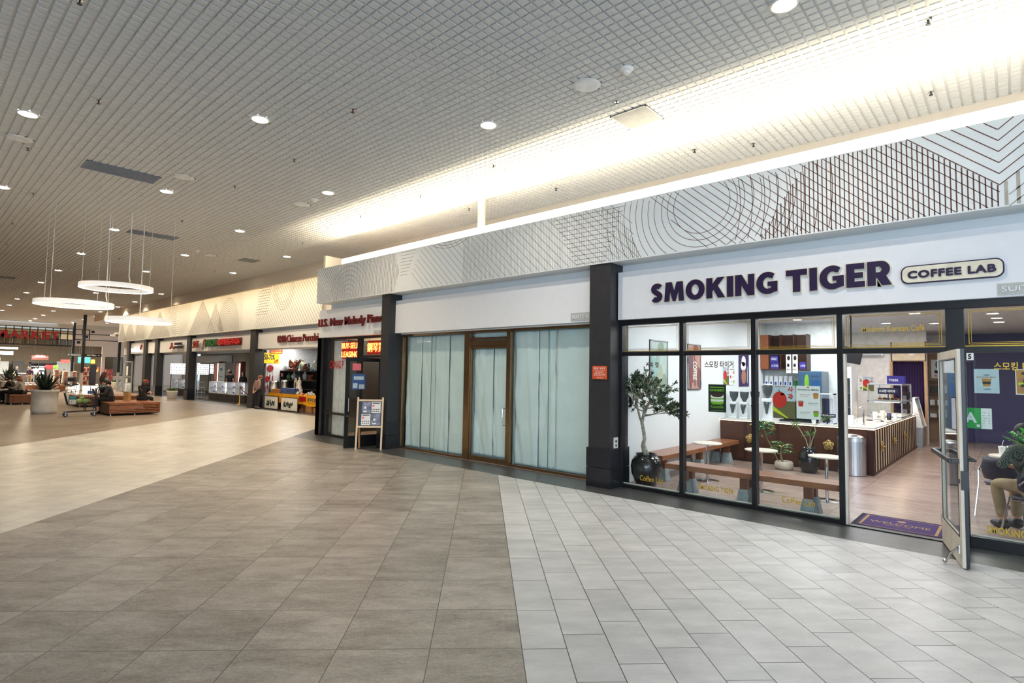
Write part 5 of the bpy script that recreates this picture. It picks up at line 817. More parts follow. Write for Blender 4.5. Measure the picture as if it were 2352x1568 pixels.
t = thing('refrigerator', 'tall blue-grey refrigerator with printed panels behind the counter', 'refrigerator', (-3.65, 15.0, 0)); m = MB(); m.box(-3.91, 14.7, 0, -3.40, 15.36, 1.97); m.build('body', mk('fridge_grey', 104, 122, 140, .35, metal=.4), t); m = MB(); m.box(-3.72, 14.685, .05, -3.41, 14.70, 1.95); m.box(-3.90, 14.685, .05, -3.73, 14.70, 1.95); m.build('fridge_door', mk('fridge_blue', 70, 104, 140, .3, metal=.3), t); m = MB(); y = 14.684; m.add([(-3.72 + .05 * math.cos(a), y, 1.70 + .2 * math.sin(a)) for a in [2 * PI * k / 20 for k in range(20)]], [tuple(range(20))], 0); quad(m, -3.62, 1.5, -3.44, 1.75, y, 1); T(m, 'matcha', -3.62, y, 1.84, .16, .04, 2); m.build('print', [PK['green'], mk('print_blue', 30, 84, 140, .4), PK['ink']], t)
t = thing('refrigerator', 'bright white-topped glass refrigerator right of the blue-grey one', 'refrigerator', (-3.2, 15.6, 0)); m = MB(); m.box(-3.38, 15.55, 0, -2.95, 16.2, .4); m.box(-3.38, 15.55, 1.82, -2.95, 16.2, 2.1); m.box(-3.38, 15.55, .4, -3.35, 16.2, 1.82); m.box(-2.98, 15.55, .4, -2.95, 16.2, 1.82); m.box(-3.38, 16.17, .4, -2.95, 16.2, 1.82); m.build('body', WHITE, t); m = MB(); m.box(-3.35, 15.555, .4, -2.98, 15.56, 1.82); m.build('pane', GLS, t)
for k in range(3): m = MB(); m.box(-3.35, 15.6, .75 + .35 * k, -2.98, 16.17, .76 + .35 * k); m.build('shelf', GFR, t)
# doorway, curtain, screens, wall posters
t = thing('curtain', 'dark purple pleated curtain hanging in the doorway beyond the counter', 'curtain', (-2.3, 19.8, 0)); m = MB(); n = 80
vs = [(-2.66 + .76 * i / n, 19.68 + .025 * math.sin(i * .95), z) for z in (.02, 2.34) for i in range(n + 1)]; m.add(vs, [(i, i + 1, n + 2 + i, n + 1 + i) for i in range(n)]); o = m.build('cloth', mk('curtain_purple', 46, 22, 66, .8), t, smooth=True); md = o.modifiers.new('th', 'SOLIDIFY'); md.thickness = .004
m = MB(); m.tube([(-2.66, 19.68, 2.33), (-1.92, 19.68, 2.33)], .014, 8); m.build('rod', BRONZE, t)
t = thing('door_header', 'cream panel with a small oval plaque above the curtained doorway', 'panel', (-2.3, 19.58, 2.36)); m = MB(); m.box(-2.70, 19.56, 2.34, -1.86, 19.598, 2.36); m.box(-2.70, 19.56, 2.36, -2.67, 19.598, 2.9); m.box(-1.89, 19.56, 2.36, -1.86, 19.598, 2.9); m.build('frame', WALNUT, t); m = MB(); m.box(-2.67, 19.58, 2.36, -1.89, 19.598, 2.9); m.build('panel', mk('header_cream', 226, 204, 170, .5), t); m = MB(); m.ball((-2.2, 19.578, 2.55), (.07, .004, .035), 18, 8); m.build('plaque', PAPERW, t)
m = MB(); m.box(-2.72, 19.55, 0, -2.66, 19.6, 2.34); m.box(-1.92, 19.55, 0, -1.86, 19.6, 2.34); struct('trim', m, mk('doorway_oak', 196, 150, 104, .5), 'pale timber jambs of the curtained doorway', 'trim')
t = thing('ceiling_screen', 'black screen hung at an angle from the cafe ceiling', 'screen', (-2.66, 14, 2.2)); m = MB(); m.obox((-2.66, 14.0, 2.32), (.42, .05, .34), Matrix.Rotation(math.radians(12), 3, 'Y')); m.build('screen', BLK, t, bevel=.005); m = MB(); m.tube([(-2.66, 14.03, 2.4), (-2.66, 14.03, 3.2)], .02, 8); m.build('mount', BLK, t)
t = thing('air_conditioner', 'slim white air conditioner high on the cafe back wall', 'air conditioner', (-3.2, 19.5, 2.5)); m = MB(); m.box(-3.5, 19.38, 2.50, -2.86, 19.598, 2.74); m.build('casing', WHITE, t, bevel=.02); m = MB(); m.box(-3.46, 19.375, 2.51, -2.9, 19.385, 2.535); m.build('louvre', GRILLE, t)
flat('menu_poster', 'small white menu print left of the apple print on the cafe back wall', 'poster', -3.69, 1.46, -3.42, 1.88, 19.59, SEA, season); flat('apple_poster', 'small red apple print high on the cafe back wall', 'poster', -3.415, 1.46, -3.14, 1.88, 19.59, APP, apple)
def wallflat(name, label, y0, z0, y1, z1, mats, draw=None, frame=None):
    t = thing(name, label, 'picture' if frame else 'poster', (-4.9, (y0 + y1) / 2, z0)); m = MB(); m.box(-4.898, y0, z0, -4.885, y1, z1); m.build('sheet', mats[0], t)
    if draw: m = MB(); draw(m, y0, z0, y1 - y0, z1 - z0, 0); m.v = [(-4.884 - b, a, c) for a, b, c in m.v]; m.build('print', mats[1:], t)
    if frame:
        m = MB()
        for a in ((y0, z0, y1, z0 + .02), (y0, z1 - .02, y1, z1), (y0, z0, y0 + .02, z1), (y1 - .02, z0, y1, z1)): m.box(-4.898, a[0], a[1], -4.872, a[2], a[3])
        m.build('frame', frame, t)
def artdraw(cols):
    def f(m, y0, z0, w, h, y):
        random.seed(7)
        for k in range(22): disc(m, y0 + random.uniform(.1, .9) * w, -.0002 * k, z0 + random.uniform(.1, .9) * h, random.uniform(.03, .13), random.uniform(.05, .2), k % cols, 14)
    return f
wallflat('framed_picture', 'pale green misty picture on the white side wall behind the olive tree', 9.12, 1.30, 9.80, 2.455, [mk('art_mist', 190, 206, 200, .5), mk('art_green_a', 150, 168, 150, .6), mk('art_green_b', 178, 186, 166, .6), mk('art_teal', 158, 192, 188, .6)], artdraw(3), STEEL)
wallflat('wall_poster', 'brown and pink mottled poster with white writing on the white side wall', 10.70, 1.53, 11.30, 2.46, [mk('art_pink', 196, 146, 132, .6), mk('art_brown_a', 140, 84, 80, .6), mk('art_brown_b', 172, 122, 110, .6), mk('art_mauve', 124, 92, 100, .6), PAPERW], lambda m, y0, z0, w, h, y: (artdraw(3)(m, y0, z0, w, h, y), m.text('COFFEE', (y0 + w * .35, -.008, z0 + h * .62), (0, 0, -1), (1, 0, 0), h * .4, w * .3, .0008, .03, 3)), STEEL)
wallflat('wall_poster', 'dark purple poster with a pale ice cream drawing on the white side wall', 13.50, 1.58, 14.15, 2.36, [mk('art_purple', 62, 38, 96, .5), PAPERW, PK['tan'], PK['pur']], lambda m, y0, z0, w, h, y: (disc(m, y0 + w * .45, 0, z0 + h * .78, w * .22, h * .16, 0), disc(m, y0 + w * .42, 0, z0 + h * .62, w * .26, h * .14, 0), disc(m, y0 + w * .45, -.001, z0 + h * .3, w * .24, h * .22, 1), quad(m, y0 + w * .8, z0 + h * .1, y0 + w * .84, z0 + h * .6, 0, 0)), None)
wallflat('apple_poster', 'small red apple print on the white side wall near the coffee bar', 12.53, 1.62, 12.85, 2.02, APP, apple); wallflat('menu_poster', 'small white menu print on the white side wall near the coffee bar', 12.89, 1.62, 13.21, 2.02, SEA, season)
# shelf wall by the curtain
t = thing('shelf_panel', 'timber panel with shelves of white goods beyond the cafe door', 'shelf', (-1.6, 21.5, 0)); m = MB(); m.box(-1.99, 21.46, .0, -1.28, 21.498, 2.7); m.build('panel', mk('shelf_wall_oak', 150, 116, 88, .5, stretch=(10, 10, 1)), t); SH = (.68, 1.05, 1.42, 1.80)
for z in SH: m = MB(); m.box(-1.98, 21.22, z - .04, -1.29, 21.46, z); m.build('shelf', mk('shelf_brown', 110, 72, 48, .5), t)
random.seed(9)
for k, (x, z, w_, h, c, lb) in enumerate(((-1.88, .68, .16, .12, (238, 238, 236), 'white box on the lowest shelf, at its left end'), (-1.66, .68, .2, .24, (232, 232, 230), 'tall white box on the lowest shelf'), (-1.42, .68, .12, .2, (236, 236, 234), 'white box at the right of the lowest shelf'), (-1.9, 1.05, .12, .16, (236, 236, 234), 'small white box on the second shelf, at its left end'), (-1.66, 1.05, .24, .16, (238, 238, 238), 'wide white box on the second shelf'), (-1.42, 1.05, .1, .26, (226, 226, 224), 'upright white box on the second shelf, at its right end'), (-1.84, 1.42, .16, .22, (60, 66, 64), 'dark framed box on the third shelf'), (-1.6, 1.42, .12, .24, (240, 240, 238), 'white carton on the third shelf'), (-1.4, 1.42, .1, .18, (60, 36, 44), 'dark maroon tin on the third shelf'), (-1.45, 1.8, .1, .22, (90, 60, 48), 'brown tin on the top shelf'))):
    m = MB(); m.box(x - w_ / 2, 21.27, z, x + w_ / 2, 21.42, z + h); o = m.build('goods_box', mk('goods_%d' % k, *c, .5), None, bevel=.004); tag(o, lb + ' of the timber shelf panel', 'box')
for k, (x, lb) in enumerate(((-1.92, 'black and white print on the timber panel above the shelves, left one'), (-1.5, 'white print with dark shapes on the timber panel above the shelves, right one'))):
    t = flat('wall_print', lb, 'poster', x, 1.87, x + (.28 if k == 0 else .26), 2.44, 21.45, [PAPERW, PK['ink'], PK['red']], lambda m, a, z, w, h, y: (disc(m, a + w * .5, y, z + h * .72, w * .12, h * .2, 0), disc(m, a + w * .45, y, z + h * .35, w * .2, h * .1, 0), T(m, 'MAHAL', a + w * .3, y, z + h * .08, w * .5, h * .1, 1, .02)))
# welcome mat
t = thing('doormat', 'purple welcome mat with gold border in the cafe doorway', 'doormat', (-1.12, 8.42, .0)); m = MB(); m.box(-1.57, 8.06, .0, -.64, 8.82, .010); m.build('mat', mk('mat_black', 28, 22, 34, .9), t); m = MB(); m.box(-1.53, 8.10, .010, -.68, 8.78, .012); m.build('field', mk('mat_purple', 66, 44, 100, .9, noise=.12, nscale=120), t); m = MB()
for a in ((-1.50, 8.13, -.71, 8.14), (-1.50, 8.74, -.71, 8.75), (-1.50, 8.13, -1.47, 8.75), (-.74, 8.13, -.71, 8.75)): m.box(a[0], a[1], .012, a[2], a[3], .0128)
m.text('WELCOME', (-1.42, 8.36, .0122), (1, 0, 0), (0, 1, 0), .62, .12, .0008, .0); m.text('SMOKING TIGER', (-1.24, 8.29, .0122), (1, 0, 0), (0, 1, 0), .26, .03, .0008, .0); m.lathe([(.05, 0.0122), (.05, .013)], (-1.11, 8.60, 0), 10); m.build('gold_print', mk('mat_gold', 170, 140, 96, .9), t)

# recessed lights in the cafe ceiling
cl = {}
def mk_cafe_light(loc):
    t = thing('cafe_downlight', 'x', 'ceiling light', loc, group='round downlights in the cafe ceiling'); m = MB(); m.lathe([(.09, .001), (.10, -.010), (.115, -.012), (.12, -.002), (.12, .001)], loc, 24, cap=False); m.build('rim', RIMW, t, smooth=True); m = MB(); m.lathe([(.001, -.006), (.095, -.009), (.095, .0)], loc, 24, cap=False); m.build('lamp_face', LAMPG, t); return t
for k, (x, y, lb) in enumerate(((-3.83, 14.4, 'nearest the wall cabinet, seen through the third transom'), (-2.35, 16.42, 'above the pastry case'), (-1.53, 14.2, 'first above the cafe doorway'), (-1.44, 16.98, 'second above the cafe doorway'), (-.31, 15.08, 'first seen through the right transom'), (-.27, 16.18, 'second seen through the right transom'), (-.25, 17.3, 'third seen through the right transom'))):
    first_or_copy(cl, mk_cafe_light, (x, y, 3.199), 'round cafe ceiling downlight ' + lb)
# ---------------------------------------------------------------- walkway furniture
IPE = mk('ipe_slats', 150, 94, 62, .45, noise=.2, nscale=4, stretch=(10, 1.5, 10)); IPED = mk('ipe_end_panel', 88, 62, 44, .6, noise=.15)
def slat_bench(label, x0, x1, y0, y1, h=.47, end=None):
    t = thing('bench', label, 'bench', ((x0 + x1) / 2, (y0 + y1) / 2, 0), group='low timber slat benches on the walkway'); m = MB()
    for xa in (x0, x1 - .03):
        m = MB()
        for k in range(6): z = .09 + k * (h - .13) / 5.6; m.box(xa, y0, z, xa + .03, y1, z + .042)
        m.build('side_slats', IPE, t)
    for ya in (y0, y1 - .04): m = MB(); m.box(x0 + .03, ya, .07, x1 - .03, ya + .04, h - .03); m.build('end_panel', end or IPED, t)
    m = MB(); n = int((x1 - x0) / .14)
    for k in range(n): a = x0 + (x1 - x0) * k / n; m.box(a + .003, y0, h - .035, a + (x1 - x0) / n - .003, y1, h)
    m.build('top_boards', IPE, t); m = MB(); m.box(x0 + .06, y0 + .06, .05, x1 - .06, y1 - .06, .09); m.build('plinth', BLK, t)
    for x in (x0 + .05, x1 - .05):
        for y in (y0 + .06, (y0 + y1) / 2, y1 - .06): m = MB(); m.lathe([(.025, 0), (.025, .06)], (x, y, 0), 10); m.build('foot', STEEL, t)
slat_bench('front timber slat bench where the woman with a bun sits', -26.65, -24.55, 5.32, 6.95)
slat_bench('low timber bench behind the loaded shopping cart', -32.4, -30.35, 5.45, 8.0); slat_bench('far timber bench behind the big white planter', -51.4, -49.1, 5.5, 8.05); slat_bench('furthest timber bench, behind the black-ended bench', -56.5, -54.0, 5.2, 7.6)
slat_bench('timber bench with a black end panel at the left edge', -35.9, -33.75, 3.55, 4.45, .46, BLK)
MARB = mk('white_marble', 226, 222, 214, .3, noise=.07, nscale=2.2); AGV = [mk('agave_leaf', 34, 52, 38, .45, noise=.2, nscale=5), mk('agave_leaf_pale', 58, 80, 60, .45)]
def planter(label, x, y, s=1.0, seed=1):
    t = thing('planter', label, 'planter', (x, y, 0)); m = MB(); m.lathe([(.34, 0), (.37, .02), (.395, .12), (.40, .5), (.405, .78), (.435, .80), (.447, .83), (.442, .875), (.43, .89), (.39, .885), (.37, .80), (.001, .79)], (x, y, 0), 48, cap=False); m.build('pot', MARB, t, smooth=True); m = MB(); random.seed(seed)
    for k in range(46):
        an = random.uniform(0, 2 * PI); el = random.uniform(.35, 1.5); L = random.uniform(.72, 1.02); d = Vector((math.cos(an) * math.cos(el), math.sin(an) * math.cos(el), math.sin(el))); sd = d.cross(Vector((0, 0, 1))).normalized(); up = sd.cross(d); b = Vector((x, y, .80)) + Vector((math.cos(an), math.sin(an), 0)) * .05; w_ = random.uniform(.036, .052); vs = []
        for q, f in ((0, .7), (.35, 1), (.75, .65), (1, .03)): c = b + d * L * q + Vector((0, 0, -.05)) * q * q; vs += [c - sd * w_ * f + up * .012 * f, c, c + sd * w_ * f + up * .012 * f]
        m.add(vs, [(3 * i + j, 3 * i + j + 1, 3 * i + j + 4, 3 * i + j + 3) for i in range(3) for j in range(2)], k % 5 == 0)
    m.build('foliage', AGV, t); m = MB(); m.lathe([(.001, .80), (.375, .80)], (x, y, 0), 24, cap=False); m.build('soil', mk('potting_soil', 60, 46, 36, .9), t); return t
planter('big white marble planter with a spiky agave', -27.28, 3.86, 1, 2); planter('second white planter with a spiky agave, partly hidden by the seated pair', -42.8, 4.40, 1, 5)
def bowl(label, x, y, s, seed):
    t = thing('planter', label, 'planter', (x, y, 0)); m = MB(); m.lathe([(.20 * s, 0), (.23 * s, .03 * s), (.28 * s, .40 * s), (.285 * s, .47 * s), (.265 * s, .47 * s), (.25 * s, .42 * s), (.001, .42 * s)], (x, y, 0), 32, cap=False); m.build('pot', mk('white_stoneware', 222, 220, 212, .6), t, smooth=True); m = MB(); random.seed(seed)
    for k in range(120): an = random.uniform(0, 2 * PI); r = random.uniform(0, .2); leaf(m, Vector((x + r * math.cos(an), y + r * math.sin(an), .42 * s)), Vector((math.cos(an) * random.uniform(.2, 1.2), math.sin(an) * random.uniform(.2, 1.2), 1)), random.uniform(.12, .30) * s, .035, 0)
    m.build('foliage', [mk('fern_green', 70, 104, 44, .5, noise=.2)], t)
bowl('white bowl planter with green leaves before the optician column', -36.3, 10.85, 1.0, 3); bowl('white bowl planter near the market corner post', -53.4, 11.9, 1.25, 4)
# shopping carts
WIRE = mk('cart_wire', 52, 56, 66, .4, metal=.5); CARTP = mk('cart_plastic', 30, 34, 46, .4)
def cart(label, loc, rz):
    t = thing('shopping_cart', label, 'shopping cart', loc, rz, 'grey wire shopping carts', True)
    L, Wd = .96, .54; m = MB(); x0, x1 = -.48, .42
    def lvl(q, u, v):   # q 0 bottom .. 1 top ; u along length 0..1 ; v -1..1 across
        zb = .42 + .06 * u; zt = .84 + .16 * u; xa = x0 + .10 * (1 - q); return (xa + (x1 - xa) * u, v * (.19 + .05 * q + .03 * u), zb + (zt - zb) * q)
    for q in [i / 7 for i in range(8)]: m.tube([lvl(q, 1, -1), lvl(q, 0, -1), lvl(q, 0, 1), lvl(q, 1, 1), lvl(q, 1, -1)], .006 if q in (0, 1) else .003, 5)
    for i in range(15):
        u = i / 14
        for v in (-1, 1): m.tube([lvl(0, u, v), lvl(1, u, v)], .003, 5)
        m.tube([lvl(0, u, -1), lvl(0, u, 1)], .003, 5)
    for i in range(1, 9):
        v = -1 + 2 * i / 9; m.tube([lvl(0, 0, v), lvl(1, 0, v)], .003, 5); m.tube([lvl(0, 0, v), lvl(0, 1, v)], .003, 5); m.tube([lvl(0, 1, v), lvl(1, 1, v)], .003, 5)
    m.build('basket', WIRE, t)
    m = MB()
    for v in (-1, 1):
        m.tube([(-.46, v * .17, .16), (.40, v * .25, .20), (.43, v * .25, .30), (.10, v * .22, .42)], .014, 7); m.tube([(.12, v * .2, .20), (.10, v * .2, .44)], .012, 7); m.tube([(.40, v * .25, .20), (.46, v * .25, .95), (.50, v * .25, 1.03)], .014, 7)
    m.tube([(-.46, -.17, .16), (-.46, .17, .16)], .014, 7); m.tube([(.40, -.25, .20), (.40, .25, .20)], .012, 7); m.build('frame', WIRE, t)
    m = MB(); m.tube([(.50, -.27, 1.03), (.50, .27, 1.03)], .018, 8); m.build('handle', CARTP, t); m = MB(); m.obox((.36, 0, .86), (.03, .44, .26), Matrix.Rotation(-.35, 3, 'Y')); m.obox((.42, 0, .78), (.14, .40, .015)); m.build('child_seat', CARTP, t)
    m = MB()
    for q in (.82, .98): m.add([lvl(0, 0, 0)] and [(x0 - .008, -.23, .42), (x0 + .02, -.23, .42), (x0 + .02, -.20, .42), (x0 - .008, -.20, .42)], [(0, 1, 2, 3)])
    for v in (-1, 1): m.tube([lvl(0, 0, v), lvl(1, 0, v)], .018, 6)
    m.build('corner_guard', CARTP, t)
    for x, v in ((-.43, -.16), (-.43, .16), (.38, -.24), (.38, .24)):
        m = MB(); m.lathe([(.02, -.014), (.062, -.016), (.066, -.008), (.066, .008), (.062, .016), (.02, .014)], (0, 0, 0), 18); m.v = [(x + a, v + c, .066 + b) for a, b, c in m.v]; o = m.build('wheel', mk('tyre_grey', 52, 54, 58, .6), t); m = MB(); m.lathe([(.026, -.018), (.026, .018)], (0, 0, 0), 12); m.v = [(x + a, v + c, .066 + b) for a, b, c in m.v]; m.build('hub', CHROME, o); m = MB(); m.box(x - .012, v - .024, .07, x + .012, v - .018, .18); m.box(x - .012, v + .018, .07, x + .012, v + .024, .18); m.box(x - .02, v - .024, .15, x + .02, v + .024, .185); m.build('caster_fork', STEEL, o)
    return t
CA = (-25.0, 4.56, 0); CR = math.radians(85)
c1 = cart('loaded wire shopping cart beside the woman with a bun', CA, CR)
c2_ = copy_tree(c1); c2_.location = (-47.9, 8.1, 0); c2_.rotation_euler.z = math.radians(160); c2_['label'] = 'empty wire shopping cart near the tall dark sign pole'
c3_ = copy_tree(c1); c3_.location = (-34.0, 2.72, 0); c3_.rotation_euler.z = math.radians(70); c3_['label'] = 'wire shopping cart cut off at the left edge of the photo'
def in_cart(p): c, s = math.cos(CR), math.sin(CR); return (CA[0] + p[0] * c - p[1] * s, CA[1] + p[0] * s + p[1] * c, p[2])
t = thing('grocery_pack', 'white and teal wrapped pack in the loaded shopping cart', 'pack', in_cart((-.25, 0, .44)), CR, None, True); m = MB(); m.box(-.10, -.14, .0, .10, .14, .17); m.build('pack', PAPERW, t, bevel=.02); m = MB(); m.box(-.102, -.142, .17, .102, .142, .27); m.build('teal_top', mk('pack_teal', 30, 150, 160, .4), t, bevel=.02)
for k, (x, y, z, r) in enumerate(((-.06, -.06, .555, .10), (.05, .07, .55, .095), (.12, -.07, .555, .095), (.20, .06, .55, .085), (.02, -.02, .66, .08))):
    m = MB(); m.ball((0, 0, 0), (r, r, r * .9), 16, 10); random.seed(k); m.v = [(a * (1 + .05 * math.sin(9 * math.atan2(b, a))), b * (1 + .05 * math.sin(9 * math.atan2(b, a))), c) for a, b, c in m.v]; o = m.build('cabbage', mk('cabbage_green', 164, 190, 116, .5, noise=.2, nscale=9), None, smooth=True); o.location = in_cart((x, y, z - .01)); tag(o, 'round pale green cabbage in the loaded shopping cart', 'cabbage', 'cabbages in the shopping cart')
t = thing('handbag', 'small blue and black bag on the seat of the loaded cart', 'bag', in_cart((.30, 0, .80)), CR, None, True); m = MB(); m.box(-.12, -.14, .0, .02, .10, .12); m.build('bag', mk('bag_blue', 92, 118, 176, .5), t, bevel=.02); m = MB(); m.tube([(-.05, -.10, .12), (-.07, -.08, .24), (-.05, .02, .28), (-.05, .06, .12)], .008, 6); m.build('strap', BLK, t)
t = thing('paper_bag', 'brown paper bag on the front bench beside the person in a red cap', 'bag', (-26.2, 6.25, .47), .6, None, True); m = MB(); m.add([(-.11, -.07, 0), (.11, -.07, 0), (.11, .07, 0), (-.11, .07, 0), (-.12, -.07, .34), (.11, -.07, .36), (.11, .05, .36), (-.12, .05, .34)], [(3, 2, 1, 0), (0, 1, 5, 4), (1, 2, 6, 5), (2, 3, 7, 6), (3, 0, 4, 7)]); m.build('bag', mk('kraft_paper', 196, 156, 104, .8, noise=.08), t)
# tall dark poles and the direction sign
def pole(label, x, y, ztop, zlow=1.33):
    t = thing('sign_pole', label, 'pole', (x, y, 0)); m = MB(); m.box(x - .09, y - .09, zlow, x + .09, y + .09, ztop); m.build('pole', BLK, t); m = MB(); m.lathe([(.085, 0), (.085, zlow)], (x, y, 0), 20); m.build('base_sleeve', mk('pole_sleeve', 196, 192, 184, .35, metal=.4), t); return t
pole('tall dark pole carrying the direction sign', -50.3, 9.12, ZC - .005); pole('tall dark pole behind the one with the direction sign', -60.3, 10.22, ZC - .005); pole('dark post at the outer corner of the far shop row', -50.25, 11.3, ZC - .005, 1.38)
for lb, y0, y1, s, c, ay in (('grey half of the hanging direction sign pointing left to the restaurants', 8.17, 9.03, 'Restaurants', mk('sign_slate', 76, 92, 100, .5), 8.28), ('black half of the hanging direction sign pointing right to the office', 9.22, 10.22, 'Mall Office', BLK, 10.06)):
    t = thing('direction_sign', lb, 'sign', (-50.2, (y0 + y1) / 2, 2.5)); m = MB(); m.box(-50.24, y0, 2.50, -50.19, y1, 2.71); m.build('panel', c, t); m = MB(); a = -1 if ay < 9 else 1
    m.text(s, (-50.188, y0 + (.25 if a < 0 else .12), 2.56), (0, 1, 0), (0, 0, 1), .55, .10, .002, .02); m.add([(-50.187, ay + a * .05, 2.605), (-50.187, ay - a * .02, 2.655), (-50.187, ay - a * .02, 2.555)], [(0, 1, 2)]); m.box(-50.189, min(ay - a * .07, ay), 2.595, -50.187, max(ay - a * .07, ay), 2.615); m.build('lettering', PAPERW, t); m = MB(); m.box(-50.25, (y1 if a < 0 else y0) - .1, 2.58, -50.2, (y1 if a < 0 else y0) + .1, 2.63); m.build('bracket', BLK, t)
t = thing('security_camera', 'white camera arm on the far corner of the printed fascia', 'camera', (-49.9, 11.0, 4.1)); m = MB(); m.box(-50.3, 10.95, 4.25, -49.7, 11.09, 4.36); m.box(-50.35, 10.7, 4.08, -50.1, 11.0, 4.2); m.build('camera_body', RIMW, t); m = MB(); m.tube([(-50.0, 11.0, 4.3), (-50.2, 10.85, 4.2)], .03, 8); m.build('arm', RIMW, t)
# ---------------------------------------------------------------- porcelain shop
t = thing('display_table', 'long table under a bright yellow cloth at the porcelain shop', 'table', (-20, 12, 0)); m = MB(); m.box(-25.9, 11.80, .66, -15, 12.3, .70); m.build('table_top', IPED, t)
for x in (-25.8, -21, -16): m = MB(); m.box(x, 11.85, 0, x + .06, 11.91, .66); m.build('leg', BLK, t)
m = MB(); n = 60; xs = [-26.0 + 11 * i / n for i in range(n + 1)]
vs = [(x, 11.78 + .012 * math.sin(i * 1.9) * (1 if z < .6 else 0), z if z > .6 else .33 + .03 * math.sin(i * .8) - .06 * min(1, max(0, (x + 24) / 2.5))) for z in (.712, .2) for i, x in enumerate(xs)]; k0 = len(vs); vs += [(x, 12.32, .712) for x in xs]
m.add(vs, [(i, n + 1 + i, n + 2 + i, i + 1) for i in range(n)] + [(i, i + 1, k0 + i + 1, k0 + i) for i in range(n)]); o = m.build('tablecloth', mk('cloth_yellow', 246, 172, 16, .7), None); tag(o, 'bright yellow cloth hanging over the long porcelain shop table', 'tablecloth'); md = o.modifiers.new('th', 'SOLIDIFY'); md.thickness = .004
def clothcard(name, label, x0, z0, x1, z1, c, s=None):
    t = thing(name, label, 'sign', (x0, 11.755, z0)); m = MB(); m.box(x0, 11.756, z0, x1, 11.759, z1); m.build('card', c, t)
    if s: m = MB(); m.text(s, (x0 + .02, 11.7555, z0 + .02), ux, uz, x1 - x0 - .04, z1 - z0 - .04, .001, .03); m.build('lettering', mk('ink_navy', 24, 30, 70, .6), t)
clothcard('red_card', 'red square card pinned on the yellow cloth', -22.95, .46, -22.4, .66, RED); clothcard('cloth_sign', 'dark Chinese characters on a yellow card on the table cloth', -22.25, .43, -21.5, .65, mk('cloth_yellow_card', 244, 178, 30, .7), '即将结束')
random.seed(21)
def landscape(m, x0, z0, w, h, y):
    for k in range(26): bx = x0 + random.uniform(.12, .85) * w; bz = z0 + random.uniform(.12, .55) * h; hh = random.uniform(.12, .32) * h; ww = random.uniform(.03, .07) * w; m.add([(bx - ww, y - k * 1e-4, bz), (bx + ww, y - k * 1e-4, bz), (bx + ww * .7, y - k * 1e-4, bz + hh * .7), (bx, y - k * 1e-4, bz + hh), (bx - ww * .8, y - k * 1e-4, bz + hh * .6)], [(0, 1, 2, 3, 4)], k % 2)
    quad(m, x0 + w * .15, z0 + h * .82, x0 + w * .35, z0 + h * .85, y, 2)
for x0, x1, lb in ((-25.72, -24.36, 'framed ink landscape leaning at the left under the yellow cloth'), (-24.10, -22.56, 'framed ink landscape with a pale red sky, second from the left')):
    t = thing('framed_picture', lb, 'picture', (x0, 11.5, 0)); m = MB(); m.box(x0, 11.50, .0, x1, 11.53, .60); m.build('frame', mk('frame_dark_red', 60, 26, 20, .4), t); m = MB(); m.box(x0 + .05, 11.492, .04, x1 - .04, 11.50, .57); m.build('mat_board', mk('mat_board_white', 232, 230, 224, .6), t); m = MB(); landscape(m, x0 + .12, .09, x1 - x0 - .22, .43, 11.490); m.build('ink_painting', [mk('ink_green', 58, 72, 62, .7), mk('ink_dark', 36, 42, 40, .7), mk('ink_pink', 240, 170, 150, .7)], t)
CARD = mk('cardboard', 176, 120, 72, .8, noise=.08)
for k, (x, y, w_, d, h, z) in enumerate(((-22.2, 11.95, .5, .3, .28, 0), (-21.55, 11.95, .5, .3, .22, 0), (-21.5, 11.98, .4, .25, .14, .22), (-22.35, 12.3, .3, .3, .42, 0), (-20.9, 11.95, .5, .3, .3, 0), (-22.98, 12.0, .3, .25, .42, 0))):
    t = thing('carton', ('wide brown carton under the yellow cloth, first from the framed pictures', 'low brown carton at the right under the yellow cloth', 'small brown carton stacked on the low one', 'tall brown carton behind the wide one under the table', 'brown carton nearest the piano shop wall', 'upright carton right beside the second framed picture')[k], 'carton', (x, y, z)); m = MB(); m.box(x - w_ / 2, y - d / 2, z, x + w_ / 2, y + d / 2, z + h); m.build('carton', CARD, t); m = MB(); m.box(x - w_ / 2, y - .02, z + h, x + w_ / 2, y + .02, z + h + .002); m.build('tape', BEIGE, t)
m = MB(); m.box(-26.5, 11.75, 0, -26.25, 14.4, 3.1); struct('wall_left', m, mk('porcelain_side_wall', 206, 208, 214, .6), 'pale side wall of the porcelain shop', 'wall')
t = thing('sale_banner', 'yellow banner offering 50-70 percent off on the porcelain shop side wall', 'sign', (-26.2, 11.9, 2.1)); m = MB(); m.box(-26.245, 11.62, 2.08, -26.24, 12.36, 2.58); m.build('banner', mk('banner_yellow', 250, 214, 20, .5), t); m = MB(); m.text('50-70%', (-26.238, 11.64, 2.24), (0, 1, 0), (0, 0, 1), .50, .27, .002, .03); m.build('figures', PK['ink'], t); m = MB(); m.text('off', (-26.237, 12.10, 2.12), (0, 1, 0), (0, 0, 1), .22, .17, .002, .03); m.build('word', RED, t)
t = thing('clearance_sign', 'red clearance sign with yellow characters hanging above the yellow banner', 'sign', (-26.2, 12.2, 2.55)); m = MB(); m.box(-26.23, 11.90, 2.55, -26.225, 12.5, 2.98); m.build('panel', RED, t); m = MB(); m.text('全場清倉', (-26.223, 11.94, 2.70), (0, 1, 0), (0, 0, 1), .52, .22, .002, .02); m.text('FULL CLEARANCE', (-26.223, 11.94, 2.58), (0, 1, 0), (0, 0, 1), .52, .07, .002, .02); m.build('lettering', mk('banner_yellow', 250, 214, 20, .5), t)
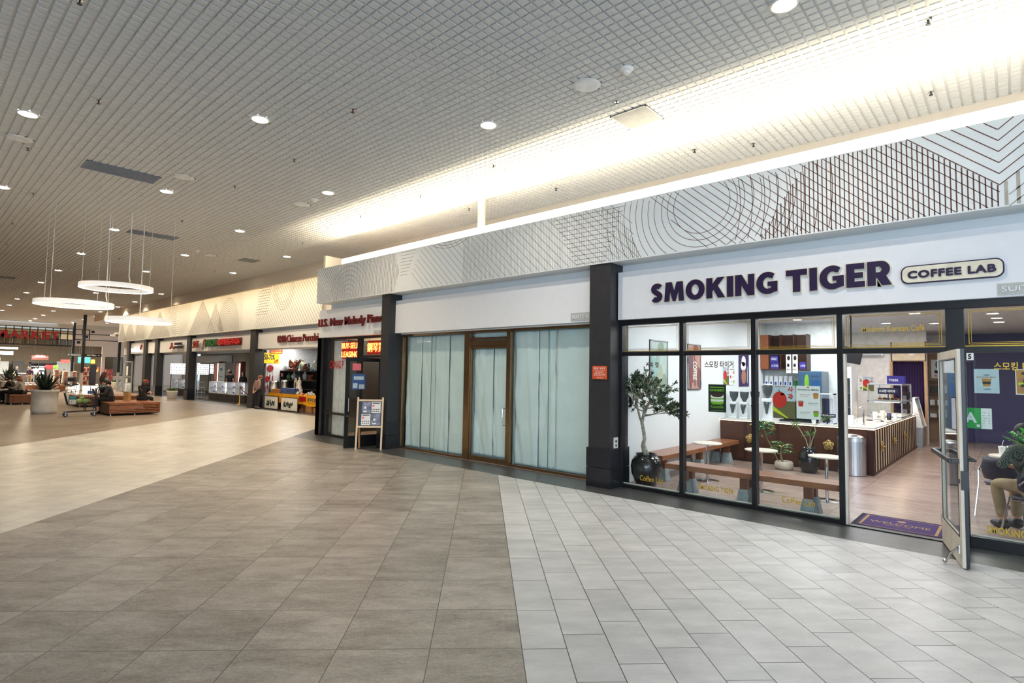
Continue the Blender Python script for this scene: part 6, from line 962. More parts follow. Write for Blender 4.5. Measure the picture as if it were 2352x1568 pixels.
def knot(label, y, z, r):
    t = thing('knot_ornament', label, 'ornament', (-26.2, y, z)); m = MB(); m.lathe([(r * .75, -.015), (r, -.015), (r, .015), (r * .75, .015)], (0, 0, 0), 24, cap=False); m.lathe([(.001, 0), (r * .68, .0)], (0, 0, 0), 18, cap=False); m.v = [(-26.215 + c, y + a, z + b) for a, b, c in m.v]; m.build('medallion', mk('ornament_red', 150, 26, 34, .5), t); m = MB()
    m.tube([(-26.215, y, z + r), (-26.24, y, z + r + .16)], .006, 6)
    m.build('cord', GOLD, t)
    for dy, L in ((-r * .9, .5), (0, .35), (r * .9, .45)): m = MB(); m.tube([(-26.215, y + dy, z - r * .4), (-26.215, y + dy, z - r - L * .4), (-26.215, y + dy, z - r - L * .45), (-26.215, y + dy, z - r - L)], [.006, .006, .02, .024], 8); m.build('tassel', mk('ornament_red', 150, 26, 34, .5), t)
knot('large round red knot ornament with tassels below the yellow banner', 11.93, 1.85, .15); knot('smaller red knot ornament hanging lower on the side wall', 11.83, 1.35, .12)
t = thing('shop_shelf', 'dark three-tier shelf unit full of vases at the porcelain shop', 'shelf', (-23, 12.7, 0)); m = MB()
for z in (.90, 1.30, 1.72): m.box(-26.24, 12.42, z, -18, 12.85, z + .04)
m.box(-26.24, 12.85, 0, -18, 12.88, 1.76)
for x in (-26.24, -24.35, -22.3, -20.2, -18.05): m.box(x, 12.42, 0, x + .05, 12.85, 1.72)
m.build('carcass', mk('shelf_black', 40, 38, 38, .5), t)
BLUEW = mk('blue_white_porcelain', 196, 206, 214, .15, noise=.3, nscale=9); DKV = mk('dark_porcelain', 70, 86, 80, .2, noise=.3, nscale=8); CEL = mk('celadon', 178, 192, 166, .2, noise=.2, nscale=9); WOODC = mk('carved_redwood', 110, 46, 26, .45, noise=.2, nscale=12)
PV = [(.35, 0), (.42, .02), (.6, .22), (.66, .48), (.52, .68), (.26, .78), (.24, .88), (.36, 1.0), (.30, 1.0), (.2, .88)]
PG = [(.4, 0), (.7, .15), (.85, .4), (.7, .6), (.3, .72), (.18, .8), (.2, .95), (.3, 1), (.22, 1)]
def vase(x, y, z, h, prof, m_, label, r=.42):
    t = thing('vase', label, 'vase', (x, y, z)); m = MB(); m.lathe([(a * h * r, b * h) for a, b in prof], (x, y, z), 22, cap=True); m.build('body', m_, t, smooth=True)
VS = [(-26.05, 1.76, .40, PV, BLUEW, 'blue and white vase at the left end of the top shelf'), (-25.15, 1.76, .50, PV, DKV, 'tall dark vase behind the carved eagle'), (-24.5, 1.76, .52, PV, CEL, 'pale green vase right of the carved eagle'), (-23.95, 1.76, .34, PV, DKV, 'short dark blue vase on the top shelf'), (-23.62, 1.76, .30, PG, BLUEW, 'small gourd vase on the top shelf'), (-23.2, 1.76, .62, PV, BLUEW, 'tall blue and white vase on the top shelf'), (-22.68, 1.76, .52, PV, CEL, 'broad celadon vase right of the tall blue and white one'), (-22.2, 1.76, .50, PV, BLUEW, 'vase at the edge of the piano shop on the top shelf'), (-25.82, 1.34, .30, PG, mk('jade_green', 96, 150, 90, .3, noise=.2), 'green and white bowl vase on the middle shelf'), (-25.28, 1.34, .37, PG, BLUEW, 'long-necked blue and white vase on the middle shelf'), (-24.75, 1.34, .33, PG, DKV, 'dark gourd vase on the middle shelf'), (-24.25, 1.34, .40, PV, BLUEW, 'tall patterned jar at the middle shelf post')]
for x, z, h, p, c, lb in VS: vase(x, 12.66, z, h, p, c, lb)
t = thing('carved_eagle', 'reddish carved wooden eagle with spread wings on the top shelf', 'carving', (-24.9, 12.47, 1.76)); m = MB(); m.ball((-24.9, 12.47, 1.98), (.11, .09, .16), 12, 8); m.ball((-24.9, 12.5, 2.16), (.06, .06, .07), 10, 6); m.lathe([(.14, 1.76), (.10, 1.84), (.08, 1.92)], (-24.9, 12.47, 0), 14); m.build('body', WOODC, t, smooth=True)
for s in (-1, 1): m = MB(); m.prism([(-24.9, 12.47, 1.95), (-24.9 + s * .25, 12.47, 1.98), (-24.9 + s * .55, 12.47, 2.20), (-24.9 + s * .50, 12.47, 2.30), (-24.9 + s * .3, 12.47, 2.18), (-24.9, 12.47, 2.10)], (0, .05, 0)); m.build('wing', WOODC, t)
for x, z, w_, h, lb in ((-25.55, 1.76, .32, .50, 'carved redwood figure left of the eagle'), (-24.15, 1.76, .22, .34, 'carved redwood branch right of the eagle'), (-23.6, 1.34, .5, .30, 'carved redwood panel on the middle shelf')):
    t = thing('wood_carving', lb, 'carving', (x, 12.6, z)); m = MB(); random.seed(int(-x * 100))
    m.box(x - w_ / 2, 12.5, z, x + w_ / 2, 12.7, z + h * .18); 
    for k in range(9): m.ball((x + random.uniform(-.3, .3) * w_, 12.6, z + h * random.uniform(.2, .85)), (w_ * .22, .07, h * .18), 10, 6)
    m.build('carving', WOODC, t, smooth=True)
for k, (x, z) in enumerate(((-26.0, 1.55), (-22.45, 1.60))): m = MB(); m.box(x - .1, 12.405, z - .09, x + .12, 12.41, z + .07); o = m.build('red_card', RED, None); tag(o, ('red card hung on the left post of the shelf unit', 'red card hung on the shelf unit near the piano shop')[k], 'sign')
for k, (x, y, r, h) in enumerate(((-26.0 + .1, 12.0, .22, .36), (-24.95, 12.05, .17, .40))):
    t = thing('steel_steamer', ('wide steel steamer pot at the left end of the yellow table', 'narrower steel pot behind the blue and white boxes')[k], 'pot', (x, y, .716)); m = MB(); m.lathe([(r, .716 + .18), (r, .9), (r * 1.02, .905), (r, .91), (r, .716 + .18 + h - .06), (r * .9, .716 + .18 + h), (.001, .716 + .2 + h)], (x, y, 0), 24, cap=False); m.lathe([(r, .716), (r, .9)], (x, y, 0), 24); m.build('pot', STEEL, t, smooth=True)
    for s in (-1, 1): m = MB(); m.tube([(x + s * r, y, 1.0), (x + s * (r + .06), y, 1.0), (x + s * (r + .06), y, .94), (x + s * r, y, .94)], .01, 6); m.build('handle', GOLD, t)
m = MB(); m.box(-25.75, 11.84, .716, -25.0, 11.98, .90); o = m.build('carton', CARD, None, bevel=.004); tag(o, 'flat brown carton on the yellow table before the steel pots', 'carton')
for k in range(3): m = MB(); m.box(-24.95 + .02 * k, 11.84, .716 + .085 * k, -23.5 - .05 * k, 12.05, .716 + .085 * k + .08); o = m.build('porcelain_box', mk('box_blue_white', 70, 92, 150, .4, noise=.5, nscale=14), None, bevel=.003); tag(o, 'flat blue and white box, %s in the stack on the yellow table' % ('bottom', 'middle', 'topmost')[k], 'box')
t = thing('porcelain_figure', 'white porcelain lady figure on the yellow table', 'figurine', (-23.75, 12.15, .716)); m = MB(); m.lathe([(.15, 0), (.13, .05), (.08, .2), (.09, .34), (.06, .42), (.03, .46)], (-23.75, 12.15, .716 + .2), 16); m.lathe([(.15, .716), (.15, .92)], (-23.75, 12.15, 0), 16); m.ball((-23.75, 12.15, 1.42), (.045, .045, .055), 12, 8); m.build('figure', mk('porcelain_white', 236, 234, 226, .2), t, smooth=True); m = MB(); m.ball((-23.75, 12.16, 1.445), (.048, .045, .04), 10, 6); m.build('hair', BLK, t)
t = thing('painted_plate', 'upright pale plate with dark painting on the yellow table', 'plate', (-24.2, 12.2, .716)); m = MB(); m.ball((-24.2, 12.2, 1.12), (.17, .02, .32), 20, 12); m.box(-24.3, 12.15, .716, -24.1, 12.28, .82); m.build('plate', mk('plate_cream', 220, 208, 176, .3), t, smooth=True); m = MB(); m.ball((-24.18, 12.175, 1.1), (.07, .006, .14), 12, 8); m.build('painting', mk('ink_green', 58, 72, 62, .7), t)
random.seed(31)
for k in range(34):
    x = -23.35 + .085 * k + random.uniform(-.02, .02); y = random.choice((11.86, 11.96, 12.08)); r = random.uniform(.035, .06); h = random.uniform(.06, .16); c = random.choice((BLUEW, mk('porcelain_white', 236, 234, 226, .2), BLUEW, mk('porcelain_red', 186, 60, 46, .3)))
    m = MB(); m.lathe([(r * .6, 0), (r, h * .55), (r * .9, h), (r * .8, h), (r * .5, h * .2)], (x, y, .716), 12); o = m.build('porcelain_cup', c, None, smooth=True); tag(o, 'small porcelain cup or bowl among the crockery on the yellow table', 'crockery', 'small crockery crowded on the yellow table')
t = thing('ceiling_lamp', 'fluorescent fitting on the porcelain shop ceiling', 'ceiling light', (-25.5, 12.6, 3.0)); m = MB(); m.box(-27, 12.5, 3.0, -24, 12.7, 3.1); m.build('housing', WHITE, t)
# ---------------------------------------------------------------- optician and neighbours
LITW = mat('lit_white_panel', (.95, .97, 1), emit=.95, ecol=(.95, .97, 1.0), noise=0); GLASSES = mk('eyewear_dark', 40, 42, 48, .4)
def litcase(label, x0, x1, y, z0, z1, seed):
    t = thing('display_case', label, 'display case', ((x0 + x1) / 2, y, 0), group='lit white display cases of the opticians'); m = MB(); m.box(x0, y + .02, 0, x1, y + .45, z0); m.build('plinth', mk('case_plinth', 62, 56, 54, .6), t); m = MB(); m.box(x0, y, z0, x1, y + .03, z0 + .03); m.box(x0, y, z1 - .03, x1, y + .45, z1); m.box(x0, y, z0, x0 + .03, y + .45, z1); m.box(x1 - .03, y, z0, x1, y + .45, z1); m.build('frame', WHITE, t); m = MB(); m.box(x0 + .03, y + .42, z0 + .03, x1 - .03, y + .44, z1 - .03); m.build('lit_back', LITW, t); m = MB(); m.box(x0 + .03, y + .03, (z0 + z1) / 2, x1 - .03, y + .42, (z0 + z1) / 2 + .012); m.build('shelf', GFR, t); random.seed(seed)
    for k in range(7):
        x = random.uniform(x0 + .15, x1 - .15); z = random.choice((z0 + .05, (z0 + z1) / 2 + .02)); m = MB(); m.ball((x - .05, y + .2, z + .05), (.045, .01, .035), 8, 6); m.ball((x + .05, y + .2, z + .05), (.045, .01, .035), 8, 6); m.build('eyewear', GLASSES, t)
litcase('lit white display case at the left of the optician front', -35.0, -33.75, 12.35, .38, 1.04, 1); litcase('lit white display case second along the optician front', -33.72, -32.3, 12.35, .38, 1.04, 2); litcase('lit white display case third along the optician front', -32.27, -31.2, 12.35, .38, 1.06, 3); litcase('lit white display case nearest the red rope', -31.17, -30.0, 12.35, .40, 1.08, 4)
litcase('lit white display case in the shop left of the optician', -42.3, -41.1, 12.6, .44, 1.05, 5); litcase('second lit white display case in the shop left of the optician', -41.05, -39.8, 12.6, .44, 1.05, 6)
m = MB(); m.box(-46.5, 15.45, 2.2, -39.8, 15.5, 2.72); struct('trim', m, BLK, 'dark beam over the lit wall panels of the optician', 'trim')
def litwall(label, x0, x1, y, z0, z1, rows, n):
    t = thing('eyewear_panel', label, 'display panel', (x0, y, z0), group='lit wall panels of eyewear'); m = MB(); m.box(x0, y, z0, x1, y + .04, z1); m.build('panel', LITW, t); m = MB(); m.box(x0, y + .05, 0, x0 + .05, y + .09, z1); m.box(x1 - .05, y + .05, 0, x1, y + .09, z1); m.build('post', CHAR, t)
    for j in range(rows):
        for k in range(n): x = x0 + (x1 - x0) * (k + .6) / n; z = z0 + (z1 - z0) * (j + .5) / rows; m = MB(); m.box(x - .07, y - .03, z - .02, x + .07, y, z + .02); m.build('eyewear', GLASSES if (j + k) % 3 else mk('eyewear_grey', 150, 150, 156, .4), t)
litwall('lit eyewear wall panel behind the optician cases, left one', -46.3, -43.9, 15.4, 1.32, 2.10, 5, 7); litwall('narrow lit eyewear wall panel beside the red-framed lamp', -43.6, -42.3, 15.4, 1.42, 2.10, 3, 4); litwall('lit eyewear wall panel in the shop left of the optician', -47.2, -43.8, 13.9, 1.33, 2.11, 4, 6)
for x, lb in ((-42.3, 'red-framed tall lit cabinet at the back of the optician, left one'), (-38.6, 'red-framed tall lit cabinet at the back of the optician, right one')):
    t = thing('lit_cabinet', lb, 'cabinet', (x, 15.3, 0)); m = MB(); m.box(x, 15.2, 2.15, x + .95, 15.5, 2.28); m.box(x, 15.2, 0, x + .95, 15.5, .9); m.box(x, 15.2, .9, x + .12, 15.5, 2.15); m.box(x + .83, 15.2, .9, x + .95, 15.5, 2.15); m.build('carcass', mk('cabinet_maroon', 96, 40, 36, .5), t); m = MB(); m.box(x + .12, 15.4, .9, x + .83, 15.45, 2.15); m.build('lit_back', mat('lit_warm', (1, .9, .7), emit=3.5, ecol=(1, .86, .6), noise=0), t)
t = thing('brand_poster', 'tall white poster with a blue mark between the optician cabinets', 'poster', (-41, 15.2, 0)); m = MB(); m.box(-41.3, 15.15, .0, -40.3, 15.2, 2.18); m.build('poster', PAPERW, t); m = MB(); m.ball((-40.8, 15.145, 1.75), (.25, .005, .1), 16, 8); m.text('Comfort', (-41.1, 15.144, 1.2), ux, uz, .6, .1, .002); m.build('print', mk('label_blue', 40, 70, 150, .4), t)
t = thing('rope_stanchion', 'brass rope stanchion with red rope beside the optician cases', 'stanchion', (-29.1, 11.75, 0)); m = MB(); m.lathe([(.16, 0), (.16, .015), (.03, .04), (.025, .9), (.04, .94), (.001, .98)], (-29.1, 11.75, 0), 20); m.build('post', GOLD, t, smooth=True); m = MB(); m.tube([(-29.1, 11.75, .88), (-28.85, 11.8, .68), (-28.5, 11.9, .52), (-28.1, 12.0, .55)], .02, 8); m.build('rope', mk('rope_red', 130, 24, 30, .8), t)
t = thing('glass_shelf_tower', 'glass shelf tower at the optician entrance', 'display case', (-36.3, 12.2, 0)); m = MB()
for z in (.05, .35, .65, .95): m.box(-36.5, 12.1, z, -36.0, 12.5, z + .02)
for x in (-36.5, -36.02): m.box(x, 12.1, 0, x + .02, 12.12, .97); m.box(x, 12.48, 0, x + .02, 12.5, .97)
m.build('frame', GFR, t)
def alu(label):
    t = thing('door', label, 'door', (-45.0, 10.9, 0), kind='structure'); t.name = 'door_4'; ORG['door_4'] = (-45.0, 10.9, 0); AL = mk('aluminium', 186, 196, 204, .35, metal=.6); m = MB()
    for x in (-46.8, -45.0): m.box(x, 10.88, 0.01, x + .12, 10.94, 2.2)
    m.box(-46.8, 10.88, 2.12, -44.9, 10.94, 2.2); m.box(-46.8, 10.88, .01, -44.9, 10.94, .15); m.box(-46.8, 10.88, 1.08, -44.9, 10.94, 1.13); m.build('leaf_frame', AL, t); m = MB(); m.box(-46.68, 10.905, .15, -45.0, 10.91, 2.12); m.build('pane', GLS, t); m = MB(); m.box(-46.3, 10.89, 1.2, -45.9, 10.90, 1.85); m.box(-46.3, 10.89, .7, -45.9, 10.90, 1.0); m.build('notice', PAPERW, t)
alu('aluminium framed glass door standing open at the far end of the shops')
m = MB()
for x0, x1 in ((-50, -47.7), (-47.15, -43.7), (-43.1, -41.25), (-40.65, -35.4), (-34.85, -26.85)):
    m.box(x0, 11.55, 2.6, x1, 11.6, 2.7); m.box(x0, 11.55, 0, x0 + .06, 11.6, 2.6); m.box(x1 - .06, 11.55, 0, x1, 11.6, 2.6)
struct('window_4', m, mk('aluminium', 186, 196, 204, .35, metal=.6), 'aluminium frames of the far shop fronts', 'window')
# ---------------------------------------------------------------- market hall at the end of the mall
XM = -64.0; PINKW = mk('market_wall', 236, 220, 206, .6, noise=.01); DKT = mk('market_dark_trim', 34, 28, 26, .5)
m = MB(); m.box(XM - .2, -13, 5.18, XM, 20, ZC); struct('wall_back', m, BEIGE, 'beige band of wall above the market front', 'wall')
m = MB(); m.box(XM - .2, 10.97, 3.66, XM, 20, 5.18); m.box(XM - .2, 13.05, 0, XM, 13.33, 3.66); m.box(XM - .2, 13.33, 2.70, XM, 20, 3.66); m.box(XM - .2, 14.75, 0, XM, 20, 2.70); m.box(XM - .2, 13.33, 0, XM, 14.75, .95); struct('wall_back', m, PINKW, 'pale pinkish wall right of the market opening', 'wall')
m = MB(); m.box(XM, 12.04, 4.74, XM + .03, 20, 4.80); m.box(XM, 10.97, 4.20, XM + .03, 20, 4.26); m.box(XM, 11.98, 4.26, XM + .03, 12.04, 5.2); struct('trim', m, DKT, 'dark lines across the pinkish market wall', 'trim')
for k, (y, z) in enumerate(((12.26, 5.02), (11.22, 3.98), (11.78, 4.52))): m = MB(); m.box(XM, y - .12, z - .11, XM + .03, y + .12, z + .11); m.box(XM, y - .09, z - .08, XM + .035, y + .09, z + .08); o = m.build('wall_vent', BLK, None); tag(o, ('small dark square vent high on the pinkish market wall', 'small dark square vent low beside the dark window grid', 'small dark square vent half behind the tall dark pole')[k], 'vent')
m = MB(); y = 0.0
for k in range(21): yy_ = 10.93 - .527 * k; m.box(XM - .08, yy_ - .03, 3.62, XM + .02, yy_ + .03, 5.2)
for z in (3.64, 4.17, 4.70, 5.17): m.box(XM - .08, .2, z - .03, XM + .02, 10.96 if z < 4.5 else 12.0, z + .03)
m.box(XM - .08, 11.43, 4.70, XM + .02, 11.49, 5.2); m.box(XM - .2, -2, 3.55, XM, 10.97, 3.61); Gm = struct('window_5', m, DKT, 'dark gridded clerestory window of the market with red letters in front', 'window')
m = MB(); m.box(XM - .04, .2, 3.64, XM - .035, 10.93, 5.17); m.box(XM - .04, 10.93, 4.7, XM - .035, 11.98, 5.17); m.build('pane', glass('market_pane', (.78, .74, .66), .0, 1.5), Gm)
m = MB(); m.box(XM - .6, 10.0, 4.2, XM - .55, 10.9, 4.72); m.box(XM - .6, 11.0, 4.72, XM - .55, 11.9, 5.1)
m.build('glow_panel', mat('inner_wall_painted_glow', (.85, .72, .48), emit=.7, ecol=(1, .84, .55), noise=.1, nscale=1.2), Gm)  # no lamp: emission stands in for lamplight on the wall behind the panes
t = thing('shop_sign', 'big red block letters before the market clerestory at the far left', 'sign', (-63.9, 7.5, 4.1)); m = MB()
for ch, y0, y1, z0, z1 in (('M', 5.35, 6.30, 4.13, 4.78), ('A', 6.42, 7.12, 4.135, 4.79), ('R', 7.18, 7.80, 4.14, 4.80), ('K', 7.88, 8.46, 4.14, 4.81), ('E', 8.56, 9.14, 4.145, 4.815), ('T', 9.17, 9.80, 4.15, 4.82)): m.text(ch, (XM + .05, y0, z0), (0, 1, 0), (0, 0, 1), y1 - y0, z1 - z0, .12, .03)
m.build('lettering', mk('market_red', 186, 20, 26, .4), t); m = MB()
m.box(XM + .02, 5.35, 4.12, XM + .05, 9.8, 4.15); m.build('mounting_rail', DKT, t)
# inside the market
m = MB(); m.box(-95, -13, 4.95, XM - .2, 20, 5.0); struct('ceiling', m, mk('market_ceiling', 120, 112, 98, .8), 'dim ceiling inside the market', 'ceiling')
m = MB(); m.box(-84, -13, 0, -83.8, 20, 5); m.box(-95, 20, 0, -63.8, 20.2, 5); struct('wall_back', m, mk('market_back', 150, 136, 116, .7), 'dim back wall inside the market', 'wall')
m = MB(); m.box(-84, -13, 0, -50, -12.8, 5.5); struct('wall_front', m, PINKW, 'side wall of the market court', 'wall')
t = thing('produce_window', 'dark framed shop window at the far right of the market with goods behind', 'window', (XM, 14, 1)); m = MB()
for a in ((13.33, .95, 14.75, 1.0), (13.33, 2.65, 14.75, 2.7), (13.33, .95, 13.38, 2.7), (14.70, .95, 14.75, 2.7)): m.box(XM - .05, a[0], a[1], XM + .02, a[2], a[3])
m.build('frame', DKT, t); m = MB(); m.box(XM - .03, 13.38, 1.0, XM - .025, 14.7, 2.65); m.build('pane', GLS, t)
m = MB(); m.box(XM - 1.6, 13.33, 0, XM - 1.5, 14.75, 2.7); struct('wall_back', m, mk('window_backing', 70, 64, 54, .7), 'dark backing behind the market side window', 'wall')
random.seed(44)
def goods(name, label, cat, x, y, z, sx, sy, sz, c, group=None, bev=.01):
    m = MB(); m.box(x - sx / 2, y - sy / 2, z, x + sx / 2, y + sy / 2, z + sz); o = m.build(name, c, None, bevel=bev); return tag(o, label, cat, group)
for k in range(9):
    y = 13.55 + .13 * k; goods('window_goods', 'small packet in the row inside the dark framed market side window', 'packet', XM - .5, y, 1.0, .12, .1, random.uniform(.12, .3), mk('goods_col_%d' % (k % 5), *((196, 170, 60), (170, 60, 44), (210, 204, 190), (120, 130, 70), (96, 70, 52))[k % 5], .5), 'packets in the market side window')
m = MB(); m.box(XM - .9, 13.4, .0, XM - .25, 14.7, 1.0); o = m.build('goods_ledge', DKT, None); tag(o, 'dark ledge under the packets in the market side window', 'ledge')
# rice sacks
SACK = mk('rice_sack', 218, 200, 176, .7, noise=.08, nscale=20); SACKR = mk('sack_print', 176, 60, 50, .7); s0 = None
def sack_build():
    t = thing('rice_sack', 'x', 'sack', (0, 0, 0), 0, 'stacked rice sacks at the market entrance', True); m = MB(); m.ball((0, 0, .075), (.30, .24, .08), 16, 8); m.box(-.26, -.20, .01, .26, .20, .14); m.build('bag', SACK, t, bevel=.02); m = MB(); m.ball((.29, 0, .075), (.02, .14, .035), 10, 6); m.build('print', SACKR, t); return t
CN = ('left', 'middle', 'right')
for c, y in enumerate((10.1, 10.75, 11.4)):
    for k in range(9 if c == 0 else 8):
        if s0 is None: s0 = sack_build(); o = s0
        else: o = copy_tree(s0)
        o.location = (-66.2 + random.uniform(-.03, .03), y + random.uniform(-.03, .03), .12 + .147 * k); o['label'] = 'pale rice sack, %s layer from the floor in the %s stack' % (ORD[k], CN[c])
m = MB(); m.box(-66.6, 9.75, 0, -65.8, 11.75, .12); o = m.build('pallet', DKT, None); tag(o, 'dark low pallet under the rice sack stacks', 'pallet')
t = thing('goods_rack', 'rack of red and white packets right of the rice sacks', 'rack', (-66, 12.3, 0)); m = MB()
for z in (.02, .45, .9, 1.3): m.box(-66.3, 12.05, z, -65.8, 12.52, z + .03)
m.box(-66.3, 12.05, 0, -66.27, 12.52, 1.7); m.build('rack', CREAM, t)
for z in (.05, .48, .93, 1.33):
    for k, y in enumerate((12.13, 12.28, 12.43)): goods('packet', 'packet on the rack right of the rice sacks', 'packet', -66.0, y, z, .2, .13, .3, SACKR if (z * 10 + k) % 3 < 2 else SACK, 'packets on the rack right of the rice sacks')
t = thing('dark_cabinet', 'tall dark cabinet right of the packet rack', 'cabinet', (-66, 12.95, 0)); m = MB(); m.box(-66.4, 12.56, 0, -65.8, 13.04, 1.96); m.build('body', BLK, t); m = MB(); m.box(-65.81, 12.60, .2, -65.795, 13.0, 1.9); m.build('front_panel', mk('navy_panel', 34, 38, 56, .4), t)
goods('sale_stand', 'red and white sale stand before the pinkish wall', 'stand', -63.4, 13.55, 0, .3, .55, 1.55, mk('stand_red', 186, 96, 88, .6, noise=.3, nscale=5))
# coolers, sale board, signs
t = thing('drinks_cooler', 'black open drinks cooler with lit shelves beyond the planter', 'cooler', (-72, 9.7, 0)); m = MB(); m.box(-72.6, 8.9, 0, -72.5, 10.95, 2.1); m.box(-72.6, 8.9, 1.98, -71.9, 10.95, 2.1); m.box(-72.6, 8.9, 0, -71.9, 8.98, 2.1); m.box(-72.6, 9.5, 0, -71.9, 9.56, 2.0); m.box(-72.6, 10.87, 0, -71.9, 10.95, 2.1); m.box(-72.6, 8.9, 0, -71.9, 10.95, .2); m.build('case', BLK, t)
for z in (.55, .95, 1.35, 1.7): m = MB(); m.box(-72.5, 8.98, z, -71.95, 10.87, z + .02); m.build('shelf', LITW, t)
for z in (.22, .57, .97, 1.37):
    for k in range(5): goods('drink_pack', 'white drink pack on the lit cooler shelves', 'pack', -72.1, 9.62 + .09 * k, z, .15, .075, .22, mk('pack_white', 220, 224, 226, .4), 'white drink packs in the cooler')
for k in range(5): goods('snack_bag', ('red snack bag', 'red snack bag', 'red snack bag', 'green snack bag', 'green snack bag')[k] + ' on top of the dark shelf beside the cooler', 'bag', -71.4, 10.1 + .2 * k, 1.45, .12, .18, .42, mk('bag_red', 190, 40, 44, .4) if k < 3 else mk('bag_green', 90, 150, 50, .4), 'red snack bags beside the cooler' if k < 3 else 'green snack bags beside the cooler', .03)
m = MB(); m.box(-71.6, 10.0, 0, -71.2, 11.1, 1.45); o = m.build('snack_shelf', mk('shelf_dark', 60, 50, 44, .6), None); tag(o, 'dark shelf block under the red and green snack bags', 'shelf')
t = thing('sale_board', 'brown arched board with white Sale lettering hung in the market', 'sign', (-72, 9.6, 2.35)); m = MB(); m.prism([(-71.9, 8.95, 2.62), (-71.9, 10.3, 2.62), (-71.9, 10.25, 2.75), (-71.9, 9.9, 2.86), (-71.9, 9.35, 2.86), (-71.9, 9.0, 2.75)], (-.05, 0, 0)); m.box(-71.96, 8.98, 2.36, -71.9, 10.28, 2.58); m.box(-71.96, 9.1, 2.56, -71.92, 10.15, 2.64); m.build('board', mk('board_brown', 84, 42, 34, .5), t); m = MB(); m.text('Sale', (-71.89, 9.28, 2.64), (0, 1, 0), (0, 0, 1), .72, .17, .01, .01); m.box(-71.895, 9.05, 2.60, -71.885, 10.2, 2.615); m.build('lettering', PAPERW, t)
m = MB()
for y in (9.2, 10.0): m.tube([(-71.93, y, 2.84), (-71.93, y, 4.96)], .012, 6)
m.build('hanger', BLK, t)
for lb, y0, y1, z0, z1, c, x in (('small dark red sign on the white panel in the market', 11.25, 12.0, 2.12, 2.44, (140, 40, 36), -72), ('green and blue banner hanging in the market right of the poles', 12.65, 13.7, 2.12, 2.76, (30, 92, 96), -72), ('yellow card beside the green and blue banner', 13.75, 14.1, 2.1, 2.5, (200, 176, 40), -72), ('long white fascia panel over the market tills at the left edge', 3.8, 7.4, 2.75, 3.08, (176, 190, 196), -70), ('food picture panel at the left edge of the market', 5.5, 6.7, 2.05, 2.5, (214, 176, 140), -72)):
    t = thing('market_sign', lb, 'sign', (x, (y0 + y1) / 2, z0)); m = MB(); m.box(x, y0, z0, x + .04, y1, z1); m.build('panel', mk('panel_%d_%d_%d' % c, *c, .5, noise=.12, nscale=3), t); m = MB()
    for y in (y0 + .1, y1 - .1): m.tube([(x + .02, y, z1), (x + .02, y, 4.96)], .01, 6)
    m.build('hanger', BLK, t)
t = thing('strip_light', 'long white strip light hanging in the market at the left edge', 'ceiling light', (-69, 5.8, 3.3)); m = MB(); m.box(-69.1, 3.5, 3.28, -68.9, 7.6, 3.36); m.build('tube', mat('strip_tube', (1, 1, 1), emit=8, noise=0), t); m = MB(); m.box(-69.1, 3.5, 3.36, -68.9, 7.6, 3.44)
m.build('housing', WHITE, t); m = MB()
for y in (4.2, 7.0): m.tube([(-69, y, 3.44), (-69, y, 4.96)], .01, 6)
m.build('hanger', BLK, t)
t = thing('checkout_counter', 'dark checkout counter with a pale top behind the standing shoppers', 'counter', (-74, 7.9, 0)); m = MB(); m.box(-75, 6.0, 0, -74, 9.0, .95); m.build('body', mk('checkout_dark', 54, 44, 40, .5), t); m = MB(); m.box(-75.05, 5.95, .95, -73.95, 9.05, 1.0); m.build('top', BEIGE, t)
for k, (y, w_, h, c) in enumerate(((5.6, 1.0, 2.2, (206, 214, 214)), (7.0, .7, 1.9, (220, 224, 222)), (11.6, 1.6, 2.0, (196, 200, 196)), (8.0, .9, 1.95, (74, 76, 74)))): goods('wall_unit', ('tall pale wall unit at the left of the market back wall', 'pale wall unit behind the black shirted shopper', 'pale wall panel behind the rice sacks', 'dark shelving behind the checkout counter')[k], 'cabinet', -82, y * 1.14, 0, .6, w_, h * 1.15, mk('unit_%d' % k, *c, .5))
random.seed(50)
m = MB(); m.box(-70.6, 12.6, 0, -70, 14.2, 1.25); o = m.build('produce_stand', mk('shelf_dark', 60, 50, 44, .6), None); tag(o, 'dark produce stand behind the packet rack', 'stand')
for k in range(12): goods('produce_box', 'bright produce box on the dark stand behind the packet rack', 'box', -70.2, 12.7 + .125 * k, 1.25, .2, .11, random.uniform(.15, .5), mk('goods_col_%d' % (k % 5), 196, 170, 60, .5), 'produce boxes behind the packet rack')
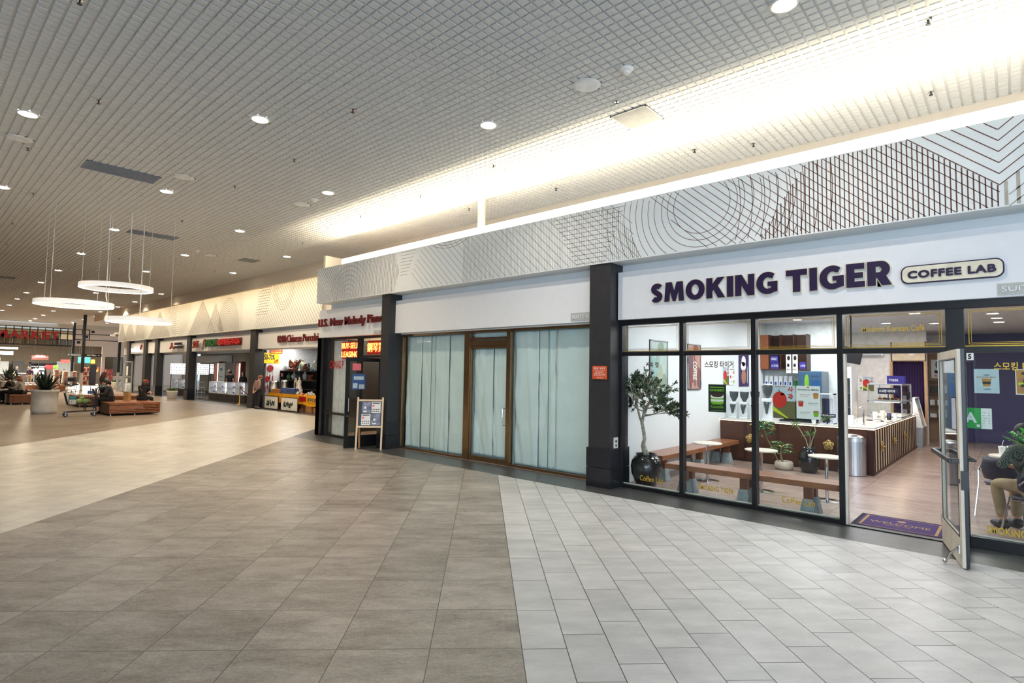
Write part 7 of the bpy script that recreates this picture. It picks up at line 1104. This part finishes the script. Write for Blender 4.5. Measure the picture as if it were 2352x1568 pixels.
# ---------------------------------------------------------------- people
SKIN = mk('skin_tan', 206, 152, 122, .5, noise=.03); SKIN2 = mk('skin_fair', 226, 178, 152, .5, noise=.03)
def skin_obj(name, V, Eg, R_, mats, parent, sub=2):
    me = bpy.data.meshes.new(name); me.from_pydata([tuple(v) for v in V], Eg, []); o = bpy.data.objects.new(name, me); C.objects.link(o); me.materials.append(mats); o.parent = parent
    s = o.modifiers.new('skin', 'SKIN'); s.use_smooth_shade = True; lay = me.skin_vertices[0].data
    for i, r in enumerate(R_): lay[i].radius = r if hasattr(r, '__len__') else (r, r); lay[i].use_root = (i == 0)
    b = o.modifiers.new('sub', 'SUBSURF'); b.levels = sub; b.render_levels = sub; KIDS.setdefault(parent.name, []).append(o); ORG[o.name] = (0, 0, 0); return o
def stand(h=1.7, **k):
    s = h / 1.7; J = dict(pel=(0, 0, .95), sp=(0, 0, 1.12), ch=(0, 0, 1.30), nk=(0, .0, 1.46), hd=(0, .03, 1.585), sL=(-.165, 0, 1.39), sR=(.165, 0, 1.39), eL=(-.22, -.02, 1.12), eR=(.22, -.02, 1.12), wL=(-.23, .06, .88), wR=(.23, .06, .88), hL=(-.085, 0, .90), hR=(.085, 0, .90), kL=(-.10, .02, .49), kR=(.10, .02, .49), aL=(-.10, -.02, .085), aR=(.10, -.02, .085)); J.update(k); J = {a: Vector(b) * s for a, b in J.items()}; J['s'] = s; return J
def sit(seat=.46, lean=.1, knee=.40, **k):
    z = seat + .10; J = dict(pel=(0, 0, z), sp=(0, .25 * lean, z + .17), ch=(0, .7 * lean, z + .35), nk=(0, lean, z + .50), hd=(0, lean + .06, z + .615), sL=(-.165, .8 * lean, z + .43), sR=(.165, .8 * lean, z + .43), eL=(-.21, lean + .07, z + .17), eR=(.21, lean + .07, z + .17), wL=(-.09, lean + .28, z + .19), wR=(.09, lean + .28, z + .19), hL=(-.09, .03, z - .005), hR=(.09, .03, z - .005), kL=(-.11, knee + .03, seat + .085), kR=(.11, knee + .03, seat + .085), aL=(-.11, knee, .085), aR=(.11, knee, .085)); J.update(k); J = {a: Vector(b) for a, b in J.items()}; J['s'] = 1.0; return J
def person(label, loc, rz, J, top, legs, shoe, hair, skin=SKIN, sleeve='long', hairstyle='short', leglen='long', extra=None):
    t = thing('person', label, 'person', loc, rz, None, True); s = J['s']; V = []; Eg = []; R_ = []
    def add(p, r, par=None): V.append(Vector(p)); R_.append(tuple(q * s for q in r) if hasattr(r, '__len__') else r * s); i = len(V) - 1; Eg.append((par, i)) if par is not None else None; return i
    pel = add(J['pel'], (.10, .08)); sp = add(J['sp'], (.085, .06), pel); ch = add(J['ch'], (.10, .065), sp); nk = add(J['nk'], .052, ch); up = (J['hd'] - J['nk']).normalized(); hd0 = add(J['hd'] - up * .055 * s, (.058, .068), nk); hd1 = add(J['hd'] + up * .03 * s, (.076, .092), hd0); add(J['hd'] + up * .085 * s, (.055, .068), hd1)
    for sd in 'LR':
        a = add(J['s' + sd], .046, ch); e = add(J['e' + sd], .042, a); w_ = add(J['w' + sd], .028, e); d = (J['w' + sd] - J['e' + sd]).normalized(); sg = -1 if sd == 'L' else 1; side = Vector((1, 0, 0)) - d * d.x; side = side.normalized() if side.length > .1 else Vector((0, 0, 1)); dn = d.cross(side); p = add(J['w' + sd] + d * .055 * s, (.034, .018), w_)
        for q in range(4): b = J['w' + sd] + d * .095 * s + side * (.026 - .0175 * q) * s; f1 = add(b, .009, p); add(b + d * (.045 - .006 * abs(q - 1.3)) * s + dn * .012 * s, .0075, f1)
        th = add(J['w' + sd] + d * .04 * s - side * sg * .036 * s, .010, p); add(J['w' + sd] + d * .085 * s - side * sg * .05 * s + dn * .01 * s, .008, th)
        h = add(J['h' + sd], .075, pel); k = add(J['k' + sd], .056, h); a2 = add(J['a' + sd], .036, k); fwd = Vector((J['k' + sd].x - J['h' + sd].x, max(.3, J['k' + sd].y - J['h' + sd].y), 0)).normalized(); add(J['a' + sd] + fwd * .12 * s + Vector((0, 0, -.045)) * s, .03, a2)
    skin_obj('body', V, Eg, R_, skin, t)
    V = []; Eg = []; R_ = []; pel = add(J['pel'] + Vector((0, 0, -.02)), (.155, .125)); sp = add(J['sp'], (.15, .12), pel); ch = add(J['ch'], (.165, .13), sp); add(J['nk'] - (J['nk'] - J['ch']) * .25, .075, ch)
    for sd in 'LR':
        a = add(J['s' + sd], .078, ch); e = add(J['e' + sd] if sleeve == 'long' else J['s' + sd].lerp(J['e' + sd], .62), .056, a)
        if sleeve == 'long': add(J['e' + sd].lerp(J['w' + sd], .93), .041, e)
    skin_obj('top', V, Eg, R_, top, t)
    V = []; Eg = []; R_ = []; pel = add(J['pel'], (.138, .112))
    for sd in 'LR':
        h = add(J['h' + sd], .098, pel); k = add(J['k' + sd], .072, h); add(J['k' + sd].lerp(J['a' + sd], .92 if leglen == 'long' else .62), .058, k)
    skin_obj('trousers', V, Eg, R_, legs, t)
    for sd in 'LR':
        fwd = Vector((J['k' + sd].x - J['h' + sd].x, max(.3, J['k' + sd].y - J['h' + sd].y), 0)).normalized(); m = MB(); rot = Matrix.Rotation(math.atan2(fwd.y, fwd.x), 3, 'Z'); m.ball(J['a' + sd] + fwd * .055 * s + Vector((0, 0, -.04 * s)), (.135 * s, .048 * s, .048 * s), 14, 8, 0, rot); m.ball(J['a' + sd] + Vector((0, 0, -.015 * s)), (.055 * s, .045 * s, .06 * s), 12, 8); m.build('shoe', shoe, t, smooth=True)
    H = J['hd']; m = MB(); m.ball(H + Vector((0, -.030, .030)) * s, (.090 * s, .098 * s, .105 * s), 16, 10)
    if hairstyle == 'long': m.tube([H + Vector((0, -.05, .05)) * s, H + Vector((0, -.10, -.08)) * s, H + Vector((0, -.13, -.26)) * s, H + Vector((0, -.12, -.45)) * s], [.09 * s, .105 * s, .115 * s, .05 * s], 10)
    if hairstyle == 'mid': m.tube([H + Vector((0, -.04, .04)) * s, H + Vector((0, -.07, -.10)) * s, H + Vector((0, -.08, -.20)) * s], [.09 * s, .10 * s, .06 * s], 10)
    if hairstyle == 'bun': m.ball(H + Vector((0, -.13, .02)) * s, (.06 * s, .055 * s, .06 * s), 10, 8); m.ball(H + Vector((.03, -.15, -.02)) * s, (.04 * s, .04 * s, .04 * s), 8, 6)
    m.build('hair', hair, t, smooth=True)
    m = MB(); m.ball(H + Vector((0, .092, -.012)) * s, (.016 * s, .022 * s, .028 * s), 8, 6); m.ball(H + Vector((-.085, .0, -.01)) * s, (.012 * s, .022 * s, .034 * s), 8, 6); m.ball(H + Vector((.085, .0, -.01)) * s, (.012 * s, .022 * s, .034 * s), 8, 6); m.build('nose_and_ears', skin, t, smooth=True)
    m = MB()
    for sg in (-1, 1): m.ball(H + Vector((sg * .032, .083, .012)) * s, (.012 * s, .008 * s, .007 * s), 8, 6)
    m.ball(H + Vector((0, .082, -.055)) * s, (.026 * s, .008 * s, .007 * s), 8, 6); m.build('eyes_and_mouth', mk('lip_dark', 96, 52, 50, .5), t, smooth=True)
    return t
K = lambda n, r, g, b, ro=.85: mk('cloth_' + n, r, g, b, ro, noise=.08, nscale=12)
BLKC = K('black', 28, 27, 30); HAIRB = mk('hair_black', 28, 22, 22, .6); HAIRBR = mk('hair_brown', 64, 38, 28, .6); HAIRR = mk('hair_auburn', 138, 78, 48, .6); SHB = mk('shoe_black', 24, 24, 26, .5)
face = lambda dx, dy: math.atan2(-dx, dy)      # rotation that turns local +y to (dx, dy)
person('woman with a bun in a charcoal jumper seated on the front bench', (-25.75, 5.62, 0), face(-.35, -.93), sit(.47, .12, .38, hd=(0, .21, 1.165)), K('charcoal', 58, 58, 62), BLKC, SHB, HAIRB, SKIN2, 'long', 'bun', 'short')
t = person('long-haired woman in a pale teal shirt beside the loaded cart, partly hidden', (-29.4, 6.12, 0), face(-.6, .8), stand(1.56), K('pale_teal', 150, 178, 180), BLKC, SHB, HAIRBR, SKIN, 'short', 'long')
t = person('person in a red cap and black shirt seated with back turned on the front bench', (-26.05, 6.72, 0), face(-.67, .74), sit(.47, .10, .40), BLKC, K('black_trousers', 34, 33, 36), SHB, HAIRBR, SKIN2, 'short', 'mid')
m = MB(); H = Vector((0, .16, 1.185)); m.ball(H + Vector((0, -.01, .055)), (.10, .112, .075), 16, 8); m.build('cap_crown', mk('cap_red', 190, 30, 36, .7), t, smooth=True); m = MB(); m.ball(H + Vector((0, -.10, .07)), (.05, .02, .028), 10, 6); m.build('cap_badge', mk('cap_yellow', 236, 186, 40, .7), t); m = MB(); m.ball(H + Vector((0, .13, .03)), (.08, .07, .012), 12, 6); m.build('cap_brim', mk('cap_red', 190, 30, 36, .7), t); m = MB(); m.tube([(-.16, .05, 1.02), (-.02, -.06, .90), (.16, -.02, .70)], .010, 6); m.build('bag_strap', mk('strap_tan', 150, 120, 90, .7), t)
t = person('auburn-haired woman in a pale cardigan looking at a phone on the black-ended bench', (-34.05, 4.02, 0), face(-.55, -.83), sit(.46, .14, .42), K('pale_cardigan', 176, 168, 156), BLKC, SHB, HAIRR, SKIN2, 'long', 'mid')
m = MB(); m.obox((0, .52, .78), (.075, .14, .012), Matrix.Rotation(.7, 3, 'X')); o = m.build('phone', BLK, None); o.location = (-34.05, 4.02, 0); o.rotation_euler.z = face(-.55, -.83); tag(o, 'dark phone held by the woman in the pale cardigan', 'phone')
person('dark-haired person all in black seated left of the woman in the pale cardigan', (-34.7, 3.75, 0), face(-.55, -.83), sit(.46, .16, .42), BLKC, BLKC, SHB, HAIRB, SKIN, 'long', 'short')
person('standing woman in a dark plum blouse and khaki trousers near the market', (-67.9, 8.42, 0), face(1, -.2), stand(1.62), K('plum', 74, 44, 60), K('khaki', 160, 138, 108), SHB, HAIRB, SKIN2, 'long', 'mid')
person('shopper in a black printed T-shirt standing behind the seated pair', (-68.5, 7.55, 0), face(.6, .8), stand(1.66), BLKC, BLKC, SHB, HAIRR, SKIN2, 'short', 'short'); person('person in a blue shirt at the market checkout', (-73.0, 9.0, 0), face(.3, -.9), stand(1.72), K('blue', 60, 82, 120), BLKC, SHB, HAIRB, SKIN, 'short', 'short')
person('person in a white T-shirt behind the woman in plum', (-71.6, 9.32, 0), face(-.9, .3), stand(1.74), K('white_tee', 216, 218, 220), K('grey_trousers', 84, 82, 82), SHB, HAIRB, SKIN, 'short', 'short'); person('shopper in olive bending over the rice sacks', (-67.4, 10.7, 0), face(.9, .3), stand(1.6, nk=(0, .22, 1.38), hd=(0, .33, 1.46), ch=(0, .12, 1.26), sL=(-.16, .15, 1.33), sR=(.16, .15, 1.33)), K('olive', 96, 92, 70), BLKC, SHB, HAIRB, SKIN, 'long', 'short')
t = person('stooped man in a pinkish jacket and brown cap standing at the porcelain shop', (-25.35, 11.0, 0), face(-.1, 1), stand(1.52, nk=(0, .05, 1.44), hd=(0, .12, 1.55), wL=(-.10, -.16, .92), wR=(.10, -.16, .92), eL=(-.24, -.06, 1.12), eR=(.24, -.06, 1.12)), K('pink_jacket', 150, 118, 112), K('navy_trousers', 30, 30, 38), SHB, mk('hair_grey', 150, 140, 132, .7), SKIN2)
m = MB(); m.ball((0, .10, 1.455), (.105, .12, .07), 16, 8); m.ball((0, .20, 1.43), (.07, .07, .012), 10, 6); m.build('flat_cap', mk('cap_brown', 140, 84, 50, .8), t, smooth=True)
person('optician in a brown top talking behind the lit cases', (-36.1, 13.9, 0), face(.7, -.7), stand(1.76), K('brown_top', 84, 66, 58), BLKC, SHB, HAIRB, SKIN, 'long', 'short'); person('customer in black with short hair facing the optician', (-35.2, 13.6, 0), face(-.6, .8), stand(1.68), BLKC, BLKC, SHB, HAIRB, SKIN, 'short', 'short'); person('person in dark clothes at the right end of the optician counter', (-33.6, 13.7, 0), face(.6, -.8), stand(1.6), BLKC, BLKC, SHB, HAIRB, SKIN2, 'long', 'mid')
# checked-shirt customer, chairs, table and plant inside the right cafe window
cm_ = bpy.data.materials.new('checked_cloth'); cm_.use_nodes = True; nt = cm_.node_tree; pb = nt.nodes['Principled BSDF']; tc = nt.nodes.new('ShaderNodeTexCoord'); pb.inputs['Roughness'].default_value = .9; prev = None
for ax in ('X', 'Z', 'Y'):
    wv = nt.nodes.new('ShaderNodeTexWave'); wv.bands_direction = ax; wv.inputs['Scale'].default_value = 26; wv.inputs['Distortion'].default_value = .6; nt.links.new(tc.outputs['Object'], wv.inputs['Vector'])
    if prev is None: prev = wv.outputs['Fac']
    else:
        mt_ = nt.nodes.new('ShaderNodeMath'); mt_.operation = 'MULTIPLY'; nt.links.new(prev, mt_.inputs[0]); nt.links.new(wv.outputs['Fac'], mt_.inputs[1]); prev = mt_.outputs[0]
rp = nt.nodes.new('ShaderNodeValToRGB'); rp.color_ramp.elements[0].color = (*lin(44, 54, 48), 1); rp.color_ramp.elements[1].color = (*lin(178, 180, 164), 1); rp.color_ramp.elements[1].position = .5; nt.links.new(prev, rp.inputs[0]); nt.links.new(rp.outputs[0], pb.inputs['Base Color'])
person('customer in a checked shirt and khaki trousers seated inside the right cafe window', (.15, 9.0, 0), face(-.62, .78), sit(.46, .12, .42, eL=(-.30, .10, .80), aL=(-.10, .36, .085), wL=(-.12, .34, .80)), cm_, K('beige_trousers', 168, 146, 110), SHB, HAIRB, SKIN, 'long', 'mid')
SHELL = mk('chair_shell', 44, 36, 58, .5)
def shell_chair(label, loc, rz):
    t = thing('cafe_chair', label, 'chair', loc, rz, 'dark shell chairs with chrome legs in the cafe', True); m = MB(); m.ball((0, 0, .44), (.23, .22, .035), 24, 8); m.build('seat', SHELL, t, smooth=True); m = MB(); vs = []; n = 14
    for z, r, dz in ((.50, .235, 0), (.58, .25, .0), (.72, .25, 0), (.80, .235, 0)):
        for i in range(n + 1): a = PI * 1.05 + (PI * .9) * i / n; q = 1 - abs(i / n - .5) * 2; vs.append((r * math.cos(a), r * math.sin(a) * .95, z - (1 - min(1, q * 2.4)) * .08 * (1 if z > .65 else -.6)))
    m.add(vs, [(j * (n + 1) + i, j * (n + 1) + i + 1, (j + 1) * (n + 1) + i + 1, (j + 1) * (n + 1) + i) for j in range(3) for i in range(n)]); o = m.build('backrest', SHELL, t, smooth=True); md = o.modifiers.new('th', 'SOLIDIFY'); md.thickness = .022
    for sx in (-1, 1):
        m = MB(); m.tube([(sx * .25, -.28, 0), (sx * .23, -.19, .42), (sx * .235, -.17, .60), (sx * .225, -.12, .66), (sx * .235, -.06, .60)], .011, 8); m.build('leg', CHROME, t); m = MB(); m.tube([(sx * .21, .26, 0), (sx * .19, .14, .43)], .011, 8); m.build('leg', CHROME, t)
    m = MB(); m.tube([(-.20, -.05, .40), (.20, -.05, .40)], .009, 6); m.tube([(-.18, .12, .40), (.18, .12, .40)], .009, 6); m.build('cross_bar', CHROME, t); return t
shell_chair('dark shell chair carrying the customer in the checked shirt', (.15, 8.99, 0), face(-.62, .78)); shell_chair('dark empty shell chair left of the customer in the checked shirt', (-.13, 10.0, 0), face(.3, .95))
t = thing('cafe_table', 'pale round cafe table with paper cups beyond the seated customer', 'table', (-.02, 10.72, 0)); m = MB(); m.lathe([(.30, .72), (.30, .745)], (-.02, 10.72, 0), 36); m.build('top', TT, t); m = MB(); m.lathe([(.025, .02), (.025, .72)], (-.02, 10.72, 0), 14); m.build('pole', CHROME, t); m = MB(); m.lathe([(.2, 0), (.2, .012), (.04, .025)], (-.02, 10.72, 0), 28); m.build('base', CHROME, t)
for k, (x, y) in enumerate(((-.17, 10.72), (-.08, 10.82))):
    t = thing('paper_cup', ('white paper cup with a straw, the left one on the cafe table', 'white paper cup, the right one on the cafe table')[k], 'cup', (x, y, .745)); m = MB(); m.lathe([(.03, .745), (.04, .86)], (x, y, 0), 16); m.build('cup', PAPERW, t, smooth=False); m = MB(); m.lathe([(.043, .86), (.04, .872), (.02, .875)], (x, y, 0), 16); m.build('cup_lid', WHITE, t)
    if k == 0: m = MB(); m.tube([(x, y, .87), (x + .02, y, .96)], .004, 6); m.build('straw', WHITE, t)
t = thing('potted_zz_plant', 'bright green leafy plant in a tall pot inside the right cafe window', 'potted plant', (.24, 8.5, 0)); m = MB(); m.lathe([(.12, 0), (.15, .02), (.17, .78), (.15, .78), (.14, .72), (.001, .72)], (.24, 8.5, 0), 28, cap=False); m.build('pot', JAR, t, smooth=True); m = MB(); f2 = MB(); random.seed(12)
for k in range(6):
    an = random.uniform(0, 2 * PI) if k > 2 else PI + .5 * (k - 1); b = Vector((.24, 8.5, .72)); R0 = random.uniform(.25, .42); tip = b + Vector((math.cos(an) * R0, math.sin(an) * R0 * .5, random.uniform(.36, .56))); mid = b.lerp(tip, .5) + Vector((0, 0, .14)); m.tube([b, mid, tip], [.010, .008, .004], 6)
    for q in range(11):
        u = .3 + .7 * q / 10; c = b.lerp(mid, u * 2) if u < .5 else mid.lerp(tip, u * 2 - 1); d = (tip - b).normalized(); sd = d.cross(Vector((0, 0, 1))).normalized()
        for sg in (-1, 1): leaf(f2, c, sd * sg + d * .4, .085, .035, 0)
m.build('stem', STEM, t); f2.build('foliage', [mk('zz_leaf', 84, 186, 74, .3, noise=.15)], t)
